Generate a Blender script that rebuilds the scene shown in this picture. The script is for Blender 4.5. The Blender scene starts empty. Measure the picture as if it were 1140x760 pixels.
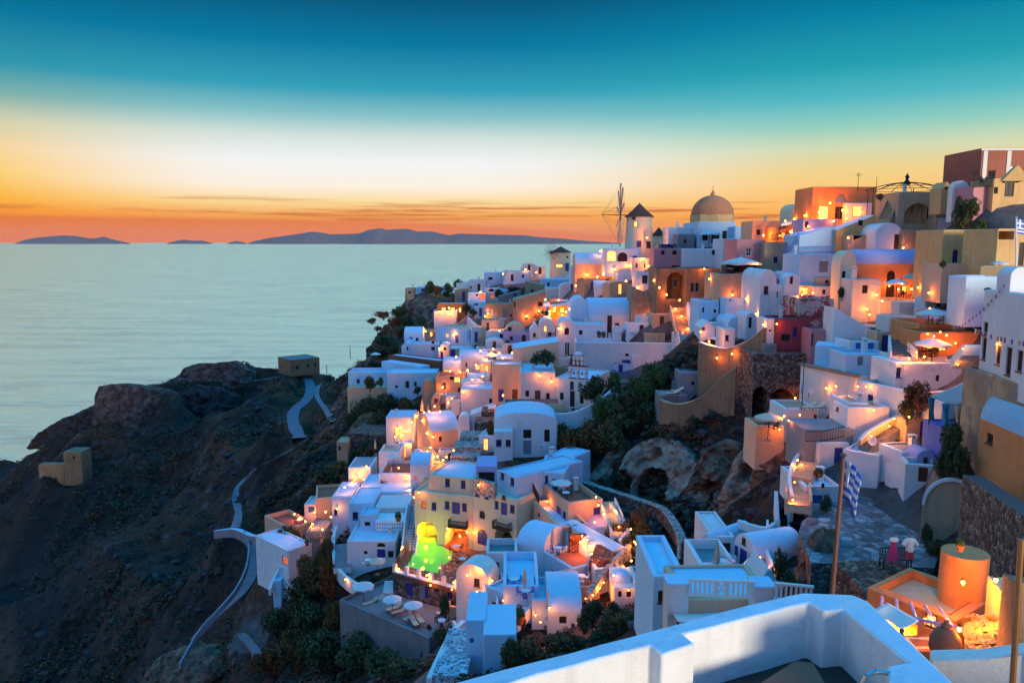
import bpy, bmesh, math, random
import numpy as np
from mathutils import Vector, Matrix, noise
random.seed(7)
F=850.0; PITCH=math.atan(110/F); CP,SP=math.cos(PITCH),math.sin(PITCH)
SEA=-150.0
sc=bpy.context.scene; COL=sc.collection
def ray(px,py):
    a=(px-570)/F; b=(380-py)/F
    v=Vector((a,CP+b*SP,-SP+b*CP))
    return v/v.y
def W(px,py,D): return ray(px,py)*D
def proj(p):
    y=p[1]*CP-p[2]*SP; z=p[1]*SP+p[2]*CP
    return 570+F*p[0]/y, 380-F*z/y
# ---------- materials ----------
M={}
def nmat(name):
    m=bpy.data.materials.new(name); m.use_nodes=True; nt=m.node_tree
    for n in list(nt.nodes): nt.nodes.remove(n)
    o=nt.nodes.new('ShaderNodeOutputMaterial'); b=nt.nodes.new('ShaderNodeBsdfPrincipled')
    nt.links.new(b.outputs[0],o.inputs[0]); M[name]=m
    return m,nt,b
def N(nt,t,**k):
    n=nt.nodes.new(t)
    for a,v in k.items(): setattr(n,a,v)
    return n
def noi(nt,vec,scale,det=5,rough=.6,dim=None):
    n=N(nt,'ShaderNodeTexNoise'); n.inputs['Scale'].default_value=scale; n.inputs['Detail'].default_value=det; n.inputs['Roughness'].default_value=rough
    if vec is not None: nt.links.new(vec,n.inputs['Vector'])
    return n
def ramp(nt,fac,stops):
    r=N(nt,'ShaderNodeValToRGB'); e=r.color_ramp.elements
    while len(e)<len(stops): e.new(.5)
    for i,(p,c) in enumerate(stops):
        e[i].position=p; e[i].color=(*c,1) if len(c)==3 else c
    nt.links.new(fac,r.inputs[0]); return r
def mixc(nt,fac,a,b,mode='MIX'):
    m=N(nt,'ShaderNodeMix',data_type='RGBA',blend_type=mode)
    if isinstance(fac,(int,float)): m.inputs[0].default_value=fac
    else: nt.links.new(fac,m.inputs[0])
    for s,v in ((6,a),(7,b)):
        if isinstance(v,tuple): m.inputs[s].default_value=(*v,1)
        else: nt.links.new(v,m.inputs[s])
    return m.outputs[2]
def mathn(nt,op,a,b=None,c=None):
    m=N(nt,'ShaderNodeMath',operation=op)
    for i,v in enumerate((a,b,c)):
        if v is None: continue
        if isinstance(v,(int,float)): m.inputs[i].default_value=v
        else: nt.links.new(v,m.inputs[i])
    return m.outputs[0]
def bump(nt,b,h,dist=.05,strength=.6,prev=None):
    n=N(nt,'ShaderNodeBump'); n.inputs['Distance'].default_value=dist; n.inputs['Strength'].default_value=strength
    nt.links.new(h,n.inputs['Height'])
    if prev: nt.links.new(prev,n.inputs['Normal'])
    nt.links.new(n.outputs[0],b.inputs['Normal']); return n.outputs[0]
def coords(nt):
    g=N(nt,'ShaderNodeNewGeometry'); return g.outputs['Position']
def plaster(name,c,dirt=.35,dirtc=None,rough=.88,patch=None,cov=.5):
    m,nt,b=nmat(name); p=coords(nt); oi=N(nt,'ShaderNodeObjectInfo')
    dc=dirtc or tuple(x*.62 for x in c)
    n1=noi(nt,p,.35,6,.62); n2=noi(nt,p,2.2,5,.7)
    mp=N(nt,'ShaderNodeMapping'); mp.inputs['Scale'].default_value=(2.4,2.4,.22); nt.links.new(p,mp.inputs['Vector'])
    n3=noi(nt,mp.outputs[0],1.0,4,.6)
    f=ramp(nt,n1.outputs[0],[(.45,(0,0,0)),(.75,(1,1,1))]).outputs[0]
    g=ramp(nt,n3.outputs[0],[(.52,(0,0,0)),(.78,(1,1,1))]).outputs[0]
    s=mathn(nt,'ADD',mathn(nt,'MULTIPLY',f,dirt*.85),mathn(nt,'MULTIPLY',g,dirt*1.1))
    col=mixc(nt,s,c,dc)
    col=mixc(nt,mathn(nt,'MULTIPLY',n2.outputs[0],.16),col,tuple(x*.55 for x in c))
    hv=N(nt,'ShaderNodeHueSaturation'); nt.links.new(col,hv.inputs['Color'])
    nt.links.new(mathn(nt,'MULTIPLY_ADD',oi.outputs['Random'],.14,.9),hv.inputs['Value'])
    col=hv.outputs[0]
    if patch:
        n4=noi(nt,p,.55,7,.7); q=ramp(nt,n4.outputs[0],[(cov,(0,0,0)),(cov+.03,(1,1,1))]).outputs[0]
        col=mixc(nt,q,col,patch)
    nt.links.new(col,b.inputs['Base Color']); b.inputs['Roughness'].default_value=rough
    n5=noi(nt,p,6,6,.7)
    h=mathn(nt,'ADD',mathn(nt,'MULTIPLY',n1.outputs[0],1.4),mathn(nt,'MULTIPLY',n5.outputs[0],.35))
    n7=noi(nt,p,28,4,.7); nb=bump(nt,b,n7.outputs[0],.006,.6)
    bump(nt,b,h,.14,.6,nb)
    return m
plaster('white',(.82,.81,.80),.32,(.52,.50,.48),patch=(.66,.64,.62),cov=.60)
plaster('skylitwhite',(.54,.75,.90),.35,(.5,.5,.52))  # white plaster with the blue skylight on roofs put into its colour
plaster('cream',(.84,.71,.47),.3,patch=(.70,.58,.40),cov=.61)
plaster('warmwhite',(.80,.74,.66),.3)
plaster('peach',(.82,.50,.31),.35)
plaster('tan',(.58,.37,.21),.6,(.28,.19,.13))
plaster('brownplaster',(.36,.21,.11),.8,(.14,.09,.06))
plaster('ochre',(.74,.44,.17),.5,(.40,.25,.13))
plaster('orange',(.76,.28,.09),.5,(.40,.14,.06))  # on the ruined hall and round tower this colour carries lamp glow
plaster('terracotta',(.42,.13,.08),.5,(.24,.08,.05))
plaster('rose',(.62,.26,.27),.5,(.45,.25,.24))
plaster('redwall',(.34,.05,.06),.5,(.16,.03,.035),patch=None)
plaster('redpatch',(.34,.05,.06),.5,(.16,.03,.035),patch=(.45,.40,.36))
plaster('lavender',(.50,.40,.62),.3)
plaster('bluewall',(.10,.17,.55),.4,(.05,.08,.3))
plaster('grey',(.26,.25,.25),.6,(.12,.11,.11))
plaster('darkroof',(.16,.12,.11),.5)
plaster('ruin',(.50,.36,.20),.9,(.16,.09,.06),patch=(.30,.22,.17))
plaster('floorred',(.38,.12,.07),.4)
plaster('pavegrey',(.28,.27,.28),.6,(.16,.15,.15))
plaster('yellowfloor',(.62,.50,.28),.4)
plaster('domeblue',(.30,.52,.66),.6,(.55,.62,.66))
plaster('domeorange',(.56,.22,.10),.5,(.24,.11,.08))
def rubble(name,a,bb,mort,scale=2.2):
    m,nt,b=nmat(name); p=coords(nt)
    n=noi(nt,p,1.5,3); w=mixc(nt,.12,p,n.outputs[1])
    v=N(nt,'ShaderNodeTexVoronoi',feature='DISTANCE_TO_EDGE'); v.inputs['Scale'].default_value=scale; nt.links.new(w,v.inputs['Vector'])
    v2=N(nt,'ShaderNodeTexVoronoi'); v2.inputs['Scale'].default_value=scale; nt.links.new(w,v2.inputs['Vector'])
    sep=N(nt,'ShaderNodeSeparateColor'); nt.links.new(v2.outputs['Color'],sep.inputs[0])
    c=ramp(nt,sep.outputs[0],[(0,tuple(x*.45 for x in a)),(.35,a),(.7,bb),(1,tuple(min(1,x*1.7) for x in bb))]).outputs[0]
    e=ramp(nt,v.outputs[0],[(.02,(1,1,1)),(.09,(0,0,0))]).outputs[0]
    c=mixc(nt,e,c,mort)
    nt.links.new(c,b.inputs['Base Color']); b.inputs['Roughness'].default_value=.95
    bump(nt,b,v.outputs[0],.25,.9)
rubble('rubble',(.14,.08,.06),(.24,.15,.11),(.07,.05,.04),3.2)
rubble('rubblered',(.20,.06,.035),(.30,.12,.07),(.05,.02,.015),3.4)
rubble('rubblewhite',(.22,.17,.14),(.36,.30,.26),(.50,.47,.44),3.6)
rubble('paving',(.30,.33,.36),(.42,.45,.50),(.62,.68,.76),3.0)
rubble('flagstone',(.16,.155,.16),(.24,.235,.245),(.12,.115,.12),1.3)
def flat(name,c,rough=.6,metal=0,emit=None,es=0,var=.25,sc_=3):
    m,nt,b=nmat(name)
    p=coords(nt); n=noi(nt,p,sc_,4)
    col=mixc(nt,mathn(nt,'MULTIPLY',n.outputs[0],var),c,tuple(x*.45 for x in c))
    nt.links.new(col,b.inputs['Base Color']); b.inputs['Roughness'].default_value=rough; b.inputs['Metallic'].default_value=metal
    if emit: b.inputs['Emission Color'].default_value=(*emit,1); b.inputs['Emission Strength'].default_value=es
    return m
flat('bluepaint',(.045,.05,.30),.45)
flat('bluebright',(.05,.15,.50),.5)
flat('woodbrown',(.14,.05,.03),.55)
flat('wooddark',(.035,.02,.015),.6)
flat('greydoor',(.24,.26,.30),.6)
flat('whitepaint',(.72,.74,.76),.5,var=.1)
flat('glassdark',(.012,.015,.03),.12,var=.1)
flat('void',(.012,.010,.010),.9)
flat('litpane',(.9,.5,.15),.5,emit=(1,.42,.10),es=2.2)
flat('litred',(.7,.2,.08),.5,emit=(1,.16,.03),es=.8)
flat('bulb',(1,.8,.5),.4,emit=(1,.36,.05),es=26,var=0)
flat('iron',(.03,.03,.035),.5,.6)
flat('greenpaint',(.05,.14,.12),.6)
flat('canvas',(.72,.70,.66),.85)
flat('canvasgrey',(.36,.36,.36),.85)
flat('canvaswarm',(.70,.55,.38),.85)
flat('wicker',(.30,.22,.14),.8)
flat('tealcloth',(.04,.30,.42),.8)
flat('tilecap',(.10,.075,.07),.8)
flat('brickcap',(.45,.28,.18),.85,var=.8,sc_=9)
flat('clay',(.28,.09,.045),.75)
flat('magenta',(.45,.03,.14),.8)
flat('shortred',(.45,.06,.08),.8)
flat('shirt',(.75,.70,.64),.85)
flat('skin',(.35,.18,.11),.7)
flat('brass',(.45,.20,.08),.35,.7)
flat('steel',(.5,.5,.52),.25,1)
flat('red',(.5,.03,.03),.6)
flat('purplecloth',(.16,.10,.40),.8)
flat('darktrim',(.05,.03,.03),.7)
flat('redtrim',(.28,.04,.04),.7)
flat('slat',(.34,.34,.36),.7)
flat('flagblue',(.07,.14,.50),.8,var=.1)
flat('straw',(.72,.40,.12),.7)
flat('roofcone',(.12,.05,.035),.9,var=.7,sc_=6)
flat('bark',(.06,.04,.03),.9)
def leafmat(name,a,bb):
    m,nt,b=nmat(name); p=coords(nt); n=noi(nt,p,.5,3); 
    at=N(nt,'ShaderNodeAttribute',attribute_name='v'); oi=N(nt,'ShaderNodeObjectInfo')
    f=mathn(nt,'ADD',mathn(nt,'MULTIPLY',at.outputs['Fac'],.6),mathn(nt,'MULTIPLY',n.outputs[0],.5))
    c=ramp(nt,f,[(.15,a),(.95,bb)]).outputs[0]
    nt.links.new(c,b.inputs['Base Color']); b.inputs['Roughness'].default_value=.75
leafmat('leafdark',(.018,.030,.008),(.085,.095,.024))
leafmat('leafolive',(.05,.032,.007),(.21,.105,.022))
leafmat('leafred',(.075,.020,.005),(.30,.09,.018))
leafmat('leafgreen',(.02,.05,.012),(.09,.18,.04))
# ---------- object helpers ----------
PAL=list(M)
def link(name,me,parent=None,loc=None,rz=None):
    o=bpy.data.objects.new(name,me); COL.objects.link(o)
    if parent is not None: o.parent=parent
    if loc is not None: o.location=loc
    if rz is not None: o.rotation_euler=(0,0,rz)
    return o
LABELS={}
def tag(o,label,cat,group=None,kind=None):
    if label:
        LABELS[label]=LABELS.get(label,0)+1
        o['label']=label
    if cat: o['category']=cat
    if group: o['group']=group
    if kind: o['kind']=kind
    return o
class MB:
    "mesh collector in local coordinates"
    def __init__(s): s.v=[]; s.f=[]; s.m=[]; s.mats=[]; s.cm=0; s.key={}
    def mat(s,n):
        if n not in s.mats: s.mats.append(n)
        s.cm=s.mats.index(n); return s
    def vert(s,p,weld=False):
        if weld:
            k=(round(p[0],4),round(p[1],4),round(p[2],4))
            if k in s.key: return s.key[k]
            s.key[k]=len(s.v)
        s.v.append(tuple(p)); return len(s.v)-1
    def face(s,pts,weld=False):
        ids=[s.vert(p,weld) for p in pts]
        if len(set(ids))<3: return
        s.f.append(ids); s.m.append(s.cm)
    def box(s,a,b):
        x0,y0,z0=a; x1,y1,z1=b
        p=[(x0,y0,z0),(x1,y0,z0),(x1,y1,z0),(x0,y1,z0),(x0,y0,z1),(x1,y0,z1),(x1,y1,z1),(x0,y1,z1)]
        for q in ((0,1,5,4),(1,2,6,5),(2,3,7,6),(3,0,4,7),(4,5,6,7),(3,2,1,0)): s.face([p[i] for i in q])
    def tube(s,a,b,r,n=6,r2=None):
        a=Vector(a); b=Vector(b); d=(b-a)
        if d.length<1e-6: return
        d.normalize(); u=d.orthogonal().normalized(); w=d.cross(u); r2=r if r2 is None else r2
        A=[a+(u*math.cos(t)+w*math.sin(t))*r for t in [2*math.pi*i/n for i in range(n)]]
        B=[b+(u*math.cos(t)+w*math.sin(t))*r2 for t in [2*math.pi*i/n for i in range(n)]]
        for i in range(n):
            j=(i+1)%n; s.face([A[i],A[j],B[j],B[i]])
        s.face(A[::-1]); s.face(B)
    def lathe(s,prof,n=16,c=(0,0,0),sx=1,sy=1,a0=0,a1=2*math.pi):
        full=abs(a1-a0-2*math.pi)<1e-6
        for k in range(len(prof)-1):
            (r0,z0),(r1,z1)=prof[k],prof[k+1]
            for i in range(n):
                t0=a0+(a1-a0)*i/n; t1=a0+(a1-a0)*(i+1)/n
                P=lambda r,t,z:(c[0]+r*math.cos(t)*sx,c[1]+r*math.sin(t)*sy,c[2]+z)
                q=[P(r0,t0,z0),P(r0,t1,z0),P(r1,t1,z1),P(r1,t0,z1)]
                if r0<1e-6: q=[q[0],q[2],q[3]]
                elif r1<1e-6: q=[q[0],q[1],q[2]]
                s.face(q,True)
    def build(s,name,parent=None,loc=None,rz=None,bevel=0,smooth=35):
        me=bpy.data.meshes.new(name); me.from_pydata(s.v,[],s.f)
        for n in s.mats: me.materials.append(M[n])
        me.polygons.foreach_set('material_index',s.m)
        if smooth:
            me.polygons.foreach_set('use_smooth',[True]*len(me.polygons)); me.set_sharp_from_angle(angle=math.radians(smooth))
        me.validate(); me.update()
        o=link(name,me,parent,loc,rz)
        if bevel:
            md=o.modifiers.new('b','BEVEL'); md.width=bevel; md.segments=2; md.limit_method='ANGLE'; md.angle_limit=math.radians(55); md.use_clamp_overlap=False; md.harden_normals=False
        return o
ANCH=[]   # terrain points
LAND=[]   # landmarks (px,py,label)
HB=[]     # building footprints for the settled mask
OPM={'w':('bluepaint','glassdark'),'b':('woodbrown','glassdark'),'k':('darktrim','void'),'l':('woodbrown','litpane'),'r':('woodbrown','litred'),
 'd':('bluepaint',None),'D':('woodbrown',None),'x':('wooddark',None),'g':('greydoor',None),'W':('whitepaint',None),'B':('bluebright',None),'G':('greenpaint','glassdark'),'p':('whitepaint','glassdark'),'o':('whitepaint','litpane')}
def H(cat,label,x0,x1,yt,yb,D,dep=6,roof='flat',col='white',op=(),par=.22,rise=None,base=3,floor=None,group=None,bev=None,name=None,extra=None,kind=None,anch=True):
    D0,D1=(D if isinstance(D,tuple) else (D,D))
    if not op and cat in('house','wall house') and x1-x0>9 and roof in('flat','vx','v') and 'blank' not in label:
        rr=random.Random(label); y_0=yt[0] if isinstance(yt,tuple) else yt; hh_=yb-y_0; op=[]
        for k in range(1 if x1-x0<20 else 2):
            cx=x0+(x1-x0)*(rr.uniform(.3,.7) if x1-x0<20 else (.3+.4*k+rr.uniform(-.08,.08))); m_=F/D0
            if rr.random()<.45: op.append((rr.choice('dxDd'),cx,yb-1.0*m_,.85*m_,2.0*m_))
            else: op.append((rr.choice('wkwbl'),cx,yb-min(1.9*m_,hh_*.5),.7*m_,.95*m_))
    if isinstance(yt,tuple):
        if not isinstance(D,tuple) and roof!='shed':
            za=W(x0,yt[0],D0).z; D1=za/ray(x1,yt[1]).z
        yt0=yt[0]
    else: yt0=yt
    P0=W(x0,yb,D0); g=ray(x1,yb)*D1
    u=Vector((g.x-P0.x,g.y-P0.y,0)); Wd=u.length; u.normalize(); th=math.atan2(u.y,u.x); bk=Vector((-u.y,u.x,0))
    n=Vector((u.y,-u.x,0))
    ztop=W(x0,yt0,D0).z-P0.z; zb=-base
    def hit(px,py,face):
        r=ray(px,py)
        if face=='F': nn,O,a=n,P0,u
        elif face=='L': nn,O,a=u,P0,bk
        else: nn,O,a=u,P0+u*Wd,bk
        t=(O.dot(nn))/(r.dot(nn)); q=r*t
        return (q-O).dot(a),q.z-P0.z,q.y
    if roof=='v':
        rise=min(Wd*.5,(ztop)*.8) if rise is None else rise; zs=ztop-rise
    elif roof in('vx','gable','gx'):
        rise=1.2 if rise is None else rise; zs=ztop
        if roof=='gable': zs=ztop-rise
    elif roof=='shed':
        z1=W(x1,yt[1],D1).z-P0.z if isinstance(yt,tuple) else ztop-(rise or 1); zs=min(ztop,z1)
    else: zs=ztop
    flush=(roof=='flat')
    ops=[]; SNZ=[0.02]; SNX=[.3,Wd-.3]; SNY=[.3,dep-.3]
    for o_ in op:
        ty,px,py,w,h=o_[:5]; fc=o_[5] if len(o_)>5 else 'F'
        s,z,yy=hit(px,py,fc); s2=hit(px+w/2,py,fc)[0]; s1=hit(px-w/2,py,fc)[0]
        hw=abs(s2-s1)/2; hh=h*yy/F/2
        L=Wd if fc=='F' else dep
        a0,a1,b0,b1=s-hw,s+hw,z-hh,z+hh
        if b1>zs-.08 and b0<zs-.5 and roof in('flat',): b1=zs-.08-(par if fc!='F' else 0)*0
        a0=max(a0,.12); a1=min(a1,L-.12)
        if b0<.35 and ty[-1] in 'dDxgWBAn': b0=0.02
        if a1-a0<.15 or b1-b0<.2: continue
        proud=b1>zs-.05
        if not proud:
            sn=lambda v,S_:min(S_,key=lambda q:abs(q-v)) if S_ and min(abs(q-v) for q in S_)<.16 else v
            b0=sn(b0,SNZ); b1=sn(b1,SNZ); 
            if fc=='F': a0=sn(a0,SNX); a1=sn(a1,SNX)
            else: a0=sn(a0,SNY); a1=sn(a1,SNY)
            if a1-a0<.15 or b1-b0<.15: continue
            SNZ+= [b0,b1]; (SNX if fc=='F' else SNY).extend((a0,a1))
        ops.append((fc,ty,a0,a1,b0,b1,proud))
    if cat=='house' and roof=='flat' and extra is None and Wd>3 and dep>3.5 and random.Random(label+'c').random()<.5:
        rc=random.Random(label+'d'); extra=chimney(rc.uniform(.1,.8),rc.uniform(.35,.8),rc.uniform(.5,1.1),rc.uniform(.35,.55))
    t=.3
    R=lambda v:round(v,3)
    zsset={R(zb),R(0.02),R(zs)}; xsF={0,R(Wd)}; ysS={0,R(dep)}
    for fc,ty,a0,a1,b0,b1,pr in ops:
        if pr: continue
        zsset|={R(b0),R(b1)}
        (xsF if fc=='F' else ysS).update((R(a0),R(a1)))
    if flush and par>0 and Wd>1 and dep>1:
        xsF|={R(t),R(Wd-t)}; ysS|={R(t),R(dep-t)}
    xs=sorted(xsF); ys=sorted(ysS); zz=sorted(zsset)
    mb=MB(); mb.mat(col)
    def inop(fc,a,z):
        for k,(f_,ty,a0,a1,b0,b1,pr) in enumerate(ops):
            if not pr and f_==fc and a0<a<a1 and b0<z<b1: return k
        return None
    Wr=R(Wd)
    def pt(fc,a,y,z):
        return {'F':(a,y,z),'L':(y,a,z),'R':(Wr-y,a,z)}[fc]
    def depth(ty): 
        return 3.2 if ty[-1]=='A' else 1.6 if ty[-1]=='n' else .2
    for fc in 'FLR':
        A=xs if fc=='F' else ys
        for i in range(len(A)-1):
            for j in range(len(zz)-1):
                ca,cz=(A[i]+A[i+1])/2,(zz[j]+zz[j+1])/2
                k=inop(fc,ca,cz)
                if k is None:
                    q=[pt(fc,A[i],0,zz[j]),pt(fc,A[i+1],0,zz[j]),pt(fc,A[i+1],0,zz[j+1]),pt(fc,A[i],0,zz[j+1])]
                    if fc=='L': q=q[::-1]
                    mb.face(q,True)
                else:
                    dd=min(depth(ops[k][1]),(dep if fc=='F' else Wd)*.6)
                    if dd>1: dd=min(dd,(dep if fc=='F' else Wd)-.4)
                    for (p0,p1,da,dz) in (((A[i],zz[j]),(A[i+1],zz[j]),0,-1),((A[i+1],zz[j]),(A[i+1],zz[j+1]),1,0),((A[i+1],zz[j+1]),(A[i],zz[j+1]),0,1),((A[i],zz[j+1]),(A[i],zz[j]),-1,0)):
                        na=ca+da*(A[i+1]-A[i]+.002)/2+da*.004; nz=cz+dz*(zz[j+1]-zz[j]+.002)/2+dz*.004
                        if inop(fc,na,nz)!=k:
                            q=[pt(fc,p0[0],0,p0[1]),pt(fc,p0[0],dd,p0[1]),pt(fc,p1[0],dd,p1[1]),pt(fc,p1[0],0,p1[1])]
                            if fc=='L': q=q[::-1]
                            mb.face([q[0],q[3],q[2],q[1]],True)
                    if ops[k][1][-1] in 'An':
                        q=[pt(fc,A[i],dd,zz[j]),pt(fc,A[i+1],dd,zz[j]),pt(fc,A[i+1],dd,zz[j+1]),pt(fc,A[i],dd,zz[j+1])]
                        mb.face(q if fc!='L' else q[::-1],True)
    # back
    for i in range(len(xs)-1):
        for j in range(len(zz)-1):
            mb.face([(xs[i+1],R(dep),zz[j]),(xs[i],R(dep),zz[j]),(xs[i],R(dep),zz[j+1]),(xs[i+1],R(dep),zz[j+1])],True)
    de=R(dep); zs_=R(zs)
    if flush:
        fl=floor or col
        for i in range(len(xs)-1):
            for j in range(len(ys)-1):
                cx,cy=(xs[i]+xs[i+1])/2,(ys[j]+ys[j+1])/2
                rim=not(par>0 and Wd>1 and dep>1 and t<cx<Wd-t and t<cy<de-t)
                z=zs_ if rim else R(zs_-par)
                mb.mat(col if rim else fl)
                mb.face([(xs[i],ys[j],z),(xs[i+1],ys[j],z),(xs[i+1],ys[j+1],z),(xs[i],ys[j+1],z)],True)
        if par>0 and Wd>1 and dep>1:
            mb.mat(col); a,b_,c,d=R(t),R(Wd-t),R(t),R(dep-t); zl=R(zs_-par)
            X=[x for x in xs if a<=x<=b_]; Y=[y for y in ys if c<=y<=d]
            for i in range(len(X)-1):
                mb.face([(X[i+1],c,zs_),(X[i],c,zs_),(X[i],c,zl),(X[i+1],c,zl)],True)
                mb.face([(X[i],d,zs_),(X[i+1],d,zs_),(X[i+1],d,zl),(X[i],d,zl)],True)
            for j in range(len(Y)-1):
                mb.face([(a,Y[j],zs_),(a,Y[j+1],zs_),(a,Y[j+1],zl),(a,Y[j],zl)],True)
                mb.face([(b_,Y[j+1],zs_),(b_,Y[j],zs_),(b_,Y[j],zl),(b_,Y[j+1],zl)],True)
    elif roof in('v','gable'):
        nseg=14
        if roof=='v': arc=[(Wr*.5*(1-math.cos(math.pi*i/nseg)),zs_+rise*math.sin(math.pi*i/nseg)) for i in range(nseg+1)]
        else: arc=[(0,zs_),(Wr/2,zs_+rise),(Wr,zs_)]
        mb.mat(col); mb.face([(a,0,z) for a,z in arc[::-1]],True); mb.face([(a,de,z) for a,z in arc],True)
        mb.mat(floor or col)
        for i in range(len(arc)-1):
            (a,z),(a2,z2)=arc[i],arc[i+1]
            mb.face([(a,0,z),(a2,0,z2),(a2,de,z2),(a,de,z)],True)
    elif roof in('vx','gx'):
        nseg=12 if roof=='vx' else 2
        arc=[(de*.5*(1-math.cos(math.pi*i/nseg)),zs_+rise*math.sin(math.pi*i/nseg)) for i in range(nseg+1)]
        mb.mat(col); mb.face([(0,a,z) for a,z in arc],True); mb.face([(Wr,a,z) for a,z in arc[::-1]],True)
        mb.mat(floor or col)
        for i in range(nseg):
            (a,z),(a2,z2)=arc[i],arc[i+1]
            mb.face([(0,a,z),(Wr,a,z),(Wr,a2,z2),(0,a2,z2)],True)
    elif roof=='shed':
        zl,zr=R(ztop),R(z1)
        mb.mat(col); lo=zs_
        hi=max(zl,zr)
        if zl>zr:
            mb.face([(0,0,lo),(Wr,0,lo),(0,0,zl)],True); mb.face([(Wr,de,lo),(0,de,lo),(0,de,zl)],True); mb.face([(0,de,lo),(0,0,lo),(0,0,zl),(0,de,zl)],True)
        elif zr>zl:
            mb.face([(0,0,lo),(Wr,0,lo),(Wr,0,zr)],True); mb.face([(Wr,de,lo),(0,de,lo),(Wr,de,zr)],True); mb.face([(Wr,0,lo),(Wr,de,lo),(Wr,de,zr),(Wr,0,zr)],True)
        mb.mat(floor or col); mb.face([(0,0,zl),(Wr,0,zr),(Wr,de,zr),(0,de,zl)],True)
    # arch spandrels
    mb.mat(col)
    for fc,ty,a0,a1,b0,b1,pr in ops:
        if pr or ty[0]!='a': continue
        r=(a1-a0)/2; r2=min(r,(b1-b0)*.55); cx=(a0+a1)/2; zc=b1-r2; dd=min(depth(ty),(dep if fc=='F' else Wd)*.6)
        ns=7
        for sgn,ax in((-1,a0),(1,a1)):
            arc=[(cx+sgn*r*math.cos(math.pi/2*i/ns),zc+r2*math.sin(math.pi/2*i/ns)) for i in range(ns+1)]
            for i in range(ns):
                q=[pt(fc,ax,.0,b1),pt(fc,arc[i][0],.0,arc[i][1]),pt(fc,arc[i+1][0],.0,arc[i+1][1])]
                mb.face(q)
                mb.face([pt(fc,arc[i][0],0,arc[i][1]),pt(fc,arc[i][0],dd,arc[i][1]),pt(fc,arc[i+1][0],dd,arc[i+1][1]),pt(fc,arc[i+1][0],0,arc[i+1][1])])
    nm=name or cat.replace(' ','_').replace('-','_')
    far=P0.y>135
    bv=(.05 if P0.y<90 else .06) if bev is None else bev
    anyparts=any(o_[1][-1] not in 'An' for o_ in ops)
    root=mb.build(nm,None,P0,th,bevel=bv)
    tag(root,label,cat,group,kind)
    # openings as children
    for fc,ty,a0,a1,b0,b1,pr in ops:
        if ty[-1] in 'An': continue
        fm,gm=OPM[ty[-1]]
        dd=-.03 if pr else .13
        isdoor=gm is None
        w_,h_=a1-a0,b1-b0; cx=(a0+a1)/2; fr=min(.09,w_*.14)
        arch=ty[0]=='a' and len(ty)>1
        f=MB(); f.mat(fm)
        def bx(m,a,b,c,d,y0,y1):
            P=[pt(fc,x,y,z) for x,y,z in((a,y0,c),(b,y0,c),(b,y1,c),(a,y1,c),(a,y0,d),(b,y0,d),(b,y1,d),(a,y1,d))]
            for q in ((0,1,5,4),(1,2,6,5),(2,3,7,6),(3,0,4,7),(4,5,6,7),(3,2,1,0)): m.face([P[i] for i in q])
        bx(f,a0,a0+fr,b0,b1,dd-.03,dd+.04); bx(f,a1-fr,a1,b0,b1,dd-.03,dd+.04); bx(f,a0+fr,a1-fr,b1-fr,b1,dd-.03,dd+.04); bx(f,a0+fr,a1-fr,b0,b0+fr,dd-.03,dd+.04)
        if isdoor:
            bx(f,a0+fr,a1-fr,b0+fr,b1-fr,dd+.01,dd+.05)
            mid=(a0+a1)/2; bx(f,mid-.02,mid+.02,b0+fr,b1-fr,dd-.015,dd+.01)
            for k in (0,1):
                for q in(0,1):
                    pa=a0+fr+.06 if q==0 else mid+.05; pb=mid-.05 if q==0 else a1-fr-.06
                    za=b0+fr+.1 if k==0 else b0+h_*.5; zb2=b0+h_*.44 if k==0 else b1-fr-.1
                    if pb-pa>.08 and zb2-za>.1: bx(f,pa,pb,za,zb2,dd-.005,dd+.01)
            f.build('door',root,smooth=0)
        else:
            if h_>.5: bx(f,cx-.02,cx+.02,b0+fr,b1-fr,dd-.015,dd+.02)
            if h_>.9: bx(f,a0+fr,a1-fr,b0+h_*.55,b0+h_*.55+.04,dd-.012,dd+.018)
            if not arch and ty[-1] in 'wbp' and P0.y<130: bx(f,a0-.08,a1+.08,b0-.08,b0-.0,-.06,.1)
            wo=f.build('window',root,smooth=0)
            g_=MB(); g_.mat(gm); q=[pt(fc,a0+fr,dd+.025,b0+fr),pt(fc,a1-fr,dd+.025,b0+fr),pt(fc,a1-fr,dd+.025,b1-fr),pt(fc,a0+fr,dd+.025,b1-fr)]
            g_.face(q); g_.build('pane',wo,smooth=0)
    a=W(x0,yb,D0); b=ray(x1,yb)*D1
    if anch:
        for p in(a,b,(a+b)/2): ANCH.append((p.x,p.y,p.z-.4))
    HB.append(((a.x+b.x)/2+bk.x*dep/2,(a.y+b.y)/2+bk.y*dep/2,max(Wd,dep)/2+3))
    LAND.append(((x0+x1)/2,(yt0+yb)/2,label,(x1-x0)/2,abs(yb-yt0)/2))
    root['_w']=Wd; root['_h']=zs
    if extra: extra(root,Wd,dep,zs)
    return root
def cat_rom(P,n):
    out=[]; 
    for i in range(len(P)-1):
        p0=P[max(i-1,0)];p1=P[i];p2=P[i+1];p3=P[min(i+2,len(P)-1)]
        for k in range(n):
            t=k/n; out.append(.5*((2*p1)+(p2-p0)*t+(2*p0-5*p1+4*p2-p3)*t*t+(3*p1-p0-3*p2+p3)*t**3))
    out.append(P[-1]); return out
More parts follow.
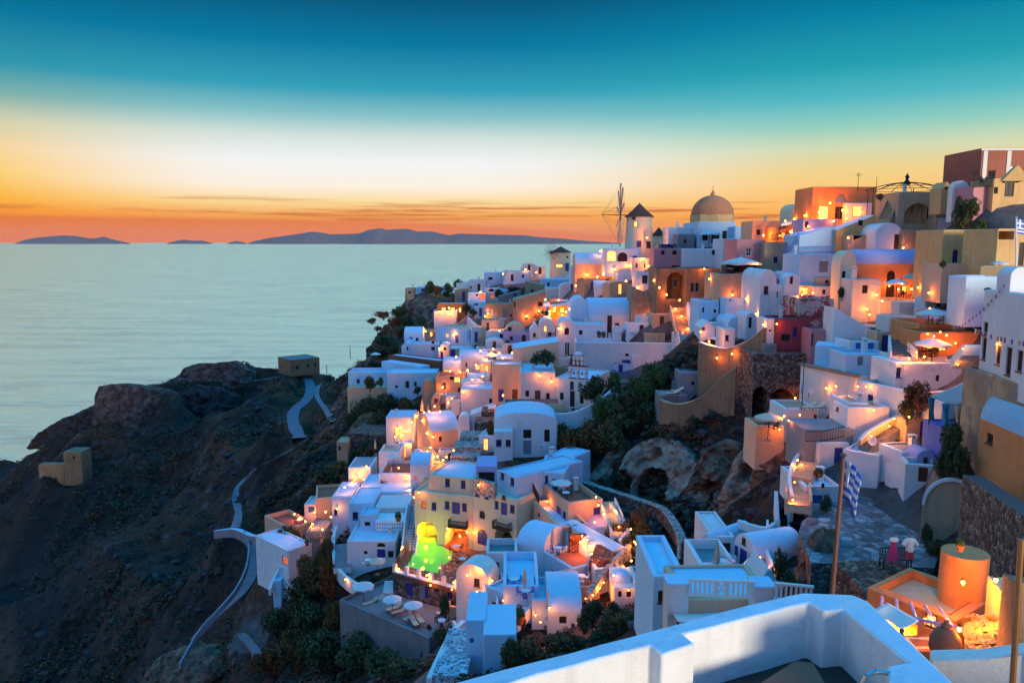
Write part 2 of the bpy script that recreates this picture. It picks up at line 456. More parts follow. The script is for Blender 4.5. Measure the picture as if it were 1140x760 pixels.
def WL(label,pts,h=1.2,t=.35,col='white',cap=None,smooth=5,cat='wall',group=None,anch=True,capt=.12,name=None,kind=None):
    P=[W(*p) for p in pts]
    if anch:
        for p in P: ANCH.append((p.x,p.y,p.z-min(h,2.5)-.2))
    if smooth and len(P)>2: P=cat_rom(P,smooth)
    O=P[len(P)//2]-Vector((0,0,h)); mb=MB()
    def strip(tt,z0,z1,m):
        mb.mat(m); L=[];R_=[]
        for i,p in enumerate(P):
            d=(P[min(i+1,len(P)-1)]-P[max(i-1,0)]); d.z=0; d.normalize(); nn=Vector((-d.y,d.x,0))*tt/2
            L.append(p-O+nn); R_.append(p-O-nn)
        up=lambda v,z:(v.x,v.y,v.z+z)
        for i in range(len(P)-1):
            mb.face([up(L[i],z1),up(L[i+1],z1),up(R_[i+1],z1),up(R_[i],z1)][::-1],True)
            mb.face([up(L[i],z0),up(L[i+1],z0),up(L[i+1],z1),up(L[i],z1)][::-1],True)
            mb.face([up(R_[i],z0),up(R_[i+1],z0),up(R_[i+1],z1),up(R_[i],z1)],True)
        for k in(0,-1): mb.face([up(L[k],z0),up(R_[k],z0),up(R_[k],z1),up(L[k],z1)],True)
    strip(t,-h,0 if not cap else -capt,col)
    if cap: strip(t+.06,-capt+.001,0,cap)
    o=mb.build(name or cat.replace(' ','_'),None,O,bevel=.05); tag(o,label,cat,group,kind)
    q=proj(P[len(P)//2]); LAND.append((q[0],q[1],label,10,6)); return o
def ST(label,a,b,width=1.3,n=14,col='white',tread=None,side=True,anch=True):
    A=W(*a); B=W(*b)
    if A.z>B.z: A,B=B,A
    d=B-A; dh=Vector((d.x,d.y,0)); L=dh.length; dh.normalize(); mb=MB(); O=A
    s=Vector((-dh.y,dh.x,0))*width/2
    def prism(l0,l1,z0,z1,s0,s1,m):
        mb.mat(m); q=[]
        for z in(z0,z1):
            for l,ss in((l0,s0),(l1,s0),(l1,s1),(l0,s1)): q.append(dh*l+s*ss+Vector((0,0,z)))
        for f in ((0,1,5,4),(1,2,6,5),(2,3,7,6),(3,0,4,7),(4,5,6,7),(3,2,1,0)): mb.face([q[i] for i in f])
    for i in range(n):
        z1=d.z*(i+1)/n; prism(L*i/n,L*(i+1)/n,z1-d.z/n-.7,z1-.03,-1,1,col); prism(L*i/n-.04,L*(i+1)/n-.001,z1-.028,z1,-.99,.99,tread or col)
    if side:
        for sg in(-1,1):
            mb.mat(col); k=1+.35/width
            a_=[s*sg*1.01,s*sg*(1+.4/width)]
            q=[Vector((0,0,-.9)),Vector((0,0,.45)),dh*L+Vector((0,0,d.z+.45)),dh*L+Vector((0,0,d.z-.9))]
            f0=[p+a_[0] for p in q]; f1=[p+a_[1] for p in q]
            mb.face(f0); mb.face(f1[::-1])
            for i in range(4): mb.face([f0[i],f0[(i+1)%4],f1[(i+1)%4],f1[i]])
    o=mb.build('stairway',None,O,bevel=.03,smooth=0); tag(o,label,'stairs')
    if anch:
        for p in(A,B,(A+B)/2): ANCH.append((p.x,p.y,p.z-.7))
    q=proj((A+B)/2); LAND.append((q[0],q[1],label,8,8)); return o
def copy_tree(o,parent=None):
    c=o.copy(); COL.objects.link(c); c.parent=parent
    for ch in list(o.children): copy_tree(ch,c)
    return c
USED=set()
def rel(px,py,pre,skip=()):
    best=sorted(LAND,key=lambda l:max(abs(px-l[0])-l[3]*.5,0)+1.2*max(abs(py-l[1])-l[4]*.5,0))
    for l in best[:25]:
        dx,dy=px-l[0],py-l[1]
        nx,ny=dx/(l[3]+1),dy/(l[4]+1)
        if abs(nx)>=abs(ny): r='left of' if dx<0 else 'right of'
        else: r='above' if dy<0 else 'below'
        if abs(nx)<.6 and abs(ny)<.6: r='in front of'
        s=f'{pre} {r} the {l[2]}'
        if len(s.split())>16 or s in USED: continue
        USED.add(s); return s
    return pre
def parts_pilasters(root,Wd,dep,zs):
    for k,a in enumerate((.25,Wd*.36,Wd*.62)):
        m=MB().mat('warmwhite'); m.box((a,-.09,-.5),(a+.55,-.003,zs-.35)); m.build('pilaster',root)
    m=MB().mat('warmwhite'); m.box((-.12,-.14,zs-.3),(Wd,-.004,zs-.02)); m.build('cornice',root)
def parts_pediment(root,Wd,dep,zs):
    m=MB().mat('ochre'); a=Wd*.12; b=Wd*.62; c=(a+b)/2
    for y in(-.25,):
        m.face([(a,y,zs-.3),(b,y,zs-.3),(c,y,zs+1.7)]); m.face([(b,.5,zs-.3),(a,.5,zs-.3),(c,.5,zs+1.7)])
        m.face([(a,y,zs-.3),(c,y,zs+1.7),(c,.5,zs+1.7),(a,.5,zs-.3)]); m.face([(c,y,zs+1.7),(b,y,zs-.3),(b,.5,zs-.3),(c,.5,zs+1.7)]); m.face([(a,y,zs-.3),(a,.5,zs-.3),(b,.5,zs-.3),(b,y,zs-.3)])
    m.build('pediment',root,smooth=0)
def chimney(fx,fy,h=1.1,w=.5,col='white'):
    def f(root,Wd,dep,zs):
        m=MB().mat(col); x=Wd*fx; y=dep*fy; m.box((x,y,zs-.6),(x+w,y+w,zs+h)); m.mat('void').box((x+.1,y+.1,zs+h),(x+w-.1,y+w-.1,zs+h+.05)); m.mat(col).box((x-.06,y-.06,zs+h+.2),(x+w+.06,y+w+.06,zs+h+.3))
        for a in(0,w-.08):
            for b in(0,w-.08): m.box((x+a,y+b,zs+h),(x+a+.08,y+b+.08,zs+h+.2))
        m.build('chimney',root,bevel=.03)
    return f
def both(*fs):
    def f(*a):
        for g in fs: g(*a)
    return f
def balcony(sx,z,w,d=.9,h=.85,mat='wooddark'):
    def f(root,Wd,dep,zs):
        m=MB().mat(mat); a=sx*Wd; m.box((a,-d,z-.12),(a+w,-.01,z))
        m.box((a,-d,z+h-.08),(a+w,-d+.08,z+h)); m.box((a,-d+.08,z+h-.08),(a+.08,-.01,z+h)); m.box((a+w-.08,-d+.08,z+h-.08),(a+w,-.01,z+h))
        n=int(w/.16)
        for i in range(n+1):
            x=a+(w-.05)*i/n; m.box((x,-d+.015,z),(x+.05,-d+.06,z+h-.08))
        for k in range(5):
            y=-d+.1+(d-.2)*k/4; m.box((a+.02,y,z),(a+.06,y+.05,z+h-.08)); m.box((a+w-.06,y,z),(a+w-.02,y+.05,z+h-.08))
        m.build('balcony',root,smooth=0)
    return f
def dome(fx,fy,r,hh,mat='white',drum=0,lantern=True,ribs=False,dm=None):
    def f(root,Wd,dep,zs):
        c=(Wd*fx,dep*fy,zs-.15); m=MB()
        if drum:
            m.mat(dm or 'white').lathe([(r*1.06,0),(r*1.06,drum),(r*1.0,drum+.02)],8 if ribs else 24,c); c=(c[0],c[1],c[2]+drum); m.build('drum',root)
            m=MB()
        pr=[(r*math.cos(math.pi/2*i/10),hh*math.sin(math.pi/2*i/10)) for i in range(11)]; pr[-1]=(0,hh)
        m.mat(mat).lathe([(r,-.1)]+pr,28,c); o=m.build('dome',root)
        if lantern:
            m=MB().mat(mat); m.lathe([(.5*r/5,hh-.2),(.5*r/5,hh+.5*r/5),(.28*r/5,hh+.7*r/5),(.22*r/5,hh+1.0*r/5),(0,hh+1.4*r/5)],10,c); m.tube((c[0],c[1],c[2]+hh+1.2*r/5),(c[0],c[1],c[2]+hh+2.3*r/5),.05*r/5+.02,5); m.build('finial',root)
    return f
def rim(root,Wd,dep,zs):
    m=MB().mat('white'); n=20; r=2.3
    for i in range(n):
        for w0,w1 in((0,.0),):
            a0,a1=math.pi*i/n,math.pi*(i+1)/n
            P=lambda a,k:(Wd*.5*(1-math.cos(a)*k),zs+r*math.sin(a)*k)
            o0,o1,i0,i1=P(a0,1.02),P(a1,1.02),P(a0,.92),P(a1,.92)
            m.face([(i0[0],-.15,i0[1]),(o0[0],-.15,o0[1]),(o1[0],-.15,o1[1]),(i1[0],-.15,i1[1])]); m.face([(o0[0],-.15,o0[1]),(o0[0],.1,o0[1]),(o1[0],.1,o1[1]),(o1[0],-.15,o1[1])]); m.face([(i0[0],-.15,i0[1]),(i1[0],-.15,i1[1]),(i1[0],.1,i1[1]),(i0[0],.1,i0[1])])
    m.build('rim',root)
# ===== top right =====
H('building','terracotta mansion with pale pilasters on the skyline',1089.5,1168,165,214,105,dep=9,col='terracotta',op=[('k',1103.7,198,8,16),('p',1126,190,7,9),('k',1150,196,8,16)],extra=parts_pilasters,name='mansion')
H('house','ochre gabled front below the terracotta mansion',1105,1170,199,219,99,dep=5,col='ochre',op=[('x',1124,208,10,17),('k',1108.5,212,5,7)],extra=parts_pediment)
H('terrace','small rose terrace with iron railing beside the mansion',1083,1106,207,219,100,dep=4,col='rose',op=[],par=.1)
H('house','square tan block house above the white arched loggia',1041,1061,214,256,112,dep=7,col='tan',op=[('k',1048,236,4,4)])
H('house','stained tan house with blind arch near the pergola',998,1041,214,256,114,dep=7,col='tan',op=[('k',1036,237,7,12),('an',1022,238,30,22)])
H('house','tall blank tan wall house beside the loggia',1004,1048,256,280,112,dep=5,col='tan',op=[])
H('house','ochre house with arched blue door and ivy above',1047,1109,256,306,88,dep=6,col='ochre',op=[('ad',1079,283,11,34),('aw',1063.5,286,6,16)])
H('house','ochre house beside the flag at the right edge',1107,1170,255,306,79,dep=6,col='ochre',op=[('x',1137,285,6,30),('n',1120,262,18,9)])
H('building','tiny gabled skylight house beside the arched gateway',1048,1060,202,214,108,roof='gable',rise=1.0,dep=3,col='ochre',op=[('k',1054,209.5,5,3)],name='gabled_house',anch=False)
H('gateway','white arched gateway on the skyline below the mansion',1060,1078,201,222,104,dep=1.2,roof='v',rise=1.1,col='warmwhite',op=[('aA',1068,212,11,14)],name='gateway')
H('ruin','ruined orange hall with arched window and shop sign',903,974,208,246,130,dep=8,col='orange',op=[('ag',936.6,221,12,9),('o',917,237,10,14),('b',935,237,10,14)],par=0)
H('shop','white shop front against the orange ruined hall',941,970,226,246,128.5,dep=1.4,col='warmwhite',op=[('l',954.6,235,11,12)],anch=False)
H('house','small round topped house behind the skyline restaurant',883,901,226,244,138,roof='v',dep=7,col='cream',op=[('ak',890,235,8,8)])
H('house','low flat warm lit house beside the pink house',837,868,246,270,140,dep=7,col='peach',op=[],par=.1)
H('terrace','skyline restaurant terrace crowded with lights and awnings',866,893,252,272,133,dep=8,col='orange',floor='floorred',op=[('l',872,262,5,7),('l',882,260,5,7),('D',889,262,4,9)],par=.8)
H('house','lavender wall house under the orange ruined hall',893,931,244,268,125,dep=5,col='lavender',op=[('k',898,250,4,7)])
H('house','sloping blue white house above the blue railing',889,928,(262,252),283,119,dep=7,col='skylitwhite',roof='shed',op=[])
H('wall house','brown wall house under the slanting white coping',930,973,(256,239),280,118,dep=4,col='ochre',roof='shed',floor='white',op=[('k',958,248,5,6)],name='house')
H('house','grey brown annex with white door by the loggia',943,975,262,284,116,dep=4,col='tan',op=[('g',947,265,5,14)])
H('loggia','white loggia with one big round arch',974,1003,248,282,113,dep=5,col='white',roof='v',rise=1.6,op=[('an',988,268,25,22),('x',998,270,5,18,'F')])
H('house','white house with grey square window under blue railing',889,929,283,310,112,dep=7,col='skylitwhite',op=[('g',917,297,10,12)],floor='white')
H('house','pink house with small arched window',819,850,267,302,126,dep=7,col='rose',op=[('ap',833.5,280.6,6,9)])
H('house','long tan wall house right of the pink house',850,890,270,302,124,dep=6,col='tan',op=[])
H('house','white vaulted house with two brown windows and round gable',845,863,300,350,108,roof='v',dep=9,col='white',rise=1.7,op=[('b',853,323,5,9),('k',868,341,2,2)])
H('house','white flat front right of the round gable house',863,873,317,350,107.8,dep=4,col='white',op=[('b',866,327,3,6)])
H('chimney','orange lit chimney tower of the round gable house',873,889,305,348,107,roof='v',dep=2.5,col='white',rise=.8,op=[('k',881,312,3,8)],name='chimney_tower')
H('room','orange lit open room beside the round gable house',889,912,318,333,110,dep=4,col='peach',op=[('l',897,324,6,9),('l',907,325,4,5)],name='annex')
H('house','tiny vaulted room with dark door above the lit room',880,892,303,320,114,roof='v',dep=8,col='skylitwhite',op=[('k',887,312,4,8)],anch=False)
H('restaurant','tan terrace block under the big square restaurant parasol',800,828,305,336,118,dep=9,col='tan',floor='pavegrey',op=[],par=.3,name='restaurant_terrace')
H('house','tan side wall house right of the restaurant parasol',828,849,304,336,118.5,dep=7,col='tan',op=[])
H('pavilion','dark open pavilion under the square restaurant parasol',808,842,293,306,122,dep=3,col='wooddark',op=[('n',818,300,14,9),('n',835,300,10,9)],par=0,anch=False)
H('house','long vaulted house with blue roof above the lit terrace',951,1041,294,336,105,roof='vx',rise=2.0,dep=6.5,col='orange',floor='lavender',op=[('ak',992,308,9,13),('x',990,325,9,14),('l',1007,322,6,8),('b',1019,316,5,6),('l',1030,326,5,6)])
H('house','round left gable of the long blue vaulted house',933,951,279,345,104,roof='v',dep=3,col='cream',rise=2.0,op=[('k',940,306,3,8),('k',941,314,4,6)])
H('house','cream block with dark window before the lit terrace',947,979,311,352,100.5,dep=4,col='warmwhite',op=[('k',963,322,6,9)],extra=chimney(.05,.1,1.3))
H('terrace','orange lit restaurant terrace under the long vaulted house',978,1042,334,360,99.5,dep=5,col='warmwhite',floor='floorred',op=[],par=.7)
H('wall','curved cream retaining wall above the two parasols',1000,1056,336,362,92,dep=2,col='warmwhite',op=[],par=0,name='retaining_wall')
H('house','square cream tower with dark flat roof and shrub',1054,1078,300,338,88,dep=5,col='warmwhite',floor='leafdark',op=[('k',1065,311,2,2)])
H('terrace','raised terrace before the arched blue door',1048,1104,294,307,84,dep=4,col='peach',floor='pavegrey',op=[],par=.5)
H('terrace','cream terrace holding the parasol at the far right',1090,1150,(296,297),315,78,dep=4,col='ochre',floor='pavegrey',op=[],par=.5)
H('wall','white wall house above the bunting building',1074,1126,308,330,75,dep=3,col='skylitwhite',op=[],par=.1,name='retaining_wall')
H('building','tall white building with four tall brown doors',1088,1142,(322,331.5),425,(57,50),dep=8,col='white',op=[('b',1095,388,5,25),('b',1111,394,5,22),('b',1122.6,402,6,32),('b',1135,401,6,24),('b',1097.5,366,4,15)],base=.2)
H('belfry','white arched belfry on the tall white building',1123,1146,297,331,53.5,roof='v',dep=1.5,col='white',op=[('aA',1133,316,8,20)],name='belfry',anch=False)
H('terrace','orange terrace wall with rounded notches and parasol',1022,1064,361,384,79,dep=6,col='orange',floor='pavegrey',op=[],par=.7)
H('house','small cream cabin behind the notched orange terrace',1040,1060,347,366,84,dep=4,col='peach',op=[('G',1048,355,6,12)])
H('house','blue violet sloping roof beside the bunting building',1055,1090,346,368,81,roof='shed',dep=5,col='lavender',op=[])
H('house','orange lit bar behind the lower parasol',1022,1086,370,408,75.5,dep=4,col='orange',floor='floorred',op=[('l',1036,384,7,10),('l',1050,386,9,10),('D',1043,387,4,12)],par=.2)
H('terrace','low orange terrace of the lit bar',1000,1068,398,412,74,dep=4,col='warmwhite',floor='floorred',op=[('g',1057,399,6,8)],par=.4)
H('wall','cream curved block with battlements left of the parasols',988,1018,352,378,86,dep=3,col='warmwhite',op=[],par=.3,name='battlement_wall')
H('house','white room with one small window below the lit bar',1006,1070,404,433,71.5,dep=5,col='white',op=[('k',1044,421,4,7)],par=.5)
H('house','white curved wing left of the small window room',996,1006,404,425,72,dep=5,col='white',op=[],par=.3)
H('house','long white house with brown roof and tall dark doors',952,1018,(423,438),482,75,dep=7,col='white',floor='darkroof',op=[('w',968.5,446,6,14),('w',1006.5,454,7,11),('x',967,468,6,22),('x',977,467,6,16)],par=.25)
H('house','white cube house with tall black door',926,942,(446,449),482,(73,70),dep=4,col='white',floor='tan',op=[('b',932,455,3,4)])
H('house','pale side wing with tall black door',942,965,448,482,70.5,dep=4,col='skylitwhite',floor='tan',op=[('x',948.7,467,6,25)])
H('house','white kiosk with two bright blue doors',945,978,380,397,84,dep=4,col='white',floor='tan',op=[('B',955.5,388,6,13),('B',968.5,387,9,13)])
H('house','pale blue yard house under the kiosk',940,992,394,413,80,dep=4,col='skylitwhite',op=[('g',958,402,6,10),('l',978,401,5,8)],par=.3)
H('shed','grey blue lean-to shed left of the kiosk',906,944,(384,386),412,86,dep=4,col='skylitwhite',floor='slat',op=[('n',932,399,12,16)],par=0)
H('house','tall red house with peeling plaster',889,926,333,386,98,dep=7,col='redpatch',op=[('x',896,360,4,12)])
H('house','low dark red wing with blue window',864,900,355,388,95,dep=5,col='redwall',op=[('w',885.5,370,5,11),('k',897,372,5,16),('k',875,376,10,8)])
H('house','small pink room with square window beside red house',902,929,367,390,92,dep=4,col='rose',op=[('p',922,374,5,5),('k',905,378,3,14)])
H('house','white pier house left of the red wing',853,864,355,382,96,dep=4,col='white',op=[('k',858,368,2,2)])
H('wall','white sweeping gable wall right of the red house',926,965,(342,364),392,90,roof='shed',dep=3,col='white',op=[],name='gable_wall')
H('house','small white house with peaked roof by the lamp',780,796,357,372,112,roof='gable',rise=1.0,dep=4,col='white',op=[('k',783,366,3,4)])
H('house','white house with parapet under the brown palace',778,809,335,354,118,dep=6,col='skylitwhite',op=[('k',783,345,2,6),('k',796,346,3,3),('k',804,350,5,3)],par=.5)
H('house','blue white stepped house below the tan block',807,835,332,352,115,dep=7,col='skylitwhite',op=[('k',813,334,2,1.6)],par=.3)
H('house','blue vaulted roof house behind the curving brown wall',810,832,352,378,110,roof='v',rise=1.4,dep=7,col='skylitwhite',op=[('w',813,371,3,8)])
H('house','orange lit little gable with arched door by brown wall',830,842,348,370,106,roof='v',dep=5,col='white',op=[('ak',835,359,3,12)])
H('house','white block with blue shutter near the star lamp',805,818,366,386,104,dep=4,col='white',op=[('w',810,376,3,6)])
# curving retaining walls
WL('big brown curved retaining wall with white coping',[(779,380,104),(792,384,102.5),(808,387,101),(826,382,99),(841,373,97.5),(852,364,96)],h=9,t=.6,col='brownplaster',cap='white',name='retaining_wall')
WL('lower grey curved wall sweeping around the sun loungers',[(735,444,101),(752,449,99.5),(770,446,99),(788,436,98),(803,420,97),(820,408,96)],h=7,t=.6,col='brownplaster',cap='tan',name='retaining_wall')
H('hut','grey flat hut behind the sun loungers',757,789,415,436,104.5,dep=4,col='pavegrey',op=[('k',771.5,426.7,3.5,4)])
H('terrace','small grey lounger terrace above the caves',735,765,440,450,101.5,dep=4,col='grey',floor='pavegrey',op=[],par=.05)
H('wall','dark rubble wall with two black arches',836,896,394,466,93,dep=7,col='rubble',floor='grey',op=[('aA',843,447,22,34),('aA',870,448,27,32)],base=3,par=0,name='arched_rubble_wall')
H('wall','grey ruined wall on top of the arched rubble',850,900,383,396,95,dep=3,col='grey',op=[],par=.3,name='ruined_wall',anch=False)
def brickcap(root,Wd,dep,zs):
    m=MB().mat('brickcap'); m.box((-.1,-.12,zs),(Wd+.1,.5,zs+.3)); m.build('brick_coping',root,bevel=.04)
H('wall','huge peach retaining wall with brick coping',889,951,(407,420),455,86,dep=4,col='warmwhite',op=[('k',920,440,2,2)],par=0,extra=brickcap,name='retaining_wall')
H('terrace','white upper terrace with sun loungers below peach wall',873,910,455,484,80,dep=5,col='white',floor='tan',op=[('l',885,474,10,12),('l',879,474,4,10),('D',908,467,4,12)],par=.2)
H('terrace','small orange lit terrace with pink parasol',841,873,474,492,78,dep=4,col='peach',floor='floorred',op=[],par=.6)
H('terrace','grey paved yard before the tall black doors',895,950,478,492,69,dep=4.5,col='pavegrey',op=[],par=0)
WL('yellow lit stair wall running up to the shrub',[(957,489,67.6),(966,480,68),(985,469,68.5),(1003,461,69),(1022,455,69.5)],h=1.5,t=.35,col='yellowfloor',cap='white',name='stair_wall')
# ===== skyline middle =====
H('church','white church body under the brown dome',776,818,247,271,168,dep=14,col='skylitwhite',op=[('ak',785,263,6,9),('k',796.5,265,9,11),('k',806.6,262,5,10)],extra=dome(.62,.55,4.75,4.4,'domeorange',1.9,True,True,'ochre'),par=.3)
H('house','pale wing right of the domed church',818,838,252,271,166,dep=8,col='skylitwhite',op=[('k',832,262,5,8)])
H('house','orange lit flat house right of the domed church',837,866,248,268,150,dep=7,col='peach',op=[])
H('house','broad white lower house with one arched window under the church',760,806,277,300,158,dep=8,col='white',op=[('k',794.6,281,4,5)])
H('house','warm stepped wall house between church and pink house',804,820,266,304,152,dep=8,col='white',op=[])
H('house','white gabled house between windmill and church',744,777,253,275,173,dep=7,col='white',op=[],extra=chimney(.3,.2,1,.6))
H('house','grey box house in front of the white gabled house',755,773,261,277,168,dep=5,col='grey',op=[])
H('house','white arcade house with orange lit arch below the windmill',674,713,277,293,171,dep=8,col='skylitwhite',op=[('al',681,285,10,12),('ak',693,286,11,10),('k',707,286,5,2)])
H('house','pink belled house with ochre columns right of windmill',728,760,277,300,160,dep=6,col='rose',op=[('ak',738,281,4,5),('ak',751,281,5,5),('k',752,297,9,3)],par=.3)
H('house','grey flat terrace house behind the ochre columns',733,757,272,279,166,dep=5,col='grey',op=[])
H('house','small white cottage with two windows near the arcade',703,730,287,305,169,dep=6,col='white',op=[('w',708.6,295.6,2,5),('w',718,296,2,5),('G',725,295,3,5)])
H('house','white stepped house with dark doorway by palace lamp',708,731,303,319,158,dep=5,col='white',op=[('x',718,311,6,9)])
H('palace','brown palace with great arch and lamp',731,763,299,336,141,dep=9,col='brownplaster',op=[('aA',752,318,19,30),('G',752,315,5,9)],name='palace')
H('palace','brown palace wing with green shutters',763,801,299,335,139,dep=9,col='brownplaster',op=[('G',771,320,4,10),('G',776,320,4,10)],name='palace')
H('house','vaulted white house with star lamp below windmills',640,690,294,321,178,roof='vx',rise=2.6,dep=8,col='peach',floor='skylitwhite',op=[('w',647.6,313,4,7),('w',656.6,314,4,7),('k',676,313,4,5)])
H('house','low vaulted white house with lit yellow window',662,692,319,331,168,roof='vx',rise=1.2,dep=6,col='white',floor='skylitwhite',op=[('l',675,328,8,4)])
H('house','orange restaurant terrace glowing below small windmill',612,634,336,353,165,dep=8,col='orange',floor='floorred',op=[('l',617,345,4,6),('l',626,345,5,6)],par=.9,name='restaurant_terrace')
H('house','pale round cistern house beside the glowing restaurant',634,657,331,374,151,roof='v',dep=8,col='skylitwhite',rise=3,op=[])
H('house','great vaulted white house with tall dark door',655,711,351,380,150,roof='vx',rise=3.2,dep=9,col='white',floor='skylitwhite',op=[('x',678.6,364,5,26),('b',687,364,5,9)])
H('ruin','stained yellow brown gable ruin with sloping white roof',702,752,(318,343),374,148,roof='shed',dep=6,col='ruin',floor='skylitwhite',op=[('x',717,362,6,22),('g',726,366,5,9),('g',736,366,5,8)],name='ruin')
H('shed','tiny arched white shed at the foot of the ruin',739,752,359,375,143.5,roof='v',rise=.8,dep=3,col='grey',op=[('g',746,367,7,8)])
H('house','white cottage with rounded gable and arched window',622,640,356,392,143,roof='v',rise=1.2,dep=8,col='white',op=[('ak',631,368.6,5,8)])
H('house','flat wing of the rounded gable cottage',640,675,361,384,143,dep=7,col='white',op=[('k',646.6,370,4,5)])
H('house','long white house wall with dark blue door and balcony',640,763,(381,382),414,136,dep=7,col='white',floor='skylitwhite',op=[('d',697,409,9,17),('k',698,395,4,3)],par=.7)
H('house','orange lit corner block at the foot of long stairs',752,768,372,408,131,dep=4,col='white',op=[])
# bell church
def bellwall(root,Wd,dep,zs):
    m=MB(); 
    w=3.0; x0=Wd-w-.4*0
    x0=Wd*.36
    def tier(z,w,h,n,xo):
        m.mat('white'); pw=.35; gap=(w-pw*(n+1))/n
        for i in range(n+1): m.box((xo+i*(pw+gap),.05,z),(xo+i*(pw+gap)+pw,.65,z+h))
        m.box((xo,.04,z+h),(xo+w,.66,z+h+.35)); m.mat('redtrim').box((xo-.08,-.02,z+h+.35),(xo+w+.08,.72,z+h+.47)); m.box((xo-.04,.0,z-.1),(xo+w+.04,.7,z+.0))
        m.mat('redtrim')
        for i in range(n+1): m.box((xo+i*(pw+gap)-.03,-.0,z+h*.55),(xo+i*(pw+gap)+pw+.03,.7,z+h*.55+.1))
        for i in range(n):
            cx=xo+pw+gap*.5+i*(pw+gap); m.mat('brass').lathe([(.0,.55),(.12,.5),(.16,.2),(.26,0)],10,(cx,.35,z+h-.95))
    tier(zs+.1,w,1.5,2,x0); tier(zs+2.2,w*.55,1.1,2,x0+w*.22)
    m.mat('white').lathe([(w*.28,0),(w*.22,.3),(w*.1,.5),(0,.55)],12,(x0+w*.495,.35,zs+3.75),1,.6)
    m.build('bell_wall',root,smooth=20)
H('chapel','cream chapel with red trimmed bell wall',618,658,(420,423),455,118,dep=10,col='warmwhite',floor='skylitwhite',op=[('b',636.6,429,4,9),('k',625.4,441,4,8),('x',636.6,444,6,18),('k',647.6,445,4,9)],extra=bellwall,name='chapel')
H('house','cream left wing of the bell wall chapel',579,618,414,452,118.5,dep=10,col='warmwhite',floor='skylitwhite',op=[('k',587,438,4,7),('D',598.6,443,6,17),('k',610,441,4,7)])
H('wall','tan retaining wall under the shrub above the chapel',594,640,(402,412),420,127,roof='shed',dep=1,col='tan',op=[],name='retaining_wall')
H('house','tall peach block with curved white roof left of chapel',571,622,(388,380),440,129,roof='shed',dep=7,col='peach',floor='skylitwhite',op=[],rise=1)
H('house','glowing peach house with stepped base by the alley',548,582,406,447,124,dep=6,col='peach',floor='skylitwhite',op=[],par=.3)
H('terrace','brown forecourt of the cream bell wall chapel',560,625,450,460,113,dep=4,col='yellowfloor',floor='darkroof',op=[],par=.1)
WL('white sweeping parapet below the bell wall chapel',[(608,458,112),(625,460,111),(645,456,111),(664,446,112),(678,436,114),(690,424,117)],h=2.6,t=.5,col='white',name='parapet_wall')
H('house','white vaulted house with two black openings',550,620,459,506,106,dep=8,col='white',floor='skylitwhite',roof='v',rise=1.3,op=[('k',587,483,9,10),('g',587,497,9,14),('k',609,485,6,14)],par=0)
H('house','small white step block before the two black openings',550,571,480,506,104,dep=2.5,col='white',op=[],par=0)
# rubble steps
for i,(a,b,c,d,e) in enumerate(((536,550,458,470,120),(528,550,470,486,115),(512,545,486,500,111),(505,538,498,509,107),(501,534,509,521,104))):
    H('wall',('highest','second highest','middle','second lowest','lowest')[i]+' rubble terrace step beside the two opening house',a,b,c,d,e,dep=4,col='rubble' if i<2 else 'rubblewhite',op=[],par=0,name='rubble_terrace',group='rubble terrace steps')
# ===== hotel =====
def hotelA(root,Wd,dep,zs):
    balcony(.52,4.0*zs/8.4,2.5)(root,Wd,dep,zs)
H('hotel','cream hotel wing with yellow lit arch and balcony',462,527,(546,549),612,(93,90.5),dep=7,col='cream',op=[('r',471.7,562,5,9),('w',483,564,5,9),('w',497.6,562,5,9),('w',517,564,5,9),('d',507.6,566,9,13),('aA',474,596,22,34),('aA',509,599,25,28)],par=.2,name='hotel',extra=balcony(.62,4.0,2.4))
H('hotel','cream upper storey of the hotel with blue roof',478,527,(528,531),547.5,(93.2,91.3),dep=7,col='cream',floor='skylitwhite',op=[('w',498,537,5,9),('w',515.5,539,5,9)],name='hotel_storey',par=.12,base=.1,anch=False)
H('hotel','white middle hotel wing with wooden balcony and niche',527,575,(545,551),608,(90.4,86.5),dep=8,col='cream',op=[('w',531.5,548,4,9),('w',541.6,550.6,4,9),('b',561,553.4,4,5),('w',552.7,561.7,4,9),('d',561,566.7,7,14),('w',569.6,566,4,9),('ab',536.7,573,6,10),('ad',537,598,11,19),('aA',561,597,19,20)],name='hotel',extra=balcony(.55,3.55,2.3))
H('hotel','white top storey with two blue windows and wide roof',553,575,(523,528),552,(90.9,87.9),dep=11,col='skylitwhite',floor='skylitwhite',op=[('w',559,529,4,9),('w',570,536,4,9)],name='hotel_storey',par=.1,base=.1,anch=False)
H('house','grey canopy room behind the rubble parapet of hotel',530,553,519,545,93,dep=5,col='lavender',op=[('k',541,532,16,14)],par=0,base=.1,anch=False)
H('parapet','rubble parapet of the dark hotel roof terrace',527,551,(532,537),548,(90.3,88.2),dep=.5,col='rubblewhite',op=[],par=0,name='parapet',base=.1,anch=False)
H('house','white house with blue doors behind the hotel',594,628,524,552,(91,90),dep=7,col='skylitwhite',floor='skylitwhite',op=[('d',599,537,6,18),('w',608,533,4,9),('d',618,541,6,17)],par=.1)
H('house','low white house with small window behind hotel roof',606,632,(507,512),522,99,dep=6,col='skylitwhite',op=[('k',613,509,3,5)],par=.1,extra=chimney(.1,.1,.8))
H('house','white roof terrace house with furniture and blue door below',632,671,(560,557),589,(83.5,85),dep=8,col='peach',floor='floorred',op=[('d',665,573,8,18),('d',0,0,0,0)][:1]+[('d',622,572,5,17,'L'),('w',615,569,3,9,'L'),('w',628,572,3,9,'L')],par=.7)
H('house','peach terrace house with white wall below blue door',623,655,587,618,(80,81),dep=9,col='peach',floor='skylitwhite',op=[('g',641,586,6,6),('w',600,572,2,4,'L')],par=.7)
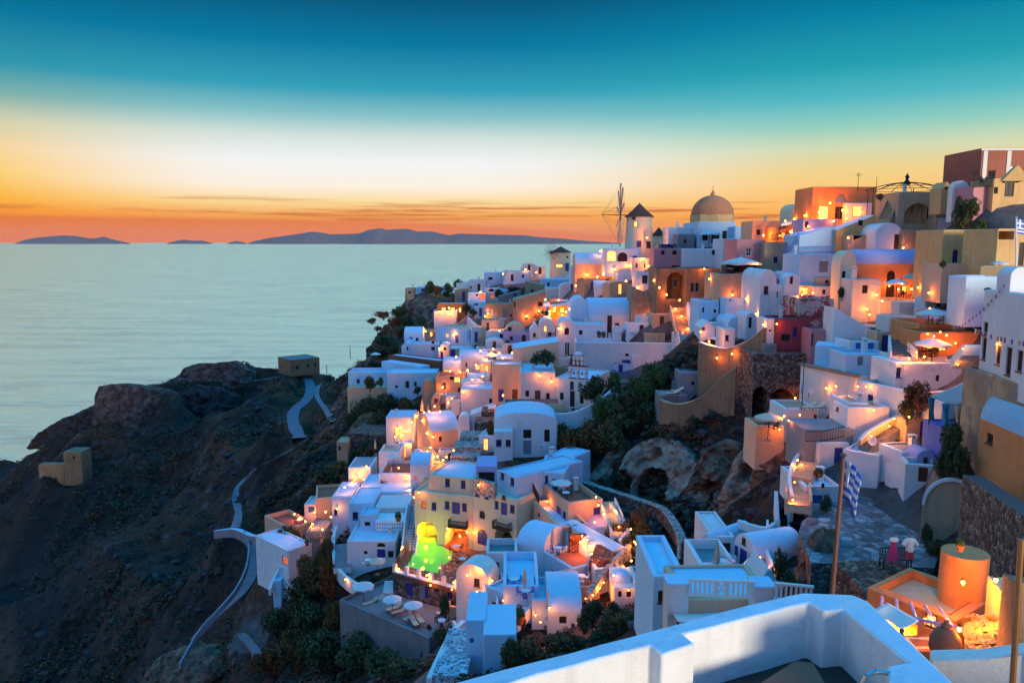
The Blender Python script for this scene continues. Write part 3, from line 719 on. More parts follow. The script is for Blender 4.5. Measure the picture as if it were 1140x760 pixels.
H('hut','rubble hut glowing orange beside the red terrace',634,653,595,620,78,dep=4,col='rubblered',floor='tan',op=[],par=.1,name='rubble_hut')
H('house','white terrace house with red floor and blue windows',604,637,(613,632),661,(77,72.5),dep=7,col='skylitwhite',floor='floorred',op=[('w',615.5,638.5,4,9),('w',608.4,645,3,10),('d',615.5,651.6,5,16)],par=.6)
H('house','white vaulted house with purple door',575,605,604,648,(79,77),roof='vx',rise=1.7,dep=5,col='white',floor='skylitwhite',op=[('w',583.4,636.6,4,9),('d',595,642,8,16)])
H('house','blue white vaulted house with one brown window',677,703,612,646,(73.5,75),roof='v',dep=9,col='white',floor='skylitwhite',op=[('b',691,623.5,5,6)],rise=1.5)
H('house','lavender rear vault behind the brown window house',652,690,586,612,81,roof='v',dep=6,col='white',floor='lavender',op=[],rise=1.4)
H('hut','rubble hut with grey roof and lit window',655,680,(622,625),652,72,dep=4,col='rubblered',floor='slat',op=[('l',671.4,640,4,7),('b',660,637,3,7)],par=0,name='rubble_hut')
H('terrace','orange floored terrace with grey parasol and lamp',630,668,653,664,69.5,dep=4.5,col='peach',floor='floorred',op=[],par=.4)
H('house','white vaulted house with brown window near bottom',610,648,681,704,63,roof='vx',rise=1.5,dep=7,col='skylitwhite',floor='skylitwhite',op=[('k',626.7,690,8,9),('d',638,697,4,8)])
H('chapel','small round domed chapel with two arched windows',684,708,654,682,66,roof='flat',dep=4.5,col='white',op=[('ak',690,661,4,8),('ak',700,662,5,9)],extra=dome(.38,.4,.98,.85,'skylitwhite',.25,True),par=0,bev=.06)
H('house','white house with blue window right of domed chapel',707,722,650,682,65.5,dep=4,col='white',floor='clay',op=[('w',715,660,4,8)],par=.2)
H('chapel','taller white chapel with grey dome behind balustrade',722,748,627,680,60,dep=6,col='skylitwhite',op=[('ak',726,634,2,8)],extra=dome(.6,.35,.85,.75,'domeblue',.1,False),par=.1)
H('house','orange lit gabled house with lamp and blue door',508,543,624,692,(73.5,72),roof='v',rise=1.4,dep=2.6,col='warmwhite',op=[('d',531,672,8,20),('b',531,648,6,10),('k',538,668,2,7)])
H('house','white slab house with purple window beside lit gable',541,560,652,690,(70,68.5),dep=4,col='skylitwhite',op=[('w',551,675,7,10)],par=.2)
H('house','pale blue round cornered house at bottom centre',519,541,690,745,57,dep=5,col='skylitwhite',op=[('B',525.5,713,4,6)],par=0,bev=.06)
H('house','pale blue blank block at bottom centre',538,575,706,745,55,dep=5,col='skylitwhite',op=[],par=0,bev=.06)
H('terrace','white courtyard terrace with blue chairs',560,600,652,682,67,dep=8,col='skylitwhite',floor='skylitwhite',op=[],par=.8)
H('terrace','small white terrace under the large hotel parasol',541,576,615,650,76,dep=4,col='white',floor='pavegrey',op=[('k',552,630,7,9)],par=.7)
H('terrace','white stepped yard right of the courtyard chairs',592,612,668,692,65,dep=5,col='skylitwhite',op=[],par=.6)
# pool level
def poolposts(root,Wd,dep,zs):
    for k in range(6):
        a=Wd*(.02+.96*k/5); m=MB().mat('white'); m.box((a-.2,.0,zs-.05),(a+.2,.4,zs+.95)); m.build('post',root,bevel=.04)
    m=MB().mat('white'); m.box((0,-.08,zs-.02),(Wd,.45,zs+.1)); m.build('coping',root,bevel=.03)
H('building','stone pool building with blue doors under the pool deck',438,509,(636,655),682,84,dep=9,col='rubble',floor='darkroof',op=[('d',455.6,656,7,16),('g',469.5,658,7,17),('d',474.5,659,4,17),('w',486,655,6,10),('w',500,663,6,8)],par=0,extra=poolposts,name='pool_building')
H('terrace','lounger terrace with white coping',380,478,(667,712),740,(82,73.5),dep=9.5,col='grey',floor='pavegrey',op=[],par=.35,bev=.06,name='sun_terrace')
# left cluster
H('house','round cornered white house with fan light door',387,441,602,634,93,dep=7,col='white',floor='skylitwhite',op=[('k',407,615,4,4),('d',424.5,616,9,10),('ak',424.5,606.5,8,5),('x',434.5,617,5,9),('r',389.5,624,2,3)],par=.1)
H('house','white house with two blue windows above round house',389,416,560,586,100,dep=7,col='skylitwhite',floor='skylitwhite',op=[('w',395.5,574,6,9),('w',404.5,574,5,4)],par=.1)
H('house','low white room with dark opening beside blue windows',401,419,573,588,97,dep=4,col='skylitwhite',op=[('k',409,583,6,5),('W',404,584,3,6)],par=.2)
def holes(rows,n):
    def f(root,Wd,dep,zs):
        m=MB().mat('void')
        for r in range(rows):
            for i in range(n):
                a=Wd*(.06+.88*i/(n-1)); z=zs-.45-r*.5; m.box((a-.07,-.012,z),(a+.07,.05,z+.13))
        m.build('vent_row',root,smooth=0)
    return f
H('wall','upper dotted white wall beside the hotel stairs',418,455,564,578,100,dep=5,col='white',floor='skylitwhite',op=[],extra=holes(2,13),par=0,name='dotted_wall')
H('wall','lower dotted white wall with clay pot',418,453,580,593,96.5,dep=3.3,col='white',floor='skylitwhite',op=[],extra=holes(3,12),par=0,name='dotted_wall')
H('roof','broad blue white roof with dark skylight panels',398,458,548,566,106,dep=9,col='skylitwhite',op=[],par=.1,name='flat_roof_house')
H('house','white left house with gable by the lit terrace',370,392,553,590,104,dep=7,col='skylitwhite',op=[('w',374,570,3,7)],par=.1)
H('house','white lower block left of the steep green slope',322,349,(613,607),648,(105,108),dep=9,col='white',floor='skylitwhite',op=[('r',317,624,6,10,'L')],par=.1)
H('terrace','orange lit terrace left of the green slope',322,350,(588,585),612,(113,116),dep=8,col='peach',floor='floorred',op=[],par=.7)
H('terrace','small terrace with purple sofas above the green slope',341,362,592,612,108,dep=6,col='grey',floor='pavegrey',op=[],par=.2)
H('house','little white house with purple window at cliff side',339,352,561,574,118,dep=4,col='white',op=[('B',346,567,6,7)])
H('terrace','peach terrace wall above the purple window',352,393,(555,552),577,116,dep=7,col='peach',floor='floorred',op=[('l',381,553,8,5)],par=.5)
H('house','white stair block at the foot of cliff path',311,324,631,650,106,dep=4,col='skylitwhite',op=[('k',321,627,3,6)],par=0)
H('house','tiny pale hut on the slope below the cliff stairs',304,313,646,660,105,dep=3,col='skylitwhite',op=[],par=0)
H('building','slatted pergola roof on the lit cliff walk',388,413,520,541,118,dep=6,col='skylitwhite',floor='slat',op=[],par=.1,name='slatted_roof_house')
H('house','white house with lit arched door at the cliff edge',430,460,464,489,131,dep=6,col='skylitwhite',floor='skylitwhite',op=[('al',442,480,6,12)],par=.1)
H('house','blue roofed house with arched end and one window',479,511,481,510,(120,122),roof='vx',rise=2.4,dep=7,col='peach',floor='skylitwhite',op=[('k',490.5,488.5,3.5,6)])
H('house','arched white end wall beside the blue roof',510,523,462,500,121,roof='v',rise=1.2,dep=3,col='white',op=[])
H('house','little vaulted white house with red window by yellow stairs',457,479,518,548,109,roof='vx',rise=1.2,dep=5,col='white',floor='skylitwhite',op=[('r',462.6,532,3,5)])
H('terrace','orange floor terrace with parasols over the cliff',422,459,527,548,111,dep=7,col='white',floor='floorred',op=[],par=.5)
H('house','white rounded terrace house above the orange floor',422,446,503,524,119,dep=5,col='white',floor='peach',op=[('w',430,518,6,4)],par=.5)
H('terrace','crowded restaurant terrace with closed parasols',440,482,478,492,137,dep=14,col='peach',floor='floorred',op=[],par=.5)
WL('white curving wall beside the yellow stairs',[(462,500,121),(466,499,119),(473,506,117),(482,516,114),(490,528,111)],h=4,t=.5,name='stair_wall')
H('house','white square house above the blue roofed house',513,552,433,462,131,dep=7,col='white',floor='skylitwhite',op=[('w',547,447,5,7)],par=.4)
H('house','white sloped terrace wall beside rubble steps',523,552,(462,452),480,122,roof='shed',dep=4,col='white',op=[],)
# upper left village
H('house','white walled garden house at the far cliff corner',388,432,414,434,166,dep=6,col='skylitwhite',floor='skylitwhite',op=[],par=.6)
H('wall','tan retaining wall under the far garden house',387,463,431,448,163,dep=4,col='peach',op=[],par=0,name='retaining_wall')
H('house','low white vaulted house with three dark windows',431,486,415,434,159,dep=6,col='skylitwhite',floor='skylitwhite',op=[('k',441.4,430.4,3,3),('k',453.4,428,4,8),('k',462.4,427.4,3,5)],par=.1)
H('wall','long white wall above the three window house',425,468,(402,408),418,172,dep=3,col='skylitwhite',op=[],par=0,name='garden_wall')
H('wall','long dark red wall across the upper village',433,490,(395,402),414,178,dep=3,col='clay',floor='skylitwhite',op=[],par=.1,name='garden_wall')
H('house','white gabled house above the dark red wall',447,458,380,399,184,roof='gable',rise=1.2,dep=7,col='skylitwhite',op=[('k',453.4,388,2,4)])
H('house','white house with flat awning above dark red wall',457,488,383,399,183,dep=6,col='skylitwhite',op=[('k',482,388,4,4),('k',482,381,3,3)],par=.2)
H('house','white vaulted room next to the cliff top lamp',450,470,372,384,191,roof='vx',rise=1.6,dep=6,col='skylitwhite',op=[])
H('house','big white house with yellow roof terrace',485,520,(363,367),382,190,dep=9,col='skylitwhite',floor='yellowfloor',op=[],par=.2)
H('house','narrow white stair house right of yellow roof terrace',520,536,(354,368),384,192,roof='shed',dep=5,col='skylitwhite',op=[])
H('house','arched white front with blue arched door',488,501,383,403,180,roof='v',rise=1.4,dep=6,col='white',op=[('k',495,388,3,3),('d',492,396,3,9)])
H('house','white roofed house with brown arch beside blue door',500,528,388,401,176,dep=6,col='peach',floor='skylitwhite',op=[('ad',504,394,6,11)],par=.1)
H('gateway','big brown arched gateway in the restaurant lane',470,485,423,450,151,roof='v',rise=1.6,dep=4,col='tan',op=[('aA',478,437,10,22)],name='gateway')
H('house','rubble fronted terrace house beside the arched gateway',485,517,419,439,150,dep=6,col='tan',floor='floorred',op=[('l',509,422,7,8),('w',495,430,3,7),('k',512,434,4,5)],par=.3)
H('house','vaulted white house lit by a bright star lamp',511,543,400,414,160,roof='vx',rise=1.8,dep=6,col='white',floor='skylitwhite',op=[('k',519,406,2,5),('l',532,409,6,6)])
H('house','white round roofed house left of bright star lamp',493,513,408,424,156,roof='vx',rise=1.6,dep=6,col='white',floor='skylitwhite',op=[('l',497,415,4,7)])
H('house','tiny domed brown oven house near closed parasols',480,490,440,452,146,roof='v',dep=3,col='tan',op=[])
H('house','white flat house with lit door under large parasol',519,545,420,434,143,dep=6,col='peach',floor='skylitwhite',op=[('k',524,424,3,5)],par=.1)
H('house','white roofed room right of the white parasol',553,574,398,408,147,dep=5,col='skylitwhite',op=[],par=.1)
# top left
H('wall','high tan cliff wall at the far end',453,487,328,344,236,dep=6,col='tan',floor='skylitwhite',op=[],par=0,name='cliff_wall')
H('wall','tan wall house stepping down the far cliff',478,504,327,346,232,dep=6,col='tan',op=[],par=.1,name='cliff_wall')
H('wall','dark rubble garden wall on the far ridge',503,523,328,337,229,dep=4,col='rubble',op=[],par=0,name='rubble_wall')
H('house','square tan ruin at the far ridge end',451,463,321,330,240,dep=5,col='tan',op=[])
H('house','low white flat house at the far ridge end',463,483,320,326,238,dep=6,col='skylitwhite',op=[],par=.1)
H('house','tiny white kiosk between two far bushes',489,496,319,326,236,dep=4,col='white',op=[('w',493,322,2,3)])
H('house','white cottage with dark window on the far ridge',508,523,315,328,230,dep=7,col='white',op=[('k',516.6,324,4,5)])
H('house','white cottage with dark door on the far ridge',522,540,312,328,229,dep=7,col='white',op=[('x',533,320,3,8),('k',524,320,2,3)])
H('house','blue shaded flat house high on the far ridge',539,560,304,313,233,dep=7,col='skylitwhite',op=[('ak',546,310,5,3)])
H('house','long flat house with orange lit roof terrace on ridge',560,590,302,313,229,dep=7,col='skylitwhite',floor='peach',op=[],par=.2)
H('house','white round gabled house with dark door near small windmill',580,598,293,306,237,roof='v',rise=1.6,dep=6,col='warmwhite',op=[('x',589,297.5,3,6)])
H('house','low white wing right of the round gabled ridge house',597,607,297,305,236,dep=5,col='warmwhite',op=[])
H('house','tan house with little window below the far ridge',585,606,(313,317),328,206,dep=6,col='tan',op=[('k',592.6,324,3,3)],roof='shed')
H('house','white house with brick arch below the ridge',540,556,321,337,212,dep=6,col='warmwhite',op=[('ak',547,323,6,3),('r',548,330,4,5)])
H('house','white cubes house stepping down the far slope',521,541,326,346,209,dep=6,col='skylitwhite',op=[('r',537,330,7,6),('k',531,328,3,3)],par=.5)
H('house','white block with steps under the brick arch house',553,566,322,340,207,dep=6,col='skylitwhite',op=[],par=.2)
H('house','grey white shed roofed house by the tan complex',555,580,(330,324),346,201,roof='shed',dep=6,col='grey',op=[('k',573,328,2,4)])
H('terrace','white terrace wall of the glowing far pergola restaurant',483,508,346,358,205,dep=9,col='white',floor='floorred',op=[],par=.6)
H('house','glowing far restaurant under a flat canopy',487,518,338,351,211,dep=5,col='orange',floor='skylitwhite',op=[('l',494,345,5,6),('l',504,345,5,6),('l',512,345,3,5)],par=.1,name='restaurant')
H('house','white low house right of the far pergola restaurant',521,540,336,346,204,dep=5,col='skylitwhite',op=[])
H('house','tan complex with white niches and grey door',540,575,338,360,192,dep=7,col='tan',op=[('g',563,349.6,6,10),('W',543,347,3,7),('W',547,348,3,6),('k',569,351,2,3)])
H('house','long tan house with sloping roof and two windows',571,608,(334,324),362,190,roof='shed',dep=8,col='tan',floor='tan',op=[('k',601.4,338.4,5,5),('k',572.8,339,2,6)])
H('house','white topped tan house below the small windmill',608,636,321,345,188,dep=8,col='warmwhite',floor='skylitwhite',op=[('k',602,338,2,2)])
H('house','tan lower house with arched door in orange alley',536,556,357,378,178,dep=6,col='peach',op=[('D',543,364,3,10)],par=.3)
H('house','peach domed little house with square window',562,585,360,372,171,roof='v',rise=2.2,dep=6,col='peach',op=[('k',567.6,366,4,4)])
H('house','white yard walls before the peach domed house',560,592,370,383,166,dep=6,col='lavender',floor='skylitwhite',op=[],par=.7)
H('house','white peaked house with dark gate in village middle',590,601,360,382,163,roof='gable',rise=1.5,dep=6,col='white',op=[('k',595,373,3,5)])
H('house','white vaulted house left of the iron gate balcony',601,618,355,380,157,roof='v',rise=1.5,dep=7,col='white',op=[('l',607,366,4,7),('w',612,372,4,5)])
H('house','pale stepped roof house under the small windmill',603,636,311,322,215,dep=8,col='skylitwhite',op=[],par=.1)
H('house','white swirl roof house left of the arcade',636,662,296,312,186,roof='shed',rise=1,dep=7,col='white',op=[])
H('house','blue white roofs between cistern and star lamp',690,706,306,322,172,roof='vx',rise=1.3,dep=5,col='skylitwhite',op=[])
# right foreground
H('house','white vaulted house with purple shutters',780,792,591,621,(60.5,59.6),roof='v',rise=.7,dep=5,col='white',floor='skylitwhite',op=[('d',785,606,6,12)])
H('house','flat white link between the two vaulted houses',792,817,597,624,60,dep=6,col='white',op=[],par=.1)
H('house','white vaulted house with tall purple door',816,840,588,639,(58.5,56),roof='v',rise=1.3,dep=4.5,col='white',floor='skylitwhite',op=[('d',827.5,624,7,28),('d',820,613,3,13),('d',835,625,4,13),('b',828.4,602,3.5,8)])
H('terrace','white walled patio with closed parasol',778,820,628,642,54,dep=5,col='white',floor='pavegrey',op=[],par=.8)
H('house','triangular white roof house with red hatch',842,868,632,655,47,roof='gable',rise=1.2,dep=3,col='white',op=[])
H('house','white balcony house with timber balustrade',726,762,641,700,40,dep=6,col='skylitwhite',floor='skylitwhite',op=[('b',736,664,5,14),('b',750,668,5,9),('w',743,690,5,12)],par=.3)
H('terrace','white balustrade terrace in front of vaulted houses',760,862,(668,666),700,34,dep=4,col='peach',floor='skylitwhite',op=[],par=.1)
H('house','white stair house with planter niche and blue gate',895,935,541,566,63,dep=6,col='white',floor='skylitwhite',op=[('n',909,531,8,6),('B',909.5,556,12,10),('k',916,540,3,5)],par=.3)
H('house','broad white house behind the flag pole',936,976,(500,504),548,(67,65),dep=7,col='white',floor='skylitwhite',op=[('B',934,548,4,14)],par=.2)
H('house','white house with grey roof right of the flag pole',975,1001,(493,500),550,(66,63),dep=5,col='white',floor='grey',op=[('k',983,538,4,4)],par=.1)
H('house','lavender house wall beside the little arch',1001,1019,(501,498),528,(64.5,65),dep=4,col='lavender',op=[('b',1010,519,8,6)],par=0)
H('house','small cream hut with square window and air unit',993,1012,482,502,68,dep=2.5,col='warmwhite',floor='grey',op=[('k',1000,492,3,5)],par=.1,base=.1,anch=False)
H('house','deep blue painted house with dark doorway',1025,1062,(466,480),506,(64,59),dep=4,col='bluewall',op=[('x',1018,500,4,10,'L'),('G',1048,488,3,12)],par=.1)
H('gateway','small white round arch beside the blue house',1019,1040,501,530,61.5,roof='v',dep=2,col='lavender',op=[('k',1030,513,4,9)],name='arched_annex')
H('chapel','tiny white vaulted chapel with open door',998,1019,520,563,(64,62),roof='v',rise=.7,dep=4.5,col='white',floor='bluewall',op=[('b',1010,545,6,20)])
H('building','ochre wall house with big blue vaulted roof',1081,1142,(465,492),585,(54,47.5),roof='vx',rise=3.0,dep=9,col='orange',floor='domeblue',op=[('b',1101.5,488,7,12)])
H('wall','tan wall building behind the draped awning',1066,1142,(408,431),500,(58,49.5),dep=1.2,col='ruin',op=[],par=.1,name='tan_wall_house')
H('cistern','mossy brown vaulted cistern with pale rim',1023,1092,528,615,(55,53),roof='v',rise=2.3,dep=8,col='tan',floor='tilecap',op=[],extra=rim)
H('wall','sloping tile capped stone wall beside the cistern',1062,1142,(528,580),650,(50,38),roof='shed',dep=1.2,col='rubble',floor='tilecap',op=[],name='capped_wall')
H('terrace','dark paved yard with the two mannequins',965,1050,661,676,29.4,dep=3.3,col='rubblered',floor='darkroof',op=[],par=0)
H('wall','rubble wall glowing red below the plateau',905,965,624,668,51,dep=1,col='rubblered',op=[],par=0,name='rubble_wall')
H('shop','sunken orange lit shop court with pergola',960,1060,(653,672),735,(26.5,24),dep=3,col='orange',floor='yellowfloor',op=[('n',1003,698,34,24),('l',1035,690,14,14)],par=.3,name='shop')
H('wall','bright yellow wall behind the straw goods',1094,1122,640,700,(24.5,22.5),dep=.6,col='yellowfloor',op=[],par=0,name='shop_wall')
WL('long low cream wall in front of the shop',[(1036,728,19),(1090,727,18.5),(1142,720,18)],h=3,t=.6,col='warmwhite',smooth=0,name='low_wall',anch=False)
WL('dark curved stone pier at the right edge',[(1128,640,20),(1134,642,19.4),(1145,650,19)],h=5,t=.5,col='brownplaster',smooth=4,name='stone_pier',anch=False)
H('bunker','flat concrete bunker on the promontory',324,356,(401,398),411,(297,305),dep=12,col='brownplaster',floor='grey',op=[('k',331,409,3,4),('k',343,407,2,3),('k',351,406,2,4)],par=.1,name='bunker')
H('ruin','small ruined hut below the headland fort',72,92,503,530,236,dep=6,col='brownplaster',op=[('k',82,509,3,3)],par=0,name='ruin')
H('ruin','low broken wall beside the small ruined hut',44,72,517,535,240,dep=3,col='brownplaster',op=[],par=0,name='ruined_wall')
H('hut','tiny pale hut among bushes below the garden house',375,387,492,506,139,dep=4,col='tan',op=[('k',378,499,3,5)],par=0)
H('wall','grey terraced field walls below the far gateway',388,430,(482,484),500,142,dep=8,col='rubble',floor='pavegrey',op=[],par=0,name='field_terrace')
# ---- cave rocks: patch with real recesses ----
def rockmat(name,st):
    m,nt,b=nmat(name); p=coords(nt); n=noi(nt,p,.45,9,.72); n2=noi(nt,p,2.2,7,.75)
    c=ramp(nt,n.outputs[0],st).outputs[0]; c=mixc(nt,mathn(nt,'MULTIPLY',n2.outputs[0],.4),c,tuple(x*.3 for x in st[1][1])); nt.links.new(c,b.inputs['Base Color']); b.inputs['Roughness'].default_value=.95
    bump(nt,b,mathn(nt,'ADD',n.outputs[0],mathn(nt,'MULTIPLY',n2.outputs[0],.4)),.9,1.0)
rockmat('rockpale',[(.36,(.12,.06,.035)),(.48,(.46,.29,.20)),(.62,(.74,.58,.47))]); rockmat('rockdark',[(.3,(.012,.008,.009)),(.5,(.05,.03,.032)),(.75,(.14,.09,.09))]); rockmat('rocktan',[(.36,(.06,.03,.02)),(.48,(.26,.13,.08)),(.62,(.46,.28,.19))])
def ROCK(label,outline,D,caves=(),mat='rockpale',thick=4,amp=.8,res=.27,name='cave_rock',lean=.38,kind=None,cat='rock'):
    """outline: top edge (px,py) left to right plus bottom py; caves: (px,pbottom,w,h,depth)"""
    top,pb=outline; D0,D1=D if isinstance(D,tuple) else (D,D)
    px0,px1=top[0][0],top[-1][0]; A_=W(px0,pb,D0); B_=W(px1,pb,D1); u=Vector((B_.x-A_.x,B_.y-A_.y,0)); L=u.length; u.normalize(); bk=Vector((-u.y,u.x,0)); n=Vector((u.y,-u.x,0))
    def pr(px,py):
        r=ray(px,py); t=A_.dot(n)/r.dot(n); q=r*t; return (q-A_).dot(u),q.z-A_.z
    T=[pr(*t) for t in top]; CV=[]
    for (cx,cb,cw,ch,cd) in caves:
        s,z=pr(cx,cb); s1,_=pr(cx-cw/2,cb); s2,_=pr(cx+cw/2,cb); _,z2=pr(cx,cb-ch); CV.append((s,z,(s2-s1)/2,z2-z,cd))
    nx=max(8,int(L/res)); zm=max(t[1] for t in T); nz=max(8,int((zm+3)/res)); rows=[]
    seed=Vector((px0*.1,pb*.1,0))
    for j in range(nz+1+6):
        row=[]
        for i in range(nx+1):
            s=L*i/nx; k=0
            while k<len(T)-2 and T[k+1][0]<s: k+=1
            tt=(s-T[k][0])/max(.01,T[k+1][0]-T[k][0]); zt=T[k][1]+(T[k+1][1]-T[k][1])*max(0,min(1,tt)); zt+=noise.fractal(Vector((s*.5,0,3))+seed,1,2,4)*.35
            if j<=nz:
                f=j/nz; z=-2.5+(zt+2.5)*f; y=lean*max(0,z); edge=min(i,nx-i)/nx*2
                q=Vector((s*.28,z*.28,0))+seed; y+=-noise.fractal(q,1,2.1,5)*amp*1.2+abs(noise.fractal(q*2.2,1,2,4))*amp*.5+noise.fractal(q*5.5,1,2.2,4)*amp*.6+math.floor((z+noise.noise(q*2)*1.5)/1.1)*.22
                y+=max(0,.25-edge)**1.0*thick*1.6+ (f**6)*1.0
                for (cs,cz,cw,ch,cd) in CV:
                    dx=(s-cs)/cw; dz=(z-cz)/ch
                    if z>cz-.6:
                        g=(abs(dx)**2.4+max(0,dz)**2.2)
                        if g<1: y+=cd*min(1,(1-g)*5)
                row.append((s,y,z))
            else:
                f=(j-nz)/6; base=rows[nz][i]; row.append((s,base[1]+thick*f+.0,zt-.15-abs(noise.noise(Vector((s*.4,f*3,1))+seed))*.6-f*f*1.2))
        rows.append(row)
    m=MB().mat(mat)
    for j in range(len(rows)-1):
        for i in range(nx): m.face([rows[j][i],rows[j][i+1],rows[j+1][i+1],rows[j+1][i]],True)
    lo=rows[0]; hi=rows[-1]
    for i in range(nx): m.face([hi[i],hi[i+1],(hi[i+1][0],hi[i+1][1],-2.5),(hi[i][0],hi[i][1],-2.5)])
    for i in(0,nx):
        m.face([rows[j][i] for j in range(len(rows))]+[(hi[i][0],hi[i][1],-2.5)])
    for k in range(5):
        s_=L*k/4; q=A_+u*s_; ANCH.append((q.x,q.y,q.z-.5)); ANCH.append((q.x+n.x*1.5,q.y+n.y*1.5,q.z-.7))
    for s_,z_ in T[1:-1]: q=A_+u*s_+bk*(thick+lean*z_); ANCH.append((q.x,q.y,A_.z+z_-.9))
    th=math.atan2(u.y,u.x); o=m.build(name,None,A_,th,smooth=28)
    tag(o,label,cat,None,kind); LAND.append(((px0+px1)/2,(pb+min(t[1] for t in top))/2,label,(px1-px0)/2,20)); return o
rockmat('rockmid',[(.36,(.03,.018,.014)),(.48,(.12,.062,.05)),(.62,(.26,.16,.13))])
ROCK('big pale cave rock with a wide black mouth',([(659,545),(668,518),(680,505),(697,498),(716,500),(735,510),(752,530),(768,545),(784,552)],572),(97,86),[(710,560,36,31,5),(678,549,24,20,1.6),(761,584,34,16,3)])
ROCK('upper brown rock with a tall dark hollow',([(690,508),(704,494),(724,478),(736,455),(745,463),(765,462),(786,462),(806,475),(815,495)],522),(101,92),[(743,497,17,34,4),(793,528,18,26,4),(722,505,24,16,2)],'rocktan')
ROCK('pale blue rock with a low cave left of yard wall',([(796,528),(803,505),(812,492),(822,488),(834,496),(848,503),(858,520)],545),(84,78),[(827,534,30,20,4)],'rockpale')
ROCK('dark rubble rock face under the arched wall',([(790,480),(810,466),(835,462),(870,466),(900,480)],500),(95,86),[],'rockdark',3,.6)
ROCK('brown rock spur beneath the flagstone plateau edge',([(868,628),(880,608),(893,600),(905,618),(912,630)],668),(52,50),[],'rocktan',3)
ROCK('steep tan cliff under the far village end',([(384,398),(389,368),(398,360),(412,362),(428,370),(440,385),(446,400)],425),(230,198),[],'rocktan',10,2.0,.8,name='cliff',cat='cliff')
ROCK('tan cliff face below the far garden walls',([(428,342),(436,330),(446,326),(462,336),(486,346)],366),(236,214),[],'rocktan',8,1.5,.8,name='cliff',cat='cliff')
ROCK('tan rock face below the garden house terrace',([(386,450),(400,447),(430,448),(464,450)],474),(163,150),[],'rocktan',5,1.2,.6,name='cliff',cat='cliff')
ROCK('long pale outcrop on the far promontory',([(193,419),(198,412),(212,407),(235,406),(252,404),(262,410),(276,418)],427),(302,302),[(203,424,5,5,3)],'rockmid',9,1.6,1.0,name='outcrop')
ROCK('reddish rock by the tiny pale hut',([(372,494),(376,470),(384,462),(392,470),(396,480)],505),(152,148),[],'rocktan',4,.8,.5,name='outcrop')
ROCK('dark boulder at the bottom left edge of slope',([(146,756),(158,744),(180,738),(205,744),(226,752)],775),(104,100),[],'rocktan',4,.8,.5,name='boulder')
ROCK('square ruined fort wall on the dark headland',([(94,440),(97,433),(112,430),(132,431),(150,434),(160,437),(166,446)],470),(262,256),[],'rockmid',9,.7,.8,name='fort',cat='fort',lean=.05)
ROCK('broken rock ledge right of the headland fort',([(166,450),(185,440),(210,433),(240,436),(262,446)],466),(275,280),[],'rockdark',8,2.0,1.0,name='outcrop')
ROCK('dark rock ledge left of the headland fort',([(28,490),(50,470),(72,458),(94,452),(98,462)],490),(290,268),[],'rockdark',8,2.0,1.0,name='outcrop')
ROCK('pale broken rock face beside the blue road',([(352,440),(362,425),(375,420),(386,428),(390,445)],480),(215,195),[],'rocktan',5,1.4,.6,name='outcrop')

ROCK('tan cliff lobe left of the wide cave mouth',([(640,556),(650,530),(662,514),(676,508),(688,520),(694,540)],566),(100,97),[(668,556,16,14,2)],'rockpale',4,1.0)
ROCK('brown broken cliff between the two caves',([(752,540),(766,508),(784,500),(800,506),(812,525),(822,545)],562),(90,85),[(785,556,14,18,3)],'rocktan',4,1.3)
ROCK('low pale ledge beneath the grey lounger terrace',([(716,470),(735,460),(760,458),(790,458),(812,466)],488),(101,94),[],'rocktan',4,1.2)
ROCK('pale scree rock right of the third cave',([(772,590),(786,566),(800,558),(818,562),(832,580)],600),(80,74),[],'rockpale',4,1.2)
ROCK('small tan boulder by the parasol terrace foot',([(836,505),(846,494),(858,492),(872,500)],515),(79,76),[],'rocktan',2.5,.8)
AN="""1115,215,105;1060,228,114;1000,245,124;940,248,128;880,272,138;800,275,166;700,292,176;620,305,240;570,318,235;500,333,235;440,343,237;
860,310,125;980,350,102;1080,350,80;1130,365,62;
620,352,192;560,352,212;480,368,206;420,372,228;400,395,232;390,425,215;372,440,190;
402,445,164;440,425,178;500,400,185;1030,410,72;1150,430,48;
380,460,172;450,470,150;500,470,138;430,455,156;760,450,104;830,470,90;900,480,78;1080,520,60;
400,545,124;440,552,114;620,510,104;820,530,78;870,525,70;
640,480,110;700,470,109;740,470,103;
355,640,100;400,655,90;450,690,80;620,590,86;730,600,80;
680,600,81;720,620,75;750,640,68;660,700,61;610,715,59;580,725,56;700,700,58;640,740,50;720,730,45;
520,750,54;480,745,60;450,750,68;420,740,76;380,735,84;350,750,86;310,750,92;360,700,94;330,680,103;300,690,110;
250,740,104;200,750,110;100,740,132;0,755,160;-120,755,175;
250,690,118;200,660,135;100,650,172;0,650,215;-120,650,240;250,600,138;270,560,155;300,600,128;300,560,145;330,520,150;350,560,132;360,500,150;300,520,165;
220,540,185;160,560,210;80,570,240;0,560,270;-120,560,300;
250,500,208;320,480,195;350,470,190;360,440,215;300,455,225;200,470,250;150,480,250;130,500,240;60,520,262;0,510,325;-100,520,345;
100,470,262;160,470,262;30,490,310;60,475,300;95,455,300;130,432,310;180,428,300;
200,428,292;250,424,300;290,424,300;330,416,296;370,402,285;400,392,280;340,432,252;385,412,245;300,430,270;350,405,320;250,412,330;
880,600,61;850,640,54;900,650,49;880,560,68;840,570,66;800,650,50;960,650,46"""
for s in AN.replace('\n','').split(';'):
    if s.strip():
        a,b,c=map(float,s.split(',')); p=W(a,b,c); ANCH.append((p.x,p.y,p.z))
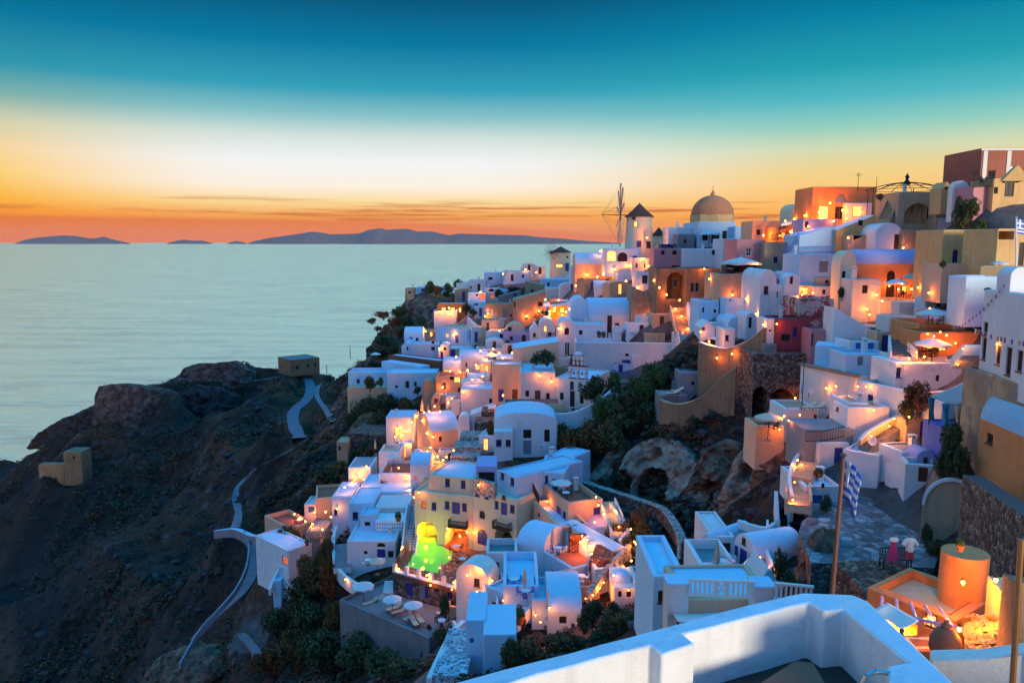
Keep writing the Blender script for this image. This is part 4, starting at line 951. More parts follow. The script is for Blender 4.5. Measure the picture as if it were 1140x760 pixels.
# behind ridge and around, down to the sea
for p in [(60,215,-10),(30,275,-45),(0,275,-48),(-30,280,-60),(-60,345,-75),(-100,370,-90),(-150,400,-110),(-210,370,-120),
 (100,200,-5),(130,150,3),(110,110,8),(95,80,4),(75,60,-2),(60,45,-6),(50,30,-9),(40,15,-9),(30,8,-9),(10,13,-11),(5,8,-11),(-8,12,-22),(-20,20,-38),(-35,40,-55),
 (10,22,-14),(2,25,-20),(-2,36,-28),(20,24,-15),(24,34,-17),(-60,60,-75),(-110,100,-105),(-160,150,-125),(-220,220,-140),(0,-5,-12),(-30,0,-55),(50,-5,-9),(-80,10,-100),
 (180,200,-20),(180,100,0),(180,40,-5),(180,-5,-8),(130,260,-60),(60,300,-80),(100,330,-120),(0,340,-100),(-50,400,-130),
 (15,240,-24),(40,235,-16),(-10,262,-38),(8,266,-44)]: ANCH.append(p)
for x in range(-320,241,40):
    for y in (480,530): ANCH.append((x,y,-165))
for y in range(-10,480,40): ANCH.append((-330,y,-165)); ANCH.append((260,y,-60 if y<250 else -165))
for x in range(-320,261,60): ANCH.append((x,-25,-165+max(0,(x+120))*.5 if x<60 else -40))
from mathutils import geometry
def build_grid(x0,x1,y0,y1,st):
    pts=[];seen={}
    for x,y,z in ANCH:
        k=(round(x/1.2),round(y/1.2))
        if k in seen: seen[k][2]=min(seen[k][2],z); continue
        seen[k]=[x,y,z]; pts.append(seen[k])
    v2=[Vector((p[0],p[1])) for p in pts]
    r=geometry.delaunay_2d_cdt(v2,[],[],0,1e-4)
    V=r[0]; T=r[2]; src=r[3]
    Z=[min(pts[k][2] for k in s) if s else 0 for s in src]
    nx=int((x1-x0)/st)+1; ny=int((y1-y0)/st)+1
    G=np.full((ny,nx),np.nan)
    for t in T:
        a,b,c=[(V[i].x,V[i].y,Z[i]) for i in t]
        i0=max(0,int((min(a[0],b[0],c[0])-x0)/st)); i1=min(nx-1,int((max(a[0],b[0],c[0])-x0)/st)+1)
        j0=max(0,int((min(a[1],b[1],c[1])-y0)/st)); j1=min(ny-1,int((max(a[1],b[1],c[1])-y0)/st)+1)
        if i1<i0 or j1<j0: continue
        X,Y=np.meshgrid(x0+np.arange(i0,i1+1)*st,y0+np.arange(j0,j1+1)*st)
        d=(b[1]-c[1])*(a[0]-c[0])+(c[0]-b[0])*(a[1]-c[1])
        if abs(d)<1e-9: continue
        l1=((b[1]-c[1])*(X-c[0])+(c[0]-b[0])*(Y-c[1]))/d; l2=((c[1]-a[1])*(X-c[0])+(a[0]-c[0])*(Y-c[1]))/d; l3=1-l1-l2
        m=(l1>=-1e-6)&(l2>=-1e-6)&(l3>=-1e-6)
        z=l1*a[2]+l2*b[2]+l3*c[2]; sub=G[j0:j1+1,i0:i1+1]; sub[m]=z[m]
    G[np.isnan(G)]=-165
    # smoothing, min-biased so houses are not swallowed
    for k in range(3):
        P=np.pad(G,1,mode='edge'); S=(P[:-2,1:-1]+P[2:,1:-1]+P[1:-1,:-2]+P[1:-1,2:]+4*G)/8; G=S
    return G
GX0,GX1,GY0,GY1,GS=-340,262,-26,540,2.0
G=build_grid(GX0,GX1,GY0,GY1,GS)
NY,NX=G.shape
# settled mask
XX,YY=np.meshgrid(GX0+np.arange(NX)*GS,GY0+np.arange(NY)*GS)
SET=np.zeros_like(G)
for x,y,r in HB: SET=np.maximum(SET,np.clip(1.25-np.hypot(XX-x,YY-y)/(r+3),0,1))
SET=np.clip(SET*1.6,0,1)
def blob(px,py,D,r):
    global SET
    p=W(px,py,D); SET*=1-np.exp(-((XX-p.x)**2+(YY-p.y)**2)/(r*r))
for b in ((680,480,108,13),(720,520,98,12),(770,530,90,12),(830,500,80,8),(740,600,78,9),(600,720,57,8),(350,640,100,7),(400,710,84,9),(620,395,128,3),(400,400,225,25),(130,450,255,40),(80,510,240,25),(340,405,300,14),(880,640,40,5),(400,480,150,14),(680,690,60,6),(850,560,62,6)): blob(*b)
for j in range(NY):
    for i in range(NX):
        s=SET[j,i]
        if s<.98:
            px_=XX[j,i]; py_=YY[j,i]
            p=Vector((XX[j,i],YY[j,i],0)); a=1-s
            dist=math.hypot(p.x,p.y)
            amp=min(1,dist/90)
            v=noise.fractal(p*.035,1.0,2.1,5)*3.2+(abs(noise.fractal(p*.09+Vector((5,3,1)),1.0,2.2,4)))*-1.6+noise.fractal(p*.3,1,2,3)*.45
            wl=max(0,min(1,(-18-px_)/25))*max(0,min(1,(py_-85)/40)); q_=Vector((px_*.022+3,py_*.016+px_*.008,0)); v+=wl*((.5-abs(noise.noise(q_))*2)*11-3.2-abs(noise.noise(q_*3.1))*4)
            G[j,i]+=v*a*amp
def ground(x,y):
    fx=(x-GX0)/GS; fy=(y-GY0)/GS; i=int(max(0,min(NX-2,fx))); j=int(max(0,min(NY-2,fy))); u=fx-i; v=fy-j
    return G[j,i]*(1-u)*(1-v)+G[j,i+1]*u*(1-v)+G[j+1,i]*(1-u)*v+G[j+1,i+1]*u*v
def settled(x,y):
    i=int(max(0,min(NX-1,(x-GX0)/GS))); j=int(max(0,min(NY-1,(y-GY0)/GS))); return SET[j,i]
def hitg(px,py,d0=18,d1=480):
    r=ray(px,py); d=d0; prev=d0
    while d<d1:
        p=r*d
        if p.z<ground(p.x,p.y):
            lo,hi=prev,d
            for _ in range(8):
                m=(lo+hi)/2; q=r*m
                if q.z<ground(q.x,q.y): hi=m
                else: lo=m
            return r*hi
        prev=d; d+=.8+d*.004
    return None
# paths cut into the slope
PATHS=[]
for nm_,mat,w,pts in (('road','roadblue',3.4,[(200,421),(240,423),(285,424),(318,418),(338,418),(346,430),(342,445),(328,456),(326,470),(334,488)]),('road','roadblue',2.4,[(336,419),(352,410),(370,408),(383,412)]),
  ('path','pathpale',1.8,[(345,487),(330,497),(305,512),(285,522),(270,536),(262,552),(266,570),(262,588)]),('path','pathpale',1.6,[(262,552),(250,560),(242,566)]),('path','pathpale',2.2,[(262,594),(281,606),(284,630),(270,658),(245,684),(222,705),(202,738)]),('path','pathpale',1.2,[(268,706),(283,722),(290,738)]),('path','pathpale',1.6,[(372,470),(362,455),(352,440),(356,425),(368,412)])):
    P=[q for q in (hitg(*p) for p in pts) if q is not None]
    if len(P)<2: continue
    P=cat_rom(P,10)
    for _ in range(10):
        for i in range(1,len(P)-1): P[i]=(P[i-1]+P[i]*2+P[i+1])/4
    PATHS.append((nm_,P,w,mat))
Wt=np.zeros_like(G); Zt=np.zeros_like(G)
for nm_,P,w,mat in PATHS:
    for p in P:
        d2=(XX-p.x)**2+(YY-p.y)**2; k=np.exp(-d2/((w*.62+1.0)**2)); Wt+=k; Zt+=k*p.z; 
mk=np.clip(Wt*1.6,0,1); G=np.where(Wt>1e-3,G*(1-mk)+mk*(Zt/np.maximum(Wt,1e-6)),G)
# mesh
VV=np.stack([XX.ravel(),YY.ravel(),G.ravel()],1)
idx=np.arange(NX*NY).reshape(NY,NX)
FF=np.stack([idx[:-1,:-1].ravel(),idx[:-1,1:].ravel(),idx[1:,1:].ravel(),idx[1:,:-1].ravel()],1)
me=bpy.data.meshes.new('terrain'); me.vertices.add(len(VV)); me.vertices.foreach_set('co',VV.ravel().astype(np.float32))
me.loops.add(len(FF)*4); me.loops.foreach_set('vertex_index',FF.ravel().astype(np.int32)); me.polygons.add(len(FF))
me.polygons.foreach_set('loop_start',np.arange(0,len(FF)*4,4,dtype=np.int32)); me.polygons.foreach_set('loop_total',np.full(len(FF),4,dtype=np.int32))
me.polygons.foreach_set('use_smooth',[True]*len(FF)); me.update(); me.validate()
at=me.attributes.new('settled','FLOAT','POINT'); at.data.foreach_set('value',SET.ravel().astype(np.float32))
m,nt,b=nmat('terrain'); p=coords(nt)
geo=N(nt,'ShaderNodeNewGeometry'); sx=N(nt,'ShaderNodeSeparateXYZ'); nt.links.new(geo.outputs['Normal'],sx.inputs[0])
n1=noi(nt,p,.022,5,.6); n2=noi(nt,p,.30,9,.75); n3=noi(nt,p,1.6,5,.7)
rock=ramp(nt,n2.outputs[0],[(.2,(.004,.003,.004)),(.42,(.022,.010,.013)),(.50,(.12,.055,.060)),(.60,(.34,.20,.22))]).outputs[0]
scrub=ramp(nt,n3.outputs[0],[(.3,(.004,.006,.002)),(.43,(.022,.020,.005)),(.52,(.15,.045,.012)),(.62,(.30,.11,.03))]).outputs[0]
mp=N(nt,'ShaderNodeMapping'); mp.inputs['Scale'].default_value=(.6,.6,2.2); nt.links.new(p,mp.inputs['Vector'])
v=noi(nt,mp.outputs[0],.12,7,.7)
f=ramp(nt,mathn(nt,'ADD',v.outputs[0],mathn(nt,'MULTIPLY',sx.outputs[2],.12)),[(.50,(0,0,0)),(.58,(1,1,1))]).outputs[0]
c=mixc(nt,f,rock,scrub)
# steep faces: layered tan rock
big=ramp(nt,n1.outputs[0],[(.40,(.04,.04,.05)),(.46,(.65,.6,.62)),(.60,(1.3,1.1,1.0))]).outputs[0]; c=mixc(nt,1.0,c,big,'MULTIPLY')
pz=N(nt,'ShaderNodeSeparateXYZ'); nt.links.new(p,pz.inputs[0]); zz_=mathn(nt,'ADD',pz.outputs[2],mathn(nt,'MULTIPLY',n1.outputs[0],40)); lowdark=N(nt,'ShaderNodeMapRange'); nt.links.new(zz_,lowdark.inputs[0]); lowdark.inputs[1].default_value=-64; lowdark.inputs[2].default_value=-26; c=mixc(nt,mathn(nt,'MULTIPLY',mathn(nt,'SUBTRACT',1,lowdark.outputs[0]),.93),c,(.010,.008,.010))  # rock colour gets darker towards the bottom of the slope
st=ramp(nt,sx.outputs[2],[(.35,(1,1,1)),(.6,(0,0,0))]).outputs[0]
cl=ramp(nt,n2.outputs[0],[(.25,(.05,.026,.02)),(.5,(.17,.09,.06)),(.75,(.30,.18,.12))]).outputs[0]
c=mixc(nt,mathn(nt,'MULTIPLY',st,.8),c,cl)
a=N(nt,'ShaderNodeAttribute',attribute_name='settled')
pv=ramp(nt,n2.outputs[0],[(.3,(.09,.07,.07)),(.55,(.22,.19,.18)),(.8,(.36,.33,.32))]).outputs[0]
sm=ramp(nt,mathn(nt,'ADD',a.outputs['Fac'],mathn(nt,'MULTIPLY',n2.outputs[0],.5)),[(.95,(0,0,0)),(1.15,(1,1,1))]).outputs[0]
sl=ramp(nt,sx.outputs[2],[(.55,(0,0,0)),(.75,(1,1,1))]).outputs[0]; c=mixc(nt,mathn(nt,'MULTIPLY',sm,sl),c,pv)
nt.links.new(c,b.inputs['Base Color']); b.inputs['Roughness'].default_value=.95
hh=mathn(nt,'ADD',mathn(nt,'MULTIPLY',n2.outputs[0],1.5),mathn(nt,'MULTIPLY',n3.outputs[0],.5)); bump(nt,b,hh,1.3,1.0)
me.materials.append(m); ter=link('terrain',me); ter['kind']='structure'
# sea
m,nt,b=nmat('sea'); p=coords(nt)
mp=N(nt,'ShaderNodeMapping'); mp.inputs['Scale'].default_value=(.004,.022,1); nt.links.new(p,mp.inputs['Vector'])
n=noi(nt,mp.outputs[0],1,8,.62); mp2=N(nt,'ShaderNodeMapping'); mp2.inputs['Scale'].default_value=(.03,.12,1); nt.links.new(p,mp2.inputs['Vector'])
n2=noi(nt,mp2.outputs[0],1,6,.65)
c=ramp(nt,mathn(nt,'ADD',mathn(nt,'MULTIPLY',n.outputs[0],.6),mathn(nt,'MULTIPLY',n2.outputs[0],.4)),[(.36,(.52,.60,.48)),(.5,(.90,.90,.60)),(.66,(1,1,.68))]).outputs[0]
nt.links.new(c,b.inputs['Base Color']); b.inputs['Roughness'].default_value=.27; b.inputs['Metallic'].default_value=.8
bump(nt,b,mathn(nt,'ADD',n.outputs[0],n2.outputs[0]),9,.5)
mb=MB().mat('sea'); mb.face([(-300000,-2000,SEA),(300000,-2000,SEA),(300000,400000,SEA),(-300000,400000,SEA)])
o=mb.build('sea',smooth=0); o['kind']='structure'
# islands
flat('island',(.22,.14,.14),.95,var=.5,sc_=.0004)
def island(prof,dist,name):
    n=len(prof)*5; mb=MB().mat('island'); rows=9; grid=[]
    for i in range(n+1):
        px=prof[0][0]+(prof[-1][0]-prof[0][0])*i/n
        k=max(j for j in range(len(prof)) if prof[j][0]<=px+1e-6); k=min(k,len(prof)-2)
        t=(px-prof[k][0])/(prof[k+1][0]-prof[k][0]); py=prof[k][1]*(1-t)+prof[k+1][1]*t
        top=W(px,py,dist); h=max(1,top.z-SEA)
        r=[]
        for j in range(rows):
            s=j/(rows-1)*2-1; w=h*2.5+600
            nz=noise.fractal(Vector((top.x/4000,s*2,dist/999)),1,2,4)
            y=dist+s*w; hh=h*max(0,1-abs(s)**1.4)*(1+.10*nz*(abs(s)>.01))
            r.append((px/1.0*0+top.x*(y/dist if False else 1),y,SEA-60+hh*(1+60/h)))
        grid.append(r)
    for i in range(n):
        for j in range(rows-1): mb.face([grid[i][j],grid[i+1][j],grid[i+1][j+1],grid[i][j+1]],True)
    o=mb.build(name,smooth=60); o['kind']='structure'
island([(278,270.2),(283,268.6),(300,264.8),(317,262.6),(335,260),(347,258),(358,259),(368,261),(380,260.6),(400,260),(410,256),(424,254),(430,256),(445,255),(455,255),(465,258),(480,257.6),(500,262),(510,260),(525,260.5),(560,261.5),(585,262),(600,264),(625,265.6),(650,268),(690,270.5)],80000,'distant_hills')
island([(20,270.3),(28,267),(40,264.6),(55,263.4),(70,262),(85,262.8),(100,265.6),(108,265),(116,263.2),(125,266.4),(142,270.3)],82000,'distant_hills')
island([(188,270.2),(198,267.8),(205,266.8),(215,268),(225,267.8),(234,270.2)],81000,'distant_hills')
island([(255,270.2),(263,268),(272,270.2)],80500,'distant_hills')
# ================= prototypes =================
def emp(name,loc,rz=0):
    o=bpy.data.objects.new(name,None); COL.objects.link(o); o.location=loc; o.rotation_euler=(0,0,rz); o.empty_display_size=.3; return o
def place(proto,loc,label,cat,group=None,rz=0,sc_=1,first=set()):
    if id(proto) in first: o=copy_tree(proto)
    else: first.add(id(proto)); o=proto
    o.location=loc; o.rotation_euler=(0,0,rz); o.scale=(sc_,sc_,sc_) if not isinstance(sc_,tuple) else sc_
    tag(o,label,cat,group); return o
def mk_umbrella(cm,n=8,r=1.0,flat_=False,vale=True):
    t=emp('parasol',(0,0,0)); m=MB().mat('wooddark'); m.tube((0,0,0),(0,0,1.9),.028,8); m.build('pole',t)
    m=MB().mat('grey'); m.lathe([(0,.08),(.05,.08),(.24,.05),(.26,0),(0,0)],14); m.build('base',t)
    m=MB().mat(cm); z0=1.62; z1=1.98
    P=[]
    for i in range(n):
        a=2*math.pi*(i+.5)/n; P.append((r*math.cos(a),r*math.sin(a),z0))
    for i in range(n):
        a,b=Vector(P[i]),Vector(P[(i+1)%n]); top=Vector((0,0,z1)); mid=(a+b)/2; mid.z-=.0; mid*= .965; mid.z=z0+.045
        am=a*.5+top*.5+Vector((0,0,.03)); bm=b*.5+top*.5+Vector((0,0,.03)); mm=(mid*.5+top*.5)
        m.face([a,mid,mm,am],True); m.face([mid,b,bm,mm],True); m.face([am,mm,top],True); m.face([mm,bm,top],True)
        if vale:
            d=Vector((0,0,-.11)); m.face([a+d,mid+d,mid,a]); m.face([mid+d,b+d,b,mid])
    o=m.build('canopy',t,smooth=0); s=o.modifiers.new('s','SOLIDIFY'); s.thickness=.012
    m=MB().mat('wooddark')
    for p in P: m.tube((0,0,1.93),(p[0],p[1],p[2]+.0),.012,4); m.tube((0,0,1.45),(p[0]*.5,p[1]*.5,1.775),.009,4)
    m.build('ribs',t,smooth=0); m=MB().mat('whitepaint'); m.lathe([(.03,z1-.02),(.035,z1+.05),(0,z1+.09)],8); m.build('finial',t)
    return t
def mk_closed():
    t=emp('closed_parasol',(0,0,0)); m=MB().mat('wooddark'); m.tube((0,0,0),(0,0,2.5),.03,6); m.build('pole',t)
    m=MB().mat('canvaswarm'); n=10
    pr=[(.05,.85),(.16,.95),(.19,1.2),(.15,1.7),(.09,2.2),(.03,2.45),(0,2.5)]
    for k in range(len(pr)-1):
        for i in range(n):
            q=[]
            for (r,z),ii in((pr[k],i),(pr[k],i+1),(pr[k+1],i+1),(pr[k+1],i)):
                a=2*math.pi*ii/n; rr=r*(1.18 if ii%2 else .78); q.append((rr*math.cos(a),rr*math.sin(a),z))
            m.face(q,True)
    m.mat('canvasgrey').lathe([(.15,1.28),(.17,1.33),(.15,1.38)],10); m.build('canopy',t,smooth=50)
    m=MB().mat('grey'); m.lathe([(0,.08),(.22,.06),(.24,0)],12); m.build('base',t); return t
def mk_lounger():
    t=emp('sun_lounger',(0,0,0)); m=MB().mat('wooddark')
    for s in(-.31,.27): m.box((s,0,.26),(s+.04,1.9,.31))
    for y in(.0,.62,1.2,1.86): m.box((-.27,y,.265),(.27,y+.04,.3))
    m.build('frame',t,smooth=0)
    for a in((-.3,.1),(.26,.1),(-.3,1.7),(.26,1.7)):
        l=MB().mat('wooddark'); l.box((a[0],a[1],0),(a[0]+.04,a[1]+.05,.26)); l.build('leg',t,smooth=0)
    m=MB().mat('canvaswarm'); m.box((-.28,.02,.311),(.28,1.22,.38)); m.build('cushion',t,bevel=.02)
    m=MB().mat('canvaswarm')
    a=[(-.28,1.24,.33),(.28,1.24,.33),(.28,1.86,.72),(-.28,1.86,.72)]; u=(0,-.03,.06)
    b=[(x,y-.035,z+.06) for x,y,z in a]
    m.face(a[::-1]); m.face(b)
    for i in range(4): m.face([a[i],a[(i+1)%4],b[(i+1)%4],b[i]])
    m.build('backrest',t,bevel=.015); return t
def mk_chair(mat):
    t=emp('chair',(0,0,0)); m=MB().mat(mat); m.box((-.22,-.22,.42),(.22,.22,.46)); m.build('seat',t,bevel=.01)
    for x,y in((-.2,-.2),(.16,-.2),(-.2,.17),(.16,.17)):
        l=MB().mat(mat); l.box((x,y,0),(x+.04,y+.04,.42 if y<0 else .9)); l.build('leg',t,smooth=0)
    m=MB().mat(mat); 
    for z in(.55,.68,.81): m.box((-.16,.18,z),(.16,.205,z+.07))
    m.build('backrest',t,smooth=0); return t
def mk_table(mat,rnd=True):
    t=emp('table',(0,0,0)); m=MB().mat(mat)
    if rnd: m.lathe([(0,.74),(.42,.74),(.43,.72),(.42,.70),(0,.70)],20)
    else: m.box((-.4,-.4,.70),(.4,.4,.74))
    m.build('tabletop',t,bevel=0); m=MB().mat('iron'); m.tube((0,0,.02),(0,0,.70),.03,8); m.build('pedestal',t)
    m=MB().mat('iron'); m.lathe([(0,.03),(.22,.02),(.24,0)],12); m.build('foot',t); return t
def mk_lamp():
    t=emp('lamp',(0,0,0)); m=MB().mat('iron'); m.lathe([(.09,-.16),(.10,-.13),(.05,-.12)],8); m.lathe([(.10,.12),(.06,.19),(.0,.23)],8); m.tube((0,0,.2),(0,.22,.26),.015,5)
    for i in range(4):
        a=math.pi/4+i*math.pi/2; m.tube((.085*math.cos(a),.085*math.sin(a),-.13),(.095*math.cos(a),.095*math.sin(a),.13),.008,4)
    m.build('lantern_frame',t,smooth=0)
    m=MB().mat('bulb'); m.lathe([(0,-.11),(.05,-.09),(.078,-.02),(.07,.06),(.0,.11)],12); m.build('bulb',t); return t
UM={'w':mk_umbrella('canvas'),'g':mk_umbrella('canvasgrey'),'p':mk_umbrella('canvaswarm'),'s':mk_umbrella('canvas',4,1.2)}
CLO=mk_closed(); LNG=mk_lounger(); CH={'w':mk_chair('whitepaint'),'b':mk_chair('bluebright'),'k':mk_chair('wooddark')}; TB={'w':mk_table('whitepaint'),'k':mk_table('wooddark',False)}; LMP=mk_lamp()
UMC={'w':'white','g':'grey','p':'pale pinkish','s':'square white'}
def U(px,py,D,wpx,k='w',label=None):
    """canopy top at the pixel; the pole stands 2 m (scaled) below"""
    s=(wpx*D/F)/2.0; p=W(px,py,D); h=1.98*s; sz=1.0*s if h<3.2 else s
    place(UM[k],(p.x,p.y,p.z-h),label or rel(px,py+8,f'open {UMC[k]} parasol'),'parasol','open parasols on the terraces',random.random()*.8,s)
for a in [(1087,277,84,22,'w'),(1113,290,78,20,'w'),(999,310,99,27,'w'),(1039,343,80,36,'w'),(1038.5,376,73.5,40,'w'),(825,286,121,38,'s'),(790,256,166,24,'w'),
 (547,392,153,21,'w'),(526,419,142,30,'s'),(625,533,88,25,'w'),(606,585,82,33,'w'),(632.5,634,71.5,28,'g'),(420,621,87,20,'p'),(404,648,82.5,27,'w'),(436.5,663,79,24,'w'),(460,669.5,78,24,'w'),(856,459,76.5,33,'p'),(438,505,115,16,'s'),(518,449,134,12,'s'),(798,374,111,16,'s'),(418,392,186,12,'w')]:
    U(*a)
def CU(px,pb,D,h=2.5):
    p=W(px,pb,D); place(CLO,p,rel(px,pb-8,'closed beige parasol'),'parasol','closed parasols on the terraces',random.random(),h/2.5)
for a in [(797,643,53,2.9),(584,662,66,2.6),(610,688,64,2.6),(615,615,75,2.6),(492,648,82,2.6),(436,540,112,2.9),(358,612,107,2.6),(418,505,122,2.4),(384,556,115,2.5),
  (470,465,140,3.6),(477,472,138,3.8),(481,478,137,3.6),(489,450,146,3.0),(497,456,147,2.8),(466,478,135,3.6),(474,488,134,3.4),(460,486,134,3.2),(440,500,128,3.4),(447,497,129,3.0)]: CU(*a)
def LG(px,py,D,rz,lab):
    p=W(px,py,D); place(LNG,p,lab,'sun lounger','sun loungers on the terraces',rz)
LG(404,676,81.3,-.9,'tan sun lounger nearest the white coping under the first white parasol')
LG(412,674,82,-.8,'dark framed lounger behind the leftmost white parasol of the sun terrace')
LG(430,682,79.4,-1.0,'tan lounger at the coping left of the middle parasol')
LG(436,685.5,78.4,-1.0,'tan lounger under the middle parasol of the sun terrace')
LG(449,693,76.9,-.75,'single tan lounger left of the third parasol of the sun terrace')
LG(464,699,75.8,.45,'left one of the paired tan loungers near the round table')
LG(471,696,76.3,.5,'right one of the paired tan loungers near the round table')
LG(486,686,78.6,-.9,'lounger near the low wall beside the dark plant')
LG(742,440.3,101,-1.3,'white lounger on the grey terrace above the caves, front one')
LG(747,437.5,102.5,-1.3,'white lounger on the grey terrace above the caves, rear one')
LG(892,456.5,79,-1.2,'tan lounger on the upper terrace below the peach wall')
LG(902,457,78,-1.25,'second tan lounger on the upper terrace below the peach wall')
def TC(px,py,D,tk,ck,n,what):
    p=W(px,py,D); place(TB[tk],p,f'small {"white round" if tk=="w" else "dark square"} table {what}','table','terrace tables',0)
    for i in range(n):
        a=i*2*math.pi/n+.4+random.random()*.2; side={2:('right of','left of'),3:('right of','far left of','nearer side of')}[n][i]; q=(p.x+.62*math.cos(a),p.y+.62*math.sin(a),p.z)
        place(CH[ck],q,f'{dict(w="white",b="blue",k="dark")[ck]} chair {side} the table {what}','chair','chairs around the terrace tables',a-math.pi/2)
TC(492,697,76,'w','k',3,'at the tip of the sun terrace')
TC(508,614,86,'w','k',2,'below the red lit hotel arch'); TC(515,628,83,'w','k',2,'on the brown pool deck')
TC(567,622,78.5,'w','k',3,'on the terrace under the large hotel parasol'); TC(621,616.5,76.2,'w','b',3,'on the red floored terrace')
TC(630,554.5,85.5,'w','k',3,'on the roof terrace with white parasol'); TC(647,648,70.6,'w','w',3,'on the orange terrace with grey parasol')
TC(585,665,65.5,'w','b',3,'in the white courtyard'); TC(572,652,69,'w','b',3,'against the purple door courtyard wall')
TC(803,634,53.2,'w','w',2,'in the walled patio'); TC(861,477,76.8,'k','k',3,'under the pinkish parasol'); TC(531,688,71.3,'k','k',2,'before the orange gabled door')
TC(1000,331,98.6,'w','k',3,'on the lit terrace under the vaulted house'); TC(1012,332,98.6,'w','k',2,'beside the parasol of the lit terrace')
TC(1043,361,78.2,'w','k',3,'on the notched orange terrace'); TC(1036,397,73.4,'k','k',3,'in the lit bar'); TC(1030,399,73.2,'k','k',2,'by the railing of the lit bar')
TC(1090,294,83,'w','w',2,'before the arched blue door'); TC(812,304,117,'w','k',2,'in the square parasol restaurant'); TC(835,303,117,'w','k',2,'at the restaurant terrace edge')
TC(430,539,111,'w','k',2,'on the orange cliff floor'); TC(352,602,106.5,'k','k',2,'with purple cushions above the slope'); TC(334,583,112,'w','k',2,'on the leftmost lit terrace'); TC(988,553,66,'w','w',2,'beside the tiny chapel')
TC(410,629,88.5,'w','w',2,'in the curved courtyard'); TC(666,371,140,'w','w',3,'on the long white wall terrace'); TC(705,373,140,'w','w',3,'under the tall dark door')
TC(690,371.5,140.5,'w','w',3,'in the middle of the long wall terrace'); TC(450,484,134,'w','k',2,'in the crowded restaurant'); TC(462,476,138,'w','k',2,'deep in the crowded restaurant')
# lamps
ORG=(1,.40,.09); 
EX=[(392,537),(399,526.5),(408,519),(384,549),(395,545),(405,540),(340,580),(328,578),(350,570),(375,566),(443,477),(452,480),(458,470),(463,463),(470,468),(478,464),(484,458),(490,464),(475,482),(482,486),(446,492),(440,486),
(476,502),(483,515),(497,516),(505,508),(466,548),(461,560),(455,530),(444,527),(535,395),(541,400),(556,398),(560,404),(570,398),(544,412),(512,414),(508,402),(501,418),(493,431),(516,436),(526,428),(537,424),(586,352),(607,338),(622,334),(626,350),(634,344),(600,346),(641,318),(654,306),(672,304),(684,300),(700,296),(716,288),(668,284),(728,312),(742,328),(752,344),(759,352),(766,366),
(868,262),(874,252),(884,244),(896,240),(900,252),(915,243),(928,246),(942,243),(958,236),(895,322),(888,330),(965,344),(976,328),(990,318),(1004,316),(1022,320),(1034,326),(1040,374),(1046,380),(1032,382),(1064,382),(1072,388),(1020,392),(1006,404),(955,430),(930,440),(878,468),(868,478),(890,472),(1012,464),(990,474),(970,485),(886,520),(892,528),(884,548),(648,596),(656,607),(662,590),(672,572),(689,586),(702,598),(706,612),(694,630),(683,640),(672,648),(660,662),(652,676),(612,676),(596,684),(560,668),(548,646),(520,640),(500,628),(512,604),(490,640),(460,636),(520,592)]
LAMPS=[(881,340,105.5,500),(982,335,98,420),(968,350,98.5,300),(1054,373,74,400),(1012,399,72.4,300),(1029,397,72.4,400),(1067,406,69,260),(789.4,380,103.5,500),(755.6,401,130,560),(734,320,138,700),(756.6,334,133,600),
 (720.4,264.4,176,600),(665,308,176,800),(697,313,165,500),(640,330,160,500),(618,343,164,500),(630,347,164,500),(549,388.6,153,600),(530,406.4,154,600),(520.4,412,150,400),(517.4,426.4,141,350),(503,443.6,143,500),(499,448,142,400),(473.4,368.6,196,500),
 (467,472,134,300),(468,484,132,300),(448,484,129.5,300),(455,494,126,250),(479.5,498,118,220),(487,508,115,220),(493.4,512,113,220),(472,459,140,300),(484,470,138,220),
 (389,543.5,116,260),(396,531,118,260),(402,522,121,260),(413.5,516,122,260),(334,576,113,400),(362.6,569.5,112,350),(368.6,575,107,250),(359,589,106,200),(348,583,111,220),
 (444,633,85,160),(475,640,82,140),(505,648,80,140),(531,658,71.6,240),(533,633,73,120),(498,588,88.5,70),
 (663.5,553,84,180),(666,562,84,130),(684.5,567.8,83,160),(696,579.6,81,180),(708,605,75,220),(702.8,623.8,72,260),(653.8,600.7,76,200),(658.4,616,72,200),(667.4,654.3,68.5,240),(647.4,690,62,150),(601.7,692,61.5,140),(646,603,78,100),
 (936.5,442,75,260),(873,463,76.5,200),(884,476,76,120),(882.7,556,61,130),(888,512,68,130),(846,620,54.5,130),(888,248,131,800),(880,258,131,400),(912,236,129,900),(924,226,129,500),(938,234,128.5,450),(893,328,108,260),(905,326,108,200),
 (850,262,138,700),(681,286,168,500),(560,305,227,450),(597,303,234,500),(500,343,206,600),(540,352,192,600),(512,345,207,450),(535,325,209,300),(556,368,176,500),(522,375,184,400),(505,372,186,300),(612,350,163,400),(1018,328,101,280),(1000,322,103,300),
 (1072,648,24.6,420),(1108.5,645.5,22.5,80),(1068,700,21,70),(1030,690,23.0,130),(565,660,70,60),(1110,383,55,80),(614,462,113,300),(560,440,121,500),(552,425,126,500),(456,545,108,200),(600,385,150,300),(585,300,230,300),(955,330,99.8,0)]
for px,py,D,e in LAMPS:
    if e==0: continue
    p=W(px,py,D-.6); s=max(.7,min(2.0,D/85))
    o=place(LMP,p,rel(px,py,'small glowing lamp'),'lamp','glowing lamps across the village',random.random()*6,s)
    l=bpy.data.lights.new('lamp_light','POINT'); l.energy=e*.85; l.color=(1,.225+random.random()*.06,.012); l.shadow_soft_size=.12
    lo=link('lamp_light',l,None,(p.x,p.y-.28*s,p.z)); 
def glow(px,py,D,e,col=(1,.36,.07),r=.2,off=0):  # bare point lights added for lit arches, shop, stair wall and pool
    l=bpy.data.lights.new('glow_light','POINT'); l.energy=e; l.color=col; l.shadow_soft_size=r; link('glow_light',l,None,W(px,py,D))
